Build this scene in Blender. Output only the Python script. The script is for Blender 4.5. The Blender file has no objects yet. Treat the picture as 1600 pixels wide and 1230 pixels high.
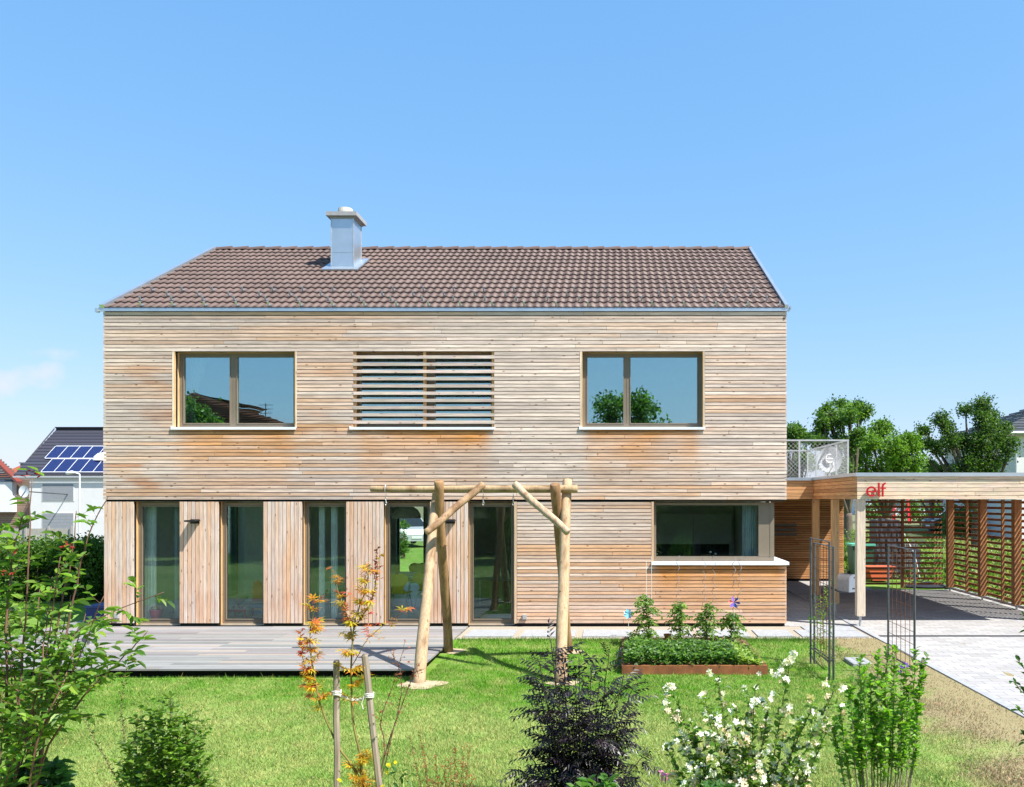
import bpy, math, random
import numpy as np
from mathutils import Vector, Matrix, noise
R = math.radians
random.seed(7)
rng = np.random.default_rng(7)
scene = bpy.context.scene
COL = scene.collection

# ------------------------------------------------------------------ camera
DIST = 15.3                    # metres from the lens to the front wall (plane y = 0)
CAM_Z = 2.33
SC = 0.01176                   # metres per photo pixel on the front wall
VX, VY = 965.0, 780.0          # vanishing point of the depth lines in the photo
cam_d = bpy.data.cameras.new('camera')
cam = bpy.data.objects.new('camera', cam_d); COL.objects.link(cam)
cam.location = (0, -DIST, CAM_Z); cam.rotation_euler = (R(90), 0, 0)
cam_d.sensor_width = 36; cam_d.lens = 36 * (DIST / SC) / 1600
cam_d.shift_x = -(VX - 800) / 1600; cam_d.shift_y = (VY - 615) / 1600
cam_d.clip_start = 0.1; cam_d.clip_end = 3000
scene.camera = cam

# ------------------------------------------------------------------ sun, sky, exposure
SUN_DIR = Vector((-1.66, 1.0, -2.77))          # the way the light travels
sun_el = math.atan2(2.77, math.hypot(1.66, 1.0)); sun_rot = math.atan2(1.66, -1.0)
sd = bpy.data.lights.new('sun', 'SUN'); so = bpy.data.objects.new('sun', sd); COL.objects.link(so)
sd.energy = 5.0; sd.angle = R(0.5); sd.color = (1.0, 0.95, 0.88)
so.rotation_euler = SUN_DIR.to_track_quat('-Z', 'Y').to_euler(); so.location = (20, -12, 34)
world = bpy.data.worlds.new('World'); scene.world = world; world.use_nodes = True
wn, wl = world.node_tree.nodes, world.node_tree.links
wn.clear()
wo = wn.new('ShaderNodeOutputWorld'); bg = wn.new('ShaderNodeBackground'); bg.inputs[1].default_value = 0.15
sky = wn.new('ShaderNodeTexSky'); sky.sky_type = 'NISHITA'; sky.sun_disc = False
sky.sun_elevation = sun_el; sky.sun_rotation = sun_rot
sky.air_density = 1.15; sky.dust_density = 0.7; sky.ozone_density = 2.6; sky.altitude = 300
# small fair-weather clouds, a part of the sky itself
wtc = wn.new('ShaderNodeTexCoord')
def wmath(op, a, b=None, clamp=False):
    n = wn.new('ShaderNodeMath'); n.operation = op; n.use_clamp = clamp
    for i, v in enumerate((a, b)):
        if v is None: continue
        if isinstance(v, (int, float)): n.inputs[i].default_value = v
        else: wl.new(v, n.inputs[i])
    return n.outputs[0]
def cloud(center, rad, thr, scale):
    c = Vector(center).normalized()
    sub = wn.new('ShaderNodeVectorMath'); sub.operation = 'SUBTRACT'; wl.new(wtc.outputs['Generated'], sub.inputs[0]); sub.inputs[1].default_value = c
    sc_ = wn.new('ShaderNodeVectorMath'); sc_.operation = 'MULTIPLY'; wl.new(sub.outputs[0], sc_.inputs[0]); sc_.inputs[1].default_value = (1 / rad[0], 1 / rad[0], 1 / rad[1])
    ln = wn.new('ShaderNodeVectorMath'); ln.operation = 'LENGTH'; wl.new(sc_.outputs[0], ln.inputs[0])
    nz = wn.new('ShaderNodeTexNoise'); nz.inputs['Scale'].default_value = scale; nz.inputs['Detail'].default_value = 6
    wl.new(wtc.outputs['Generated'], nz.inputs['Vector'])
    fall = wmath('SUBTRACT', 1.0, ln.outputs[1])
    v = wmath('ADD', fall, wmath('MULTIPLY', wmath('SUBTRACT', nz.outputs[0], 0.5), 2.6))
    return wmath('MULTIPLY', wmath('SUBTRACT', v, thr), 1.6, True)
def pdir(px, py): return ((px - VX) * SC, DIST, (VY - py) * SC)
m1 = cloud(pdir(18, 588), (0.055, 0.024), 0.15, 22)
m2 = cloud(pdir(88, 552), (0.03, 0.013), 0.45, 26)
m3 = cloud((0.5, -1.0, 0.42), (0.5, 0.12), 0.3, 7)
mm = wmath('MULTIPLY', wmath('MAXIMUM', m1, wmath('MAXIMUM', wmath('MULTIPLY', m2, 0.6), wmath('MULTIPLY', m3, 0.5))), 0.75, True)
mix = wn.new('ShaderNodeMix'); mix.data_type = 'RGBA'
# clear-day colour balance of the sky, channel by channel
sep = wn.new('ShaderNodeSeparateColor'); cmb = wn.new('ShaderNodeCombineColor'); wl.new(sky.outputs[0], sep.inputs[0])
for i, (pw, gn) in enumerate(((0.80, 0.66), (0.49, 1.24), (0.30, 2.24))):
    wl.new(wmath('MULTIPLY', wmath('POWER', sep.outputs[i], pw), gn), cmb.inputs[i])
wl.new(mm, mix.inputs[0]); wl.new(cmb.outputs[0], mix.inputs[6]); mix.inputs[7].default_value = (3.0, 3.05, 3.2, 1)
wl.new(mix.outputs[2], bg.inputs[0]); wl.new(bg.outputs[0], wo.inputs[0])
scene.view_settings.view_transform = 'Standard'; scene.view_settings.look = 'None'
scene.view_settings.gamma = 1; scene.view_settings.exposure = 0.97
try: scene.view_settings.use_curve_mapping = False
except Exception: pass
scene.cycles.use_denoising = True
scene.cycles.max_bounces = 8; scene.cycles.transparent_max_bounces = 24

# ------------------------------------------------------------------ helpers
def K(Y): return SC * (DIST + Y) / DIST
def P(px, py, Y):
    k = K(Y); return Vector(((px - VX) * k, Y, CAM_Z + (VY - py) * k))
def X0(px): return (px - VX) * SC
def Z0(py): return CAM_Z + (VY - py) * SC

class MB:
    def __init__(s): s.v = []; s.f = []; s.c = []
    def add(s, vs, fs, col=(1, 1, 1)):
        n = len(s.v); s.v.extend([tuple(v) for v in vs]); s.f.extend([tuple(i + n for i in f) for f in fs])
        if col and isinstance(col[0], (tuple, list)): s.c.extend(col)
        else: s.c.extend([col] * len(vs))
    def box(s, x0, x1, y0, y1, z0, z1, col=(1, 1, 1), mp=None):
        vs = [(x0, y0, z0), (x1, y0, z0), (x1, y1, z0), (x0, y1, z0), (x0, y0, z1), (x1, y0, z1), (x1, y1, z1), (x0, y1, z1)]
        if mp: vs = [mp(*v) for v in vs]
        s.add(vs, [(0, 3, 2, 1), (4, 5, 6, 7), (0, 1, 5, 4), (1, 2, 6, 5), (2, 3, 7, 6), (3, 0, 4, 7)], col)
    def quad(s, a, b, c, d, col=(1, 1, 1)): s.add([a, b, c, d], [(0, 1, 2, 3)], col)
    def tube(s, pts, rad, n=6, col=(1, 1, 1), caps=True):
        pts = [Vector(p) for p in pts]
        if not hasattr(rad, '__len__'): rad = [rad] * len(pts)
        vs = []; ref = None
        for i, p in enumerate(pts):
            t = (pts[min(i + 1, len(pts) - 1)] - pts[max(i - 1, 0)])
            if t.length < 1e-9: t = Vector((0, 0, 1))
            t.normalize()
            if ref is None:
                ref = Vector((0, 0, 1)) if abs(t.z) < 0.9 else Vector((1, 0, 0))
            u = t.cross(ref); 
            if u.length < 1e-6: u = t.cross(Vector((0, 1, 0)))
            u.normalize(); w = t.cross(u).normalized(); ref = -w.cross(t).cross(t) if False else ref
            for k in range(n):
                a = 2 * math.pi * k / n
                vs.append(p + (u * math.cos(a) + w * math.sin(a)) * rad[i])
        fs = []
        for i in range(len(pts) - 1):
            for k in range(n):
                k2 = (k + 1) % n
                fs.append((i * n + k, i * n + k2, (i + 1) * n + k2, (i + 1) * n + k))
        if caps:
            fs.append(tuple(range(n - 1, -1, -1))); fs.append(tuple((len(pts) - 1) * n + k for k in range(n)))
        s.add(vs, fs, col)
    def lathe(s, prof, c, n=16, col=(1, 1, 1)):
        vs = []
        for r, z in prof:
            for k in range(n):
                a = 2 * math.pi * k / n; vs.append((c[0] + r * math.cos(a), c[1] + r * math.sin(a), c[2] + z))
        fs = []
        for i in range(len(prof) - 1):
            for k in range(n):
                k2 = (k + 1) % n; fs.append((i * n + k, i * n + k2, (i + 1) * n + k2, (i + 1) * n + k))
        s.add(vs, fs, col)
    def prism(s, poly, f0, f1, col=(1, 1, 1)):
        # poly: 2D points; f0/f1 map a 2D point to a world point on either face
        n = len(poly); vs = [f0(*p) for p in poly] + [f1(*p) for p in poly]
        fs = [tuple(range(n)), tuple(range(2 * n - 1, n - 1, -1))]
        for i in range(n): j = (i + 1) % n; fs.append((i, i + n, j + n, j))
        s.add(vs, fs, col)
    def build(s, name, mat, parent=None, smooth=False, origin=None):
        me = bpy.data.meshes.new(name); me.from_pydata(s.v, [], s.f)
        if s.c:
            a = me.color_attributes.new('Col', 'FLOAT_COLOR', 'POINT')
            arr = np.ones((len(s.v), 4), dtype=np.float32); arr[:, :3] = np.array(s.c, dtype=np.float32)
            a.data.foreach_set('color', arr.ravel())
        if smooth: me.polygons.foreach_set('use_smooth', [True] * len(me.polygons))
        me.materials.append(mat); me.update()
        o = bpy.data.objects.new(name, me); COL.objects.link(o)
        if parent:
            o.parent = parent
            pl = parent_world(parent)
            if pl.length > 0: me.transform(Matrix.Translation(-pl))
        return o
def parent_world(o):
    l = Vector((0, 0, 0))
    while o: l += Vector(o.location); o = o.parent
    return l
def tag(o, label=None, cat=None, group=None, kind=None):
    if label: o['label'] = label
    if cat: o['category'] = cat
    if group: o['group'] = group
    if kind: o['kind'] = kind
    return o
def thing(name, loc, label, cat, group=None):
    o = bpy.data.objects.new(name, None); o.empty_display_size = 0.2; COL.objects.link(o); o.location = loc
    return tag(o, label, cat, group)
def lerp(a, b, t): return tuple(a[i] + (b[i] - a[i]) * t for i in range(3))
def jit(c, a=0.1, h=0.04):
    k = 1 + random.uniform(-a, a); return tuple(max(0, c[i] * k * (1 + random.uniform(-h, h))) for i in range(3))
def nz(x, y=0.0, z=0.0): return noise.noise(Vector((x, y, z)))
def sstep(a, b, x):
    t = max(0, min(1, (x - a) / (b - a))); return t * t * (3 - 2 * t)

# ------------------------------------------------------------------ materials
class NT:
    def __init__(s, name):
        s.m = bpy.data.materials.new(name); s.m.use_nodes = True
        s.n = s.m.node_tree.nodes; s.l = s.m.node_tree.links
        s.b = s.n['Principled BSDF']; s.out = s.n['Material Output']
    def new(s, t, **k):
        n = s.n.new(t)
        for a, b in k.items(): setattr(n, a, b)
        return n
    def put(s, sock, v):
        if v is None: return
        if isinstance(v, bpy.types.NodeSocket): s.l.new(v, sock)
        else: sock.default_value = v if not (isinstance(v, tuple) and len(v) == 3 and sock.type == 'RGBA') else (*v, 1)
    def math(s, op, a, b=None, clamp=False):
        n = s.new('ShaderNodeMath', operation=op, use_clamp=clamp); s.put(n.inputs[0], a); s.put(n.inputs[1], b); return n.outputs[0]
    def mix(s, f, a, b, blend='MIX'):
        n = s.new('ShaderNodeMix', data_type='RGBA', blend_type=blend); s.put(n.inputs[0], f); s.put(n.inputs[6], a); s.put(n.inputs[7], b); return n.outputs[2]
    def coord(s, scale=(1, 1, 1), kind='Object'):
        tc = s.new('ShaderNodeTexCoord'); mp = s.new('ShaderNodeMapping'); mp.inputs['Scale'].default_value = scale
        s.l.new(tc.outputs[kind], mp.inputs[0]); return mp.outputs[0]
    def noise(s, vec, scale, detail=4, rough=0.55):
        n = s.new('ShaderNodeTexNoise'); s.put(n.inputs['Vector'], vec); n.inputs['Scale'].default_value = scale
        n.inputs['Detail'].default_value = detail; n.inputs['Roughness'].default_value = rough; return n.outputs[0]
    def ramp(s, f, stops):
        n = s.new('ShaderNodeValToRGB'); s.put(n.inputs[0], f); e = n.color_ramp.elements
        while len(e) < len(stops): e.new(0.5)
        for i, (p, c) in enumerate(stops): e[i].position = p; e[i].color = (*c, 1) if len(c) == 3 else c
        return n.outputs[0]
    def rng(s, f, a, b, c=0.0, d=1.0):
        n = s.new('ShaderNodeMapRange'); s.put(n.inputs[0], f); n.inputs[1].default_value = a; n.inputs[2].default_value = b
        n.inputs[3].default_value = c; n.inputs[4].default_value = d; return n.outputs[0]
    def col(s): n = s.new('ShaderNodeVertexColor'); n.layer_name = 'Col'; return n.outputs[0]
    def bump(s, h, st=0.3, dist=0.01):
        n = s.new('ShaderNodeBump'); n.inputs['Strength'].default_value = st; n.inputs['Distance'].default_value = dist
        s.l.new(h, n.inputs['Height']); s.l.new(n.outputs[0], s.b.inputs['Normal'])
    def fin(s, color, rough=0.7, spec=0.3, metal=0.0):
        s.put(s.b.inputs['Base Color'], color); s.put(s.b.inputs['Roughness'], rough)
        s.b.inputs['Specular IOR Level'].default_value = spec; s.b.inputs['Metallic'].default_value = metal; return s.m

def plain(name, c, rough=0.6, var=0.12, scale=6, metal=0.0, spec=0.3, bump=0.0):
    t = NT(name); n = t.noise(t.coord(), scale, 5)
    colr = t.mix(t.rng(n, 0.3, 0.7), tuple(x * (1 - var) for x in c), tuple(min(1, x * (1 + var)) for x in c))
    if bump: t.bump(n, bump, 0.01)
    return t.fin(colr, rough, spec, metal)
def tinted(name, rough=0.6, var=0.15, scale=8, sc=(1, 1, 1), spec=0.3, metal=0.0):
    t = NT(name); n = t.noise(t.coord(sc), scale, 5)
    k = t.rng(n, 0.3, 0.7, 1 - var, 1 + var)
    vm = t.new('ShaderNodeVectorMath', operation='SCALE'); t.l.new(t.col(), vm.inputs[0]); t.l.new(k, vm.inputs['Scale'])
    return t.fin(vm.outputs[0], rough, spec, metal)
def wood(name, axis='X', base=None, knots=True, rough=0.75, grain=0.30):
    t = NT(name)
    s = {'X': (0.7, 9, 14), 'Y': (9, 0.7, 14), 'Z': (14, 9, 0.7)}[axis]
    s2 = {'X': (2.2, 5, 5), 'Y': (5, 2.2, 5), 'Z': (5, 5, 2.2)}[axis]
    s3 = {'X': (0.35, 1, 1.6), 'Y': (1, 0.35, 1.6), 'Z': (1.6, 1, 0.35)}[axis]
    c = t.col() if base is None else base
    g = t.noise(t.coord(s), 4.5, 6, 0.65)
    blot = t.noise(t.coord(s3), 1.6, 4, 0.6)
    k = t.math('MULTIPLY', t.rng(g, 0.3, 0.7, 1 - grain, 1 + grain), t.rng(blot, 0.3, 0.7, 0.9, 1.08))
    vm = t.new('ShaderNodeVectorMath', operation='SCALE'); t.put(vm.inputs[0], c if base is None else (*base,)[:3]); t.l.new(k, vm.inputs['Scale'])
    colr = vm.outputs[0]
    if knots:
        v = t.new('ShaderNodeTexVoronoi'); v.inputs['Scale'].default_value = 2.0; t.l.new(t.coord(s2), v.inputs['Vector'])
        kn = t.rng(v.outputs['Distance'], 0.07, 0.15, 0.75, 0.0)
        colr = t.mix(kn, colr, (0.20, 0.085, 0.035))
    t.bump(g, 0.25, 0.004)
    return t.fin(colr, rough, 0.25)
M = {}
M['cladX'] = wood('larch_boards_lengthwise', 'X'); M['cladY'] = wood('larch_boards_side', 'Y'); M['cladZ'] = wood('larch_boards_upright', 'Z')
M['postZ'] = wood('larch_post', 'Z', knots=True)
M['log'] = wood('peeled_log', 'Z', rough=0.8, grain=0.28)
M['deck'] = wood('silvered_decking', 'X', knots=False, rough=0.7, grain=0.16)
M['dark'] = plain('dark_membrane', (0.012, 0.011, 0.012), 0.9)
M['bronze'] = plain('bronze_aluminium', (0.20, 0.16, 0.115), 0.45, 0.06, spec=0.5)
M['black'] = plain('black_metal', (0.015, 0.015, 0.016), 0.5)
M['alu'] = plain('folded_aluminium', (0.62, 0.66, 0.70), 0.32, 0.05, 3, metal=0.35, spec=0.5)
M['stakewire'] = plain('dull_wire', (0.20, 0.21, 0.22), 0.6)
M['white_alu'] = plain('white_aluminium', (0.74, 0.77, 0.80), 0.4, 0.04, spec=0.5)
M['zinc'] = plain('zinc_sheet', (0.50, 0.56, 0.61), 0.33, 0.08, 3, metal=0.75, spec=0.5)
M['plaster'] = plain('white_plaster', (0.78, 0.77, 0.74), 0.85, 0.03)
M['render'] = plain('white_render', (0.66, 0.66, 0.66), 0.9, 0.03, 2)
M['oakfloor'] = plain('oak_floor', (0.55, 0.44, 0.32), 0.4, 0.2, 4)
M['steel'] = plain('painted_steel', (0.10, 0.11, 0.12), 0.45, 0.15, 10, metal=0.4)
M['galv'] = plain('galvanised_steel', (0.52, 0.54, 0.55), 0.4, 0.12, 14, metal=0.6)
M['rust'] = plain('rusted_mesh', (0.13, 0.06, 0.035), 0.9, 0.3, 20)
M['tint'] = tinted('painted_surface', 0.55, 0.06)
M['tint_gloss'] = tinted('glossy_paint', 0.25, 0.03, spec=0.5)
M['matte'] = tinted('matte_surface', 0.9, 0.12)
M['corten'] = None
def _corten():
    t = NT('corten_steel'); n = t.noise(t.coord((1, 1, 0.6)), 5, 7, 0.65); n2 = t.noise(t.coord((6, 6, .5)), 3, 3)
    c = t.mix(t.rng(n, 0.32, 0.68), (0.13, 0.05, 0.025), (0.34, 0.135, 0.055)); c = t.mix(t.rng(n2, 0.5, 0.75, 0, 0.5), c, (0.20, 0.09, 0.05))
    t.bump(n, 0.3, 0.004); return t.fin(c, 0.85, 0.2)
M['corten'] = _corten()
def glass_mat(name, refl=0.30, tint=(0.62, 0.72, 0.70)):
    t = NT(name); t.n.remove(t.b)
    gl = t.new('ShaderNodeBsdfGlossy'); gl.inputs['Roughness'].default_value = 0.0; gl.inputs['Color'].default_value = (0.72, 0.97, 0.98, 1)
    tr = t.new('ShaderNodeBsdfTransparent'); tr.inputs['Color'].default_value = (*tint, 1)
    lw = t.new('ShaderNodeFresnel'); lw.inputs['IOR'].default_value = 1.5
    f = t.math('ADD', t.math('MULTIPLY', lw.outputs[0], 0.9), refl - 0.04, True)
    n = t.noise(t.coord((1, 1, 1)), 0.9, 2)
    bp = t.new('ShaderNodeBump'); bp.inputs['Strength'].default_value = 0.09; bp.inputs['Distance'].default_value = 0.02; t.l.new(n, bp.inputs['Height']); t.l.new(bp.outputs[0], gl.inputs['Normal'])
    mx = t.new('ShaderNodeMixShader'); t.l.new(f, mx.inputs[0]); t.l.new(tr.outputs[0], mx.inputs[1]); t.l.new(gl.outputs[0], mx.inputs[2]); t.l.new(mx.outputs[0], t.out.inputs['Surface'])
    return t.m
M['glass'] = glass_mat('window_glass', 0.36, (0.80, 0.88, 0.86)); M['glass_low'] = glass_mat('door_glass', 0.065, (0.94, 0.975, 0.965))
def leaf_mat(name, trans=0.45, rough=0.45, var=0.25, spec=0.35):
    t = NT(name); n = t.noise(t.coord(), 3.0, 3)
    k = t.rng(n, 0.3, 0.7, 1 - var, 1 + var)
    vm = t.new('ShaderNodeVectorMath', operation='SCALE'); t.l.new(t.col(), vm.inputs[0]); t.l.new(k, vm.inputs['Scale'])
    t.fin(vm.outputs[0], rough, spec)
    tl = t.new('ShaderNodeBsdfTranslucent'); 
    vb = t.new('ShaderNodeVectorMath', operation='MULTIPLY'); t.l.new(vm.outputs[0], vb.inputs[0]); vb.inputs[1].default_value = (1.5, 1.6, 0.7); t.l.new(vb.outputs[0], tl.inputs['Color'])
    mx = t.new('ShaderNodeMixShader'); mx.inputs[0].default_value = trans; t.l.new(t.b.outputs[0], mx.inputs[1]); t.l.new(tl.outputs[0], mx.inputs[2]); t.l.new(mx.outputs[0], t.out.inputs['Surface'])
    return t.m
M['leaf'] = leaf_mat('green_leaves'); M['leaf_dark'] = leaf_mat('dark_leaves', 0.08, 0.4, 0.2, 0.5); M['petal'] = leaf_mat('petals', 0.25, 0.7, 0.06, 0.2)
M['bark'] = tinted('bark', 0.85, 0.3, 14, (1, 1, 0.4))
def _tiles():
    t = NT('brown_clay_tiles'); n = t.noise(t.coord(), 1.2, 5); n2 = t.noise(t.coord(), 40, 3)
    c = t.mix(t.rng(n, 0.3, 0.7), (0.108, 0.071, 0.058), (0.150, 0.100, 0.083)); c = t.mix(t.rng(n2, 0.35, 0.7, 0, 0.18), c, (0.22, 0.16, 0.14))
    vm = t.mix(1.0, c, t.col(), 'MULTIPLY'); return t.fin(vm, 0.55, 0.35)
M['tiles'] = _tiles()
def lawn_color(t, soft=1.0):
    geo = t.new('ShaderNodeNewGeometry'); sp = t.new('ShaderNodeSeparateXYZ'); t.l.new(geo.outputs['Position'], sp.inputs[0])
    mp = t.new('ShaderNodeMapping'); t.l.new(geo.outputs['Position'], mp.inputs[0]); mp.inputs['Scale'].default_value = (1, 1, 0)
    pos = mp.outputs[0]
    a = t.noise(pos, 0.55, 5, 0.6); b = t.noise(pos, 3.5, 4); d = t.noise(pos, 0.23, 2)
    # richer green on the bank by the terrace, paler and drier towards the shrubs
    yy = t.math('ADD', t.math('MULTIPLY', t.rng(sp.outputs[1], -4.6, -6.2), 0.75), t.math('MULTIPLY', t.math('SUBTRACT', a, 0.5), 2.2))
    yy = t.math('MULTIPLY', yy, 1.0, True)
    c = t.mix(yy, (0.105, 0.270, 0.018), (0.310, 0.400, 0.120))
    c = t.mix(t.rng(b, 0.42, 0.75, 0, 0.75), c, (0.38, 0.40, 0.14))
    c = t.mix(t.rng(d, 0.50, 0.7, 0, 0.55), c, (0.10, 0.22, 0.025))
    ln = t.new('ShaderNodeVectorMath', operation='LENGTH'); t.l.new(pos, ln.inputs[0])
    c = t.mix(t.rng(ln.outputs['Value'], 24, 48), c, (0.19, 0.195, 0.115))      # far ground greyed to cut green light bounced onto white walls
    # trodden dry strip beside the drive
    e = t.math('ADD', sp.outputs[0], t.math('MULTIPLY', t.math('SUBTRACT', t.noise(pos, 1.3, 5, 0.65), 0.5), 2.6))
    far = t.rng(sp.outputs[1], 4.0, -1.0); e = t.math('MULTIPLY', t.rng(e, 3.0, 3.7), far, True)
    c = t.mix(t.math('MULTIPLY', e, 0.92), c, (0.335, 0.262, 0.155))
    return c
def _lawn(name):
    t = NT(name); c = lawn_color(t); n = t.noise(t.coord(), 60, 4)
    c = t.mix(t.rng(n, 0.3, 0.75, 0.0, 0.55), c, (0.09, 0.10, 0.03)); t.bump(n, 0.6, 0.02); return t.fin(c, 0.9, 0.1)
M['lawn'] = _lawn('lawn_ground')
def _blade():
    t = NT('grass_blades'); c = lawn_color(t)
    vm = t.mix(1.0, c, t.col(), 'MULTIPLY'); t.fin(vm, 0.6, 0.2)
    tl = t.new('ShaderNodeBsdfTranslucent'); t.l.new(vm, tl.inputs['Color'])
    mx = t.new('ShaderNodeMixShader'); mx.inputs[0].default_value = 0.3; t.l.new(t.b.outputs[0], mx.inputs[1]); t.l.new(tl.outputs[0], mx.inputs[2]); t.l.new(mx.outputs[0], t.out.inputs['Surface']); return t.m
M['blade'] = _blade()
def _pavers():
    t = NT('concrete_pavers'); br = t.new('ShaderNodeTexBrick'); mp = t.coord((1, 1, 1)); t.l.new(mp, br.inputs['Vector'])
    br.inputs['Scale'].default_value = 1.0; br.inputs['Brick Width'].default_value = 0.30; br.inputs['Row Height'].default_value = 0.15; br.inputs['Mortar Size'].default_value = 0.005
    br.inputs['Color1'].default_value = (0.30, 0.30, 0.30, 1); br.inputs['Color2'].default_value = (0.42, 0.415, 0.41, 1); br.inputs['Mortar'].default_value = (0.09, 0.085, 0.08, 1); br.inputs['Mortar Smooth'].default_value = 0.3
    n = t.noise(mp, 2.5, 6, 0.6); n2 = t.noise(mp, 70, 2)
    c = t.mix(t.rng(n, 0.35, 0.7, 0, 0.4), br.outputs[0], (0.30, 0.27, 0.24)); c = t.mix(t.rng(n2, 0.4, 0.8, 0, 0.25), c, (0.33, 0.30, 0.28))
    t.bump(br.outputs['Fac'], -0.4, 0.006); return t.fin(c, 0.85, 0.2)
M['pavers'] = _pavers()
def _gravel():
    t = NT('gravel'); v = t.new('ShaderNodeTexVoronoi'); v.inputs['Scale'].default_value = 55; t.l.new(t.coord(), v.inputs['Vector'])
    c = t.ramp(v.outputs['Color'], [(0.0, (0.30, 0.25, 0.19)), (1.0, (0.40, 0.36, 0.29))]); t.bump(v.outputs['Distance'], 0.8, 0.01); return t.fin(c, 0.9, 0.2)
M['gravel'] = _gravel()
M['slab'] = plain('concrete_slab', (0.31, 0.32, 0.33), 0.8, 0.12, 9)
M['sand'] = plain('sandy_soil', (0.40, 0.32, 0.21), 0.95, 0.25, 9, bump=0.5)
M['soil'] = plain('garden_soil', (0.16, 0.095, 0.055), 0.95, 0.4, 14, bump=0.8)
M['asphalt'] = plain('asphalt', (0.06, 0.06, 0.062), 0.9, 0.15, 6)
M['pv'] = None
def _pv():
    t = NT('solar_cells'); ck = t.new('ShaderNodeTexBrick'); t.l.new(t.coord(), ck.inputs['Vector']); ck.offset = 0
    ck.inputs['Brick Width'].default_value = 0.24; ck.inputs['Row Height'].default_value = 0.24; ck.inputs['Mortar Size'].default_value = 0.006
    ck.inputs['Color1'].default_value = (0.008, 0.014, 0.07, 1); ck.inputs['Color2'].default_value = (0.011, 0.018, 0.085, 1); ck.inputs['Mortar'].default_value = (0.06, 0.08, 0.2, 1)
    return t.fin(ck.outputs[0], 0.25, 0.5)
M['pv'] = _pv()
# ------------------------------------------------------------------ terrain
def ground_z(x, y):
    g = -0.13
    # lawn level with the paths along the house, falls gently to the garden, slopes away far to the left
    g = g * (1 - sstep(-3.0, -1.35, y)) - 0.03 * sstep(-3.0, -1.35, y)
    if x > 2.5: g = g * (1 - sstep(2.9, 4.0, x)) - 0.004 * sstep(2.9, 4.0, x)
    if y > -1.2 and x > -9: g = -0.03
    if y > 0: g = -0.03
    if y > 12 or x < -14:
        d = max(sstep(-14, -40, x) , 0) * sstep(6, 34, y)
        g -= 3.4 * d
    if y > 8 and x > 0: g += 0.9 * sstep(10, 60, y) * sstep(0, 12, x)
    return g
def axis(pts):
    out = []
    for a, b, st in pts:
        n = max(1, round((b - a) / st)); out += [a + (b - a) * i / n for i in range(n)]
    return out + [pts[-1][1]]
gx = axis([(-900, -120, 60), (-120, -16, 8), (-16, 10, 0.4), (10, 40, 3), (40, 900, 60)])
gy = axis([(-700, -60, 60), (-60, -16, 6), (-16, 1, 0.4), (1, 60, 3), (60, 200, 20), (200, 1200, 100)])
g = MB(); nxg = len(gx)
g.v = [(x, y, ground_z(x, y) + (0.012 * nz(x * 1.3, y * 1.3) if -12 < x < 10 and -14 < y < -1.5 else 0)) for y in gy for x in gx]
g.c = [(1, 1, 1)] * len(g.v)
g.f = [(j * nxg + i, j * nxg + i + 1, (j + 1) * nxg + i + 1, (j + 1) * nxg + i) for j in range(len(gy) - 1) for i in range(nxg - 1)]
tag(g.build('ground', M['lawn'], smooth=True), kind='structure')

# driveway of pavers, its kerb stones and the drain
b = MB(); b.box(4.42, 8.62, -16, 6.15, -0.2, 0.0); b.box(3.08, 4.42, 0.02, 8.45, -0.2, -0.003); b.box(4.42, 6.6, 6.15, 8.45, -0.2, -0.004)
tag(b.build('driveway', M['pavers']), kind='structure')
b = MB()
y = -16.0
while y < 6.1: b.box(4.33, 4.417, y + 0.004, y + 0.996, -0.2, 0.012); b.box(8.63, 8.71, y + 0.004, y + 0.996, -0.2, 0.05); y += 1.0
tag(b.build('kerb', M['slab']), kind='structure')
b = MB()
b.box(4.45, 8.6, -1.20, -1.08, -0.1, 0.003)
for i in range(200): b.box(4.46 + i * 0.0205, 4.47 + i * 0.0205, -1.195, -1.085, 0.003, 0.007)
tag(b.build('drain_channel', M['steel']), kind='structure')
# gravel bed with large slabs along the house
b = MB(); b.box(-2.72, 4.32, -1.32, 0.35, -0.2, -0.014); tag(b.build('gravel_path', M['gravel']), kind='structure')
b = MB()
x = -2.6
for w in (0.82, 0.92, 0.85, 0.9, 0.85, 0.62, 0.9): 
    b.box(x, x + w, -1.18, -0.45, -0.1, 0.004 + random.uniform(-.003, .003)); x += w + 0.13
b.box(3.35, 4.25, -1.22, -0.62, -0.1, 0.006); b.box(3.35, 4.25, -0.56, -0.05, -0.1, 0.004)
tag(b.build('paving_slabs', M['slab']), kind='structure')
b = MB(); b.box(3.38, 3.72, -3.35, -2.85, -0.12, -0.035); tag(b.build('stepping_stone', M['slab']), kind='structure')
b = MB(); b.box(-70, -7, 24, 30, -0.6, -0.02)
b.v = [(x, y, ground_z(x, y) + (0.03 if z > -0.1 else -0.5)) for x, y, z in b.v]
tag(b.build('street', M['asphalt']), kind='structure')
# sandy rings round the swing posts
for (sx, sy, sr) in ((-2.6, -4.28, 0.30), (-2.6, -2.15, 0.17), (-0.72, -4.2, 0.2), (-0.72, -2.2, 0.17)):
    b = MB(); n = 26; vs = [(sx, sy, ground_z(sx, sy) + 0.035)]
    for k in range(n):
        a = 2 * math.pi * k / n; r = sr * (0.9 + 0.5 * nz(sx * 3 + math.cos(a) * 1.3, math.sin(a) * 1.3)); px_, py_ = sx + r * math.cos(a) * 1.2, sy + r * math.sin(a)
        vs.append((px_, py_, ground_z(px_, py_) + 0.012))
    b.add(vs, [(0, k + 1, (k + 1) % n + 1) for k in range(n)]); tag(b.build('sand_patch', M['sand'], smooth=True), kind='structure')

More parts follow.
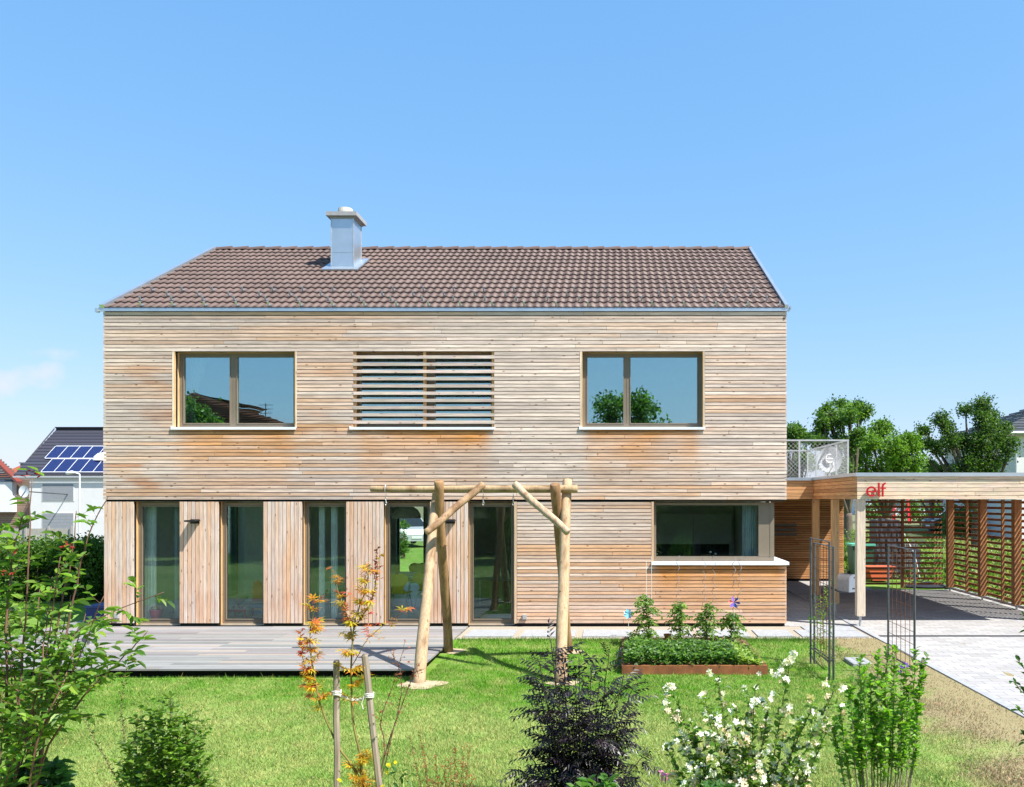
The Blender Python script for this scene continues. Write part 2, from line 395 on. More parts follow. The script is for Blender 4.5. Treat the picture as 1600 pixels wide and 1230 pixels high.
# ------------------------------------------------------------------ the timber house
HX0, HX1, HD = X0(162), X0(1229), 8.48
HH = 0.5 * HD
RP = R(28.9); EAVE = 5.85; TAN = math.tan(RP)
house = thing('timber_house', (0.5 * (HX0 + HX1), 0, 0), 'two storey larch clad family house with brown tiled roof', 'house')
PITCH = 0.0664; ZB = 2.317
UZ0, UZ1 = ZB + 20 * PITCH, ZB + 41 * PITCH       # upper window openings
UW = [(X0(273.5), X0(461)), (X0(552), X0(772.5)), (X0(910), X0(1098))]
GO = [(X0(208.6), X0(280.7)), (X0(341.4), X0(411.7)), (X0(471.6), X0(541)), (X0(599), X0(672)), (X0(731), X0(803.6))]
GZ1 = 2.285
KX0, KX1 = X0(1021.6), X0(1210.5); KZ0 = Z0(878); KSILL = Z0(884)
sills = [(UW[0][0], UW[0][1], UZ0), (UW[1][0], UW[1][1], UZ0), (UW[2][0], UW[2][1], UZ0), (X0(1018), X0(1233), KSILL)]
PALE, GREY, HONEY, RUST = (0.69, 0.565, 0.475), (0.41, 0.335, 0.30), (0.63, 0.355, 0.185), (0.46, 0.165, 0.04)
AMBER = (0.60, 0.27, 0.085)
def board_col(x, z, rnd):
    # weathering of the larch: silvered where rain reaches it, still orange below sills, boards differ
    left = sstep(1.5, -8.5, x)
    base = lerp(PALE, GREY, max(0, min(1, 0.14 + 0.36 * left + 0.55 * (rnd - 0.45) + 0.35 * nz(x * 0.35, z * 0.6, 3))))
    low = sstep(3.6, 0.7, z)
    h = max(0, min(1, -0.03 + 0.20 * left + 0.72 * low + 0.8 * nz(x * 0.25 + 5, z * 1.3, 7) + 1.0 * (((rnd * 7.13) % 1) - 0.55)))
    c = lerp(base, HONEY, h * 0.88)
    for x0, x1, zs in sills:
        if z < zs and x0 - 0.15 < x < x1 + 0.15:
            dz = zs - z; edge = sstep(x0 - 0.05, x0 + 0.25, x) * sstep(x1 + 0.05, x1 - 0.25, x)
            w = edge * (math.exp(-dz / 0.30) * 0.95 + 0.45 * math.exp(-dz / 1.1)) * (0.75 + 0.6 * nz(x * 1.7, z * 2.5, 11))
            c = lerp(c, AMBER, max(0, min(1, w * 1.05)))
            if dz < 0.14: c = lerp(c, RUST, max(0, min(0.75, edge * (0.75 - dz * 3.5) + 0.5 * nz(x * 3, z * 9))))
    # splashes of resin colour on the left half
    s = nz(x * 1.1 + 2.0 * nz(z * 1.7, 1.0), z * 0.9, 21)
    m = sstep(0.12, 0.36, s) * sstep(-3.6, -6.2, x) * sstep(5.2, 4.4, z)
    c = lerp(c, RUST if rnd > 0.45 else HONEY, 0.6 * m * (0.5 + rnd * 0.5))
    return c
def clad_h(mb, u0, u1, z0, rows, mp, colf, holes=(), depth=0.022, seg=0.16, gap=0.0125, maxlen=4.2, pitch=PITCH):
    for r in range(rows):
        za = z0 + r * pitch + gap * 0.5; zb = z0 + (r + 1) * pitch - gap * 0.5; zc = 0.5 * (za + zb)
        spans = [(u0, u1)]
        for (h0, h1, hz0, hz1) in holes:
            if hz0 < zc < hz1:
                ns = []
                for a, c in spans:
                    if h1 <= a or h0 >= c: ns.append((a, c)); continue
                    if a < h0: ns.append((a, h0))
                    if h1 < c: ns.append((h1, c))
                spans = ns
        for a, c in spans:
            x = a
            while x < c - 1e-6:
                L = random.uniform(0.35, 1.0) * maxlen; e = min(c, x + L)
                if c - e < 0.5: e = c
                rnd = random.random(); dd = random.uniform(-0.0025, 0.0025); n = max(1, round((e - x) / seg)); vs = []; cs = []
                k = 1 + random.uniform(-0.20, 0.12)
                ee = e - (0.005 if e < c else 0)
                for i in range(n + 1):
                    u = x + (ee - x) * i / n; q = colf(u, zc, rnd); q = (q[0] * k, q[1] * k, q[2] * k)
                    vs += [mp(u, depth, zb), mp(u, dd, zb), mp(u, dd, za), mp(u, depth, za)]; cs += [q] * 4
                fs = []
                for i in range(n):
                    o = i * 4
                    for j in range(3): fs.append((o + j, o + j + 1, o + j + 5, o + j + 4))
                fs += [(0, 1, 2, 3), (n * 4 + 3, n * 4 + 2, n * 4 + 1, n * 4)]
                mb.add(vs, fs, cs); x = e
ROWS_U = 53
holes_u = [(UW[0][0] - 0.046, UW[0][1] + 0.035, UZ0 - 0.001, UZ1), (UW[1][0], UW[1][1], UZ0 - 0.001, UZ1), (UW[2][0] - 0.046, UW[2][1] + 0.04, UZ0 - 0.001, UZ1)]
b = MB(); clad_h(b, HX0, HX1, ZB, ROWS_U, lambda u, d, z: (u, -0.014 + d, z), board_col, holes_u)
b.build('front_cladding', M['cladX'], house)
# lower wall right of the doors, boards running sideways
b = MB(); GB = 0.045; n_low = round((GZ1 - GB) / PITCH); pl = (GZ1 - GB) / n_low
clad_h(b, X0(808), HX1, GB, n_low, lambda u, d, z: (u, d, z), board_col, [(KX0 - 0.045, HX1 + 1, KZ0 - 0.03, 9)], pitch=pl)
b.build('kitchen_wall_cladding', M['cladX'], house)
# side walls
def sidecol(u, z, r): return jit(lerp(PALE, GREY, 0.3 + 0.5 * r), 0.05)
for sx, sg in ((HX1, 1), (HX0, -1)):
    b = MB()
    clad_h(b, 0.012, HD, ZB, ROWS_U, lambda u, d, z: (sx - sg * d + sg * 0.0, u, z), sidecol, seg=1.2)
    rr = 0
    while True:     # gable triangle
        z = ZB + (ROWS_U + rr) * PITCH; ins = (z + PITCH - EAVE) / TAN + 0.05
        if ins > HH - 0.1: break
        clad_h(b, max(0.02, ins), HD - max(0.02, ins), z, 1, lambda u, d, zz: (sx - sg * d, u, zz), sidecol, seg=1.2); rr += 1
    if sg > 0: clad_h(b, 0.30, HD, GB, n_low, lambda u, d, z: (sx - sg * d, u, z), sidecol, [(0, 1.6, KZ0 - 0.03, 9)], pitch=pl, seg=1.2); clad_h(b, 0.023, 0.30, GB, n_low, lambda u, d, z: (sx - sg * d, u, z), sidecol, [(0, 1.6, KZ0 - 0.03, 9)], pitch=pl, seg=1.2)
    else: clad_h(b, 0.03, HD, GB, n_low, lambda u, d, z: (sx - sg * d, u, z), sidecol, [(2.0, 5.0, -1, 9)], pitch=pl, seg=1.2)
    b.build('side_cladding', M['cladY'], house)
# piers between the tall windows: upright battens
def pier(x0, x1, right_edge_trim=False):
    b = MB(); n = max(3, round((x1 - x0) / 0.0705)); w = (x1 - x0) / n
    for i in range(n):
        r = random.random(); h = random.random(); c0 = lerp(PALE, GREY, 0.1 + 0.45 * r)
        if h > 0.65: c0 = lerp(c0, HONEY, 0.2 + 0.4 * random.random())
        xa, xb = x0 + i * w + 0.005, x0 + (i + 1) * w - 0.005
        if i == n - 1: xb = x1 - 0.0005
        if i == 0: xa = x0 + 0.0005
        dd = random.uniform(-0.002, 0.002); m = 14; vs = []; cs = []
        for k in range(m + 1):
            z = GB + 0.006 + (GZ1 - GB - 0.008) * k / m
            c = lerp(c0, HONEY, max(0, min(0.8, 0.15 + 0.7 * nz(xa * 4, z * 1.1, 4)))) ; 
            if z < 0.9: c = lerp(c, RUST, max(0, min(0.7, 0.9 * nz(xa * 5, z * 2, 9) + 0.1)) * sstep(0.05, 0.35, z) * sstep(0.9, 0.4, z))
            vs += [(xa, 0.024, z), (xa, dd, z), (xb, dd, z), (xb, 0.024, z)]; cs += [c] * 4
        fs = []
        for k in range(m):
            o = k * 4
            for j in range(3): fs.append((o + j, o + j + 1, o + j + 5, o + j + 4))
        fs += [(0, 1, 2, 3), (m * 4 + 3, m * 4 + 2, m * 4 + 1, m * 4)]
        b.add(vs, fs, cs)
    b.build('batten_pier', M['cladZ'], house)
edges = [HX0 + 0.008] + [e for g_ in GO for e in g_]
for i in range(5): pier(edges[2 * i] if i else edges[0], edges[2 * i + 1])
b = MB(); b.box(X0(803.6), X0(803.6) + 0.045, -0.003, 0.17, GB, GZ1 - 0.002, (0.55, 0.40, 0.26)); 
b.build('corner_batten', M['cladZ'], house)
# structural walls behind the cladding (dark membrane) with openings
def wall_boxes(mb, x0, x1, z0, z1, holes, ya, yb, col=(1, 1, 1)):
    xs = sorted(set([x0, x1] + [h for q in holes for h in q[:2] if x0 < h < x1]))
    for a, c in zip(xs, xs[1:]):
        m = 0.5 * (a + c); hs = sorted([(q[2], q[3]) for q in holes if q[0] < m < q[1]]); z = z0
        for h0, h1 in hs:
            if h0 > z: mb.box(a, c, ya, yb, z, h0, col)
            z = max(z, h1)
        if z < z1: mb.box(a, c, ya, yb, z, z1, col)
hl = [(a, c, UZ0, UZ1) for a, c in UW]
b = MB()
wall_boxes(b, HX0 + 0.03, HX1 - 0.03, 2.30, 5.84, hl, 0.026, 0.09)
wall_boxes(b, HX0 + 0.03, HX1 - 0.03, 0.0, 2.30, [(a, c, 0, 2.285) for a, c in GO] + [(KX0, HX1, KZ0 - 0.03, 2.285)], 0.026, 0.09)
wall_boxes(b, HX0 + 0.1, HX1 - 0.1, 0.0, 5.84, [(-6.25, -5.45, 0.05, 2.2), (-9.0, -7.45, 0.3, 2.2), (-1.5, 0.2, 1.0, 2.2)], HD - 0.09, HD - 0.02)
b.box(HX0 + 0.03, HX0 + 0.09, 0.095, 2.0, 0, 5.84); b.box(HX0 + 0.03, HX0 + 0.09, 5.0, HD - 0.02, 0, 5.84); b.box(HX0 + 0.03, HX0 + 0.09, 2.0, 5.0, 2.29, 5.84); b.box(HX1 - 0.09, HX1 - 0.03, 1.6, HD - 0.02, 0, 5.84); b.box(HX1 - 0.09, HX1 - 0.03, 0.095, 1.6, 0, KZ0 - 0.03); b.box(HX1 - 0.09, HX1 - 0.03, 0.095, 1.6, 2.29, 5.84)
b.box(HX0 + 0.05, HX1 - 0.05, 0.03, 0.10, -0.25, -0.002)
b.build('membrane', M['dark'], house)
# plastered inner walls, ceilings and floors
W = (0.86, 0.85, 0.82)
b = MB()
wall_boxes(b, HX0 + 0.1, HX1 - 0.1, 2.62, 5.78, hl, 0.20, 0.32, W)
wall_boxes(b, HX0 + 0.1, X0(803.6) + 0.001, 0.02, 2.44, [(a, c, 0, 2.285) for a, c in GO], 0.20, 0.32, W)
wall_boxes(b, X0(803.6) + 0.001, HX1 - 0.1, 0.02, 2.44, [(KX0, HX1, KZ0 - 0.03, 2.285)], 0.20, 0.32, W)
wall_boxes(b, HX0 + 0.4, HX1 - 0.4, 0.02, 5.78, [(-6.25, -5.45, 0.05, 2.2), (-9.0, -7.45, 0.3, 2.2), (-1.5, 0.2, 1.0, 2.2)], HD - 0.3, HD - 0.1, W)
b.box(HX0 + 0.1, HX0 + 0.35, 0.33, 2.0, 0.02, 5.78, W); b.box(HX0 + 0.1, HX0 + 0.35, 5.0, HD - 0.11, 0.02, 5.78, W); b.box(HX0 + 0.1, HX0 + 0.35, 2.0, 5.0, 2.29, 5.78, W)
b.box(HX1 - 0.35, HX1 - 0.1, 1.61, HD - 0.11, 0.02, 5.78, W)
b.box(-1.2, -1.08, 3.6, HD - 0.31, 0.02, 2.44, W)          # kitchen partition
b.box(-1.07, HX1 - 0.36, 4.3, 4.4, 0.02, 2.44, W)
b.box(-5.05, -4.93, 0.33, HD - 0.31, 2.63, 5.7, W); b.box(-1.0, -0.88, 0.33, HD - 0.31, 2.63, 5.7, W)
b.box(HX0 + 0.36, HX1 - 0.36, 4.6, 4.7, 2.63, 5.7, (0.5, 0.5, 0.48))
b.box(X0(513), X0(513) + 0.22, 1.1, 1.35, 0.02, 2.44, W)
b.box(-7.3, -7.15, 3.4, HD - 0.31, 0.02, 2.44, W)
b.build('inner_walls', M['tint'], house)
b = MB(); b.box(HX0 + 0.1, HX1 - 0.1, 0.2, HD - 0.1, 2.445, 2.615, W); b.box(HX0 + 0.1, HX1 - 0.1, 0.2, HD - 0.1, 5.72, 5.78, W); b.build('ceiling', M['tint'], house)
b = MB(); b.box(HX0 + 0.1, HX1 - 0.1, 0.12, HD - 0.1, -0.1, 0.018); b.build('floor', M['oakfloor'], house)
# window and door reveals, frames, panes and sills
RV = 0.157
def reveal(x0, x1, z0, z1, lcol, fr=0.014, trim=0.0, par=None):
    mb = MB()
    mb.box(x0 - fr, x0 - 0.0006, 0.0265 if trim == 0 else -0.016, RV + 0.06, z0, z1, lcol)
    mb.build('reveal_board', M['cladZ'], par); mb = MB()
    mb.box(x1 + 0.0006, x1 + fr, 0.0265 if trim == 0 else -0.016, RV + 0.06, z0, z1, lcol)
    mb.build('reveal_board', M['cladZ'], par); mb = MB()
    mb.box(x0 - fr, x1 + fr, 0.0268, RV + 0.06, z1 + 0.0006, z1 + fr, lcol)
    mb.build('reveal_board', M['cladX'], par)
def window(x0, x1, z0, z1, mull=None, fw=0.085, glass='glass', sash=0.03, label=None):
    """aluminium frame with panes; bars are one frame mesh"""
    w = MB(); ya, yb = RV, RV + 0.06
    w.box(x0, x0 + fw, ya, yb, z0, z1); w.box(x1 - fw, x1, ya, yb, z0, z1)
    w.box(x0 + fw, x1 - fw, ya, yb, z1 - 0.075, z1); w.box(x0 + fw, x1 - fw, ya, yb, z0, z0 + 0.085)
    cuts = [x0 + fw]
    for m0, m1 in (mull or []):
        w.box(m0, m1, ya, yb, z0 + 0.085, z1 - 0.075); w.box((m0 + m1) / 2 - 0.004, (m0 + m1) / 2 + 0.004, ya - 0.006, ya, z0 + 0.085, z1 - 0.075)
        cuts += [m0, m1]
    cuts.append(x1 - fw)
    for a, c in zip(cuts[::2], cuts[1::2]):      # raised glazing beads round each pane
        q = 0.014
        w.box(a - q, a, ya - 0.012, ya, z0 + 0.085 - q, z1 - 0.075 + q); w.box(c, c + q, ya - 0.012, ya, z0 + 0.085 - q, z1 - 0.075 + q)
        w.box(a, c, ya - 0.012, ya, z1 - 0.075, z1 - 0.075 + q); w.box(a, c, ya - 0.012, ya, z0 + 0.085 - q, z0 + 0.085)
    fr = w.build('window', M['bronze'], house)
    if label: fr['label'] = label
    for a, c in zip(cuts[::2], cuts[1::2]):
        p = MB(); p.box(a - 0.004, c + 0.004, ya + 0.022, ya + 0.03, z0 + 0.08, z1 - 0.07); p.build('pane', M[glass], fr)
    return fr
w1 = window(UW[0][0], UW[0][1], UZ0 + 0.01, UZ1, [(X0(347) + 0.07, X0(359) + 0.07)])
w2 = window(UW[1][0], UW[1][1], UZ0 + 0.01, UZ1, [(X0(657) + 0.07, X0(671) + 0.07)], label='window behind fixed larch slats')
w3 = window(UW[2][0], UW[2][1], UZ0 + 0.01, UZ1, [(X0(974), X0(985.5))])
TC = (0.68, 0.57, 0.44)
for i, w_ in ((0, w1), (1, w2), (2, w3)):
    a, c = UW[i]; reveal(a, c, UZ0, UZ1, (0.62, 0.40, 0.19), 0.014, trim=(0 if i == 1 else 1), par=w_)
    if i != 1:
        for xa_, xb_ in ((a - 0.044, a - 0.0145), (c + 0.0145, c + 0.034)): tm = MB(); tm.box(xa_, xb_, -0.018, 0.02, UZ0 - 0.002, UZ1, TC); tm.build('trim_board', M['cladZ'], w_)
def sill(fr, x0, x1, z, yo=-0.04, th=0.045, y1=RV):
    s = MB(); s.box(x0, x1, yo, y1, z - 0.012, z); s.box(x0, x1, yo - 0.004, yo, z - th, z + 0.001); s.box(x0, x0 + 0.012, yo, 0.02, z - 0.012, z + 0.02); s.build('sill', M['white_alu'], fr)
sill(w1, UW[0][0] - 0.06, UW[0][1] + 0.035, UZ0 + 0.004); sill(w2, UW[1][0] - 0.06, UW[1][1] + 0.02, UZ0 + 0.004); sill(w3, UW[2][0] - 0.06, UW[2][1] + 0.045, UZ0 + 0.004)
# fixed larch slats in front of the middle window
b = MB()
for k in range(10):
    r = 1 + 2 * k; clad_h(b, UW[1][0] - 0.01, UW[1][1] + 0.01, UZ0 + r * PITCH, 1, lambda u, d, z: (u, -0.014 + d, z), lambda x, z, r_: jit(lerp(PALE, GREY, 0.5), 0.02), maxlen=20, gap=0.010)
b.build('window_slats', M['cladX'], w2)
for xa_, xb_ in ((X0(661), X0(665.5)), (UW[1][0] + 0.002, UW[1][0] + 0.05), (UW[1][1] - 0.05, UW[1][1] - 0.002)):
    b = MB(); b.box(xa_, xb_, 0.012, 0.05, UZ0 + 0.005, UZ1, (0.58, 0.34, 0.16)); b.build('slat_post', M['cladZ'], w2)
for a, c in GO: w_ = window(a, c, 0.02, GZ1 - 0.02, fw=0.075, glass='glass_low'); w_.name = 'glazed_door'; reveal(a, c, 0.0, GZ1 - 0.003, (0.64, 0.38, 0.16), 0.013, par=w_)
# corner window of the kitchen
kr = X0(1185.7)
w = MB(); ya, yb = RV, RV + 0.06; kz = KZ0 + 0.005; kt = GZ1 - 0.02
w.box(KX0, KX0 + 0.05, ya, yb, kz, kt); w.box(KX0 + 0.05, KX1 + 0.02, ya, yb, kt - 0.05, kt); w.box(KX0 + 0.05, KX1 + 0.02, ya, yb, kz, kz + 0.085)
w.box(kr + 0.02, KX1 + 0.02, ya - 0.003, yb, kz + 0.085, kt - 0.05); w.box(KX1 - 0.06, KX1 - 0.052, ya - 0.009, ya - 0.003, kz + 0.08, kt - 0.05)
xs = KX1 + 0.02
w.box(xs - 0.06, xs, yb, 1.6, kt - 0.05, kt); w.box(xs - 0.06, xs, yb, 1.6, kz, kz + 0.085); w.box(xs - 0.06, xs, 1.54, 1.6, kz + 0.085, kt - 0.05); w.box(xs - 0.06, xs, yb, yb + 0.05, kz + 0.085, kt - 0.05)
kw = w.build('window', M['bronze'], house); kw['label'] = 'corner window of the kitchen with a broad mullion'
tm = MB(); tm.box(KX0 - 0.043, KX0 - 0.001, -0.004, RV + 0.05, KZ0, GZ1 - 0.003, (0.56, 0.38, 0.24)); tm.build('trim_board', M['cladZ'], kw)
p = MB(); p.box(KX0 + 0.045, kr + 0.025, ya + 0.022, ya + 0.03, kz + 0.08, kt - 0.045); p.build('pane', M['glass_low'], kw)
p = MB(); p.box(xs - 0.035, xs - 0.027, yb + 0.045, 1.545, kz + 0.08, kt - 0.045); p.build('pane', M['glass_low'], kw)
s = MB(); s.box(X0(1018), HX1 + 0.035, -0.05, RV - 0.001, KZ0 - 0.014, KZ0); s.box(X0(1018), HX1 + 0.035, -0.054, -0.05, KZ0 - 0.055, KZ0 + 0.001)
s.box(xs + 0.001, HX1 + 0.035, RV - 0.001, 1.7, KZ0 - 0.014, KZ0); s.box(HX1 + 0.035, HX1 + 0.039, -0.054, 1.7, KZ0 - 0.055, KZ0 + 0.001); s.build('sill', M['white_alu'], kw)
# soffit above the corner window
b = MB(); b.box(KX0, HX1 - 0.03, 0.025, RV + 0.08, 2.292, 2.298, (0.4, 0.28, 0.18)); b.box(xs, HX1 - 0.03, RV + 0.08, 1.65, 2.292, 2.298, (0.4, 0.28, 0.18)); b.build('soffit', M['cladX'], house)
# unseen side glazing added to let daylight into the rooms
w = MB(); xs_ = HX0 + 0.12
for q in ((2.0, 2.07, .02, 2.28), (4.93, 5.0, .02, 2.28), (2.07, 4.93, .02, .1), (2.07, 4.93, 2.2, 2.28), (3.46, 3.54, .1, 2.2)): w.box(xs_, xs_ + .07, q[0], q[1], q[2], q[3])
f = w.build('glazed_door', M['bronze'], house)
for q in ((2.06, 3.47), (3.53, 4.94)): p = MB(); p.box(xs_ + .03, xs_ + .038, q[0], q[1], .09, 2.21); p.build('pane', M['glass_low'], f)
# back windows: one seen through the dining room, unseen ones added for interior daylight
for (a, c, z0, z1) in ((-6.25, -5.45, 0.05, 2.2), (-9.0, -7.45, 0.3, 2.2), (-1.5, 0.2, 1.0, 2.2)):
    w = MB(); ya, yb = HD - 0.16, HD - 0.1
    for q in ((a, a + .06, z0, z1), (c - .06, c, z0, z1), (a + .06, c - .06, z0, z0 + .06), (a + .06, c - .06, z1 - .06, z1)): w.box(q[0], q[1], ya, yb, q[2], q[3])
    f = w.build('window', M['bronze'], house); p = MB(); p.box(a + .055, c - .055, ya + .02, ya + .028, z0 + .055, z1 - .055); p.build('pane', M['glass_low'], f)

# ---- roof
roof_dx = 0.045
RX0, RX1 = HX0 - 0.02, HX1 - 0.005
WAVE = 0.1467; NCOURSE = 14; SL = HH / math.cos(RP); CO = SL / NCOURSE
def roof_pt(x, t, h, side=1):   # t along the slope from the eave, h above it
    y = t * math.cos(RP) - h * math.sin(RP); z = EAVE - 0.04 + t * math.sin(RP) + h * math.cos(RP)
    return (x, y if side > 0 else HD - y, z)
def tile_field(side, spw):
    b = MB(); n = int(round((RX1 - RX0) / WAVE * spw)); xs = [RX0 + (RX1 - RX0) * i / n for i in range(n + 1)]
    def prof(x):
        p = ((x - RX0) / WAVE) % 1.0; return 0.025 * (0.5 + 0.5 * math.sin(2 * math.pi * p) * 1.0) ** 0.85 - 0.006 * (p < 0.08)
    pr = [prof(x) for x in xs]
    for r in range(NCOURSE):
        t0 = r * CO - 0.03; t1 = (r + 1) * CO + 0.01
        lo = [0.052 + p for p in pr]; hi = [0.022 + p for p in pr]
        vs = []; cs = []
        for i, x in enumerate(xs):
            kk = 0.93 + 0.14 * ((math.sin(int((x - RX0) / WAVE / 2) * 12.9898 + r * 78.233) * 43758.5453) % 1)
            c = (kk, kk, kk)
            vs += [roof_pt(x, t0 + 0.004, lo[i] - 0.030, side), roof_pt(x, t0, lo[i], side), roof_pt(x, t1, hi[i], side)]; cs += [(0.32, 0.3, 0.3), c, c]  # lower lip edge darkened: shade line under each course put into the colour
        fs = []
        for i in range(n):
            o = i * 3; fs += [(o, o + 3, o + 4, o + 1), (o + 1, o + 4, o + 5, o + 2)]
        b.add(vs, fs, cs)
    return b
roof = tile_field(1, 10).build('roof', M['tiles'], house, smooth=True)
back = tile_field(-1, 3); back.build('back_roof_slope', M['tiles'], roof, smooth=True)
b = MB()
for side in (1, -1):
    b.add([roof_pt(RX0, 0, 0, side), roof_pt(RX1, 0, 0, side), roof_pt(RX1, SL, 0, side), roof_pt(RX0, SL, 0, side)], [(0, 1, 2, 3)])
b.build('roof_deck', M['dark'], roof)
# ridge tiles
b = MB(); rz = EAVE - 0.04 + SL * math.sin(RP); x = RX0 + 0.02; n = 33; L = (RX1 - RX0 - 0.04) / n
for i in range(n):
    k = random.uniform(0.9, 1.08); vs = []; m = 8
    for (xx, r, dz) in ((x, 0.088, 0.0), (x + L * 1.06, 0.108, 0.016)):
        for j in range(m + 1):
            a = math.pi * j / m; vs.append((xx, HH - r * math.cos(a), rz + 0.010 + dz + 0.85 * r * math.sin(a)))
    for j in range(m + 1):   # end thickness
        a = math.pi * j / m; vs.append((x + L * 1.06, HH - 0.085 * math.cos(a), rz + 0.005 + 0.85 * 0.085 * math.sin(a)))
    fs = [(j, j + 1, m + 2 + j, m + 1 + j) for j in range(m)] + [(m + 1 + j, m + 2 + j, 2 * m + 3 + j, 2 * m + 2 + j) for j in range(m)]
    b.add(vs, fs, (k, k, k)); x += L
b.build('ridge_tiles', M['tiles'], roof, smooth=False)
# verge flashings and the box gutter
for xa, xb in ((HX0 - 0.045, HX0 + 0.045), (HX1 - 0.045, HX1 + 0.02)):
    b = MB()
    for side in (1, -1):
        p = [roof_pt(xa, -0.03, 0.0, side), roof_pt(xb, -0.03, 0.0, side), roof_pt(xb, SL, 0.0, side), roof_pt(xa, SL, 0.0, side), roof_pt(xa, -0.03, 0.105, side), roof_pt(xb, -0.03, 0.105, side), roof_pt(xb, SL + 0.04, 0.105, side), roof_pt(xa, SL + 0.04, 0.105, side)]
        b.add(p, [(0, 3, 2, 1), (4, 5, 6, 7), (0, 1, 5, 4), (1, 2, 6, 5), (2, 3, 7, 6), (3, 0, 4, 7)])
        q = [roof_pt(xa - 0.01 if xa < -5 else xb, 0, z_, side) for z_ in (-0.12, 0.11)]
    b.build('verge_flashing', M['zinc'], roof)
b = MB(); b.box(HX0 - 0.065, HX1 + 0.05, -0.045, -0.004, EAVE - 0.075, EAVE - 0.002); b.box(HX0 - 0.11, HX0 - 0.065, -0.09, -0.01, EAVE - 0.10, EAVE - 0.03); b.box(HX1 + 0.05, HX1 + 0.075, -0.09, -0.01, EAVE - 0.04, EAVE + 0.012)
b.build('gutter', M['zinc'], roof)
# snow hooks in four staggered rows
proto = None; H = MB(); H.box(-0.011, 0.011, -0.02, 0.004, 0.0, 0.085); H.box(-0.011, 0.011, -0.016, 0.10, 0.0, 0.007); H.box(-0.016, 0.016, -0.026, -0.016, 0.012, 0.085)
for r, off in enumerate((0.30, 0.12, 0.46, 0.0)):
    i = 0
    while True:
        x = RX0 + 0.40 + off + i * 0.587
        if x > RX1 - 0.12: break
        t = r * CO + 0.05; pt = roof_pt(x, t, 0.062 if r else 0.058)
        if proto is None: o = proto = H.build('snow_hook', M['zinc'], None)
        else: o = proto.copy(); COL.objects.link(o)
        o.parent = roof; o.location = Vector(pt) - parent_world(roof); o.rotation_euler = (RP, 0, 0); i += 1
# chimney
cx0, cx1, cy0, cy1 = -6.14, -5.66, 2.55, 3.09
b = MB(); b.box(cx0, cx1, cy0, cy1, 7.0, 8.38)
ch = b.build('chimney', M['zinc'], house)
b = MB()
for (a, c, d, e) in ((cx0 - .008, cx0 + .012, cy0 - .008, cy0 + .012), (cx1 - .012, cx1 + .008, cy0 - .008, cy0 + .012), (cx1 - .012, cx1 + .008, cy1 - .012, cy1 + .008)): b.box(a, c, d, e, 7.12, 8.378)
b.box(cx0 + .02, cx1 - .02, cy0 - .004, cy0, 7.62, 7.626)
b.build('seam', M['galv'], ch)
b = MB(); b.box(cx0 - 0.09, cx1 + 0.09, cy0 - 0.09, cy1 + 0.09, 8.385, 8.47); b.box(cx0 - 0.03, cx1 + 0.03, cy0 - 0.03, cy1 + 0.03, 8.35, 8.383); b.build('chimney_cap', M['slab'], ch)
b = MB(); b.lathe([(0.17, 0), (0.165, 0.10), (0.15, 0.17), (0.125, 0.175), (0.12, 0.02)], ((cx0 + cx1) / 2 - .02, (cy0 + cy1) / 2, 8.472), 20, (0.48, 0.45, 0.39)); b.build('chimney_pot', M['tint'], ch, smooth=False)
b = MB()
ts = cy0 / math.cos(RP); te = cy1 / math.cos(RP)
for (xa, xb, ta, tb, h) in ((cx0 - .14, cx1 + .14, ts - 0.19, ts + 0.02, 0.088), (cx0 - .14, cx0 + 0.0, ts, te + 0.2, 0.082), (cx1, cx1 + .14, ts, te + 0.2, 0.082)):
    p = [roof_pt(xa, ta, h), roof_pt(xb, ta, h), roof_pt(xb, tb, h + .003), roof_pt(xa, tb, h + .003)]; q = [roof_pt(xa, ta, h - .03), roof_pt(xb, ta, h - .03), roof_pt(xb, tb, h - .03), roof_pt(xa, tb, h - .03)]
    b.add(p + q, [(0, 1, 2, 3), (0, 4, 5, 1), (1, 5, 6, 2), (3, 2, 6, 7), (0, 3, 7, 4)])
b.box(cx0 - 0.012, cx1 + 0.012, cy0 - 0.012, cy0 - 0.001, 6.9, 7.36)
b.build('flashing', M['zinc'], ch)
# small fittings on the walls
for px_, lbl in ((305, None), (704, None)):
    b = MB(); x = X0(px_); b.box(x - 0.10, x + 0.10, -0.20, -0.185, 1.915, 1.93); b.box(x - 0.10, x + 0.10, -0.20, -0.012, 1.93, 1.948); b.box(x - 0.085, x + 0.085, -0.012, -0.004, 1.88, 1.96)
    b.build('wall_lamp', M['black'], house)
for px_, pz_ in ((184, 962), (820, 964)):
    b = MB(); x, z = X0(px_), Z0(pz_); b.box(x - 0.04, x + 0.04, -0.05, -0.004, z - 0.045, z + 0.045); b.box(x - 0.032, x + 0.032, -0.056, -0.05, z - 0.035, z + 0.035); b.build('outdoor_socket', M['galv'], house)

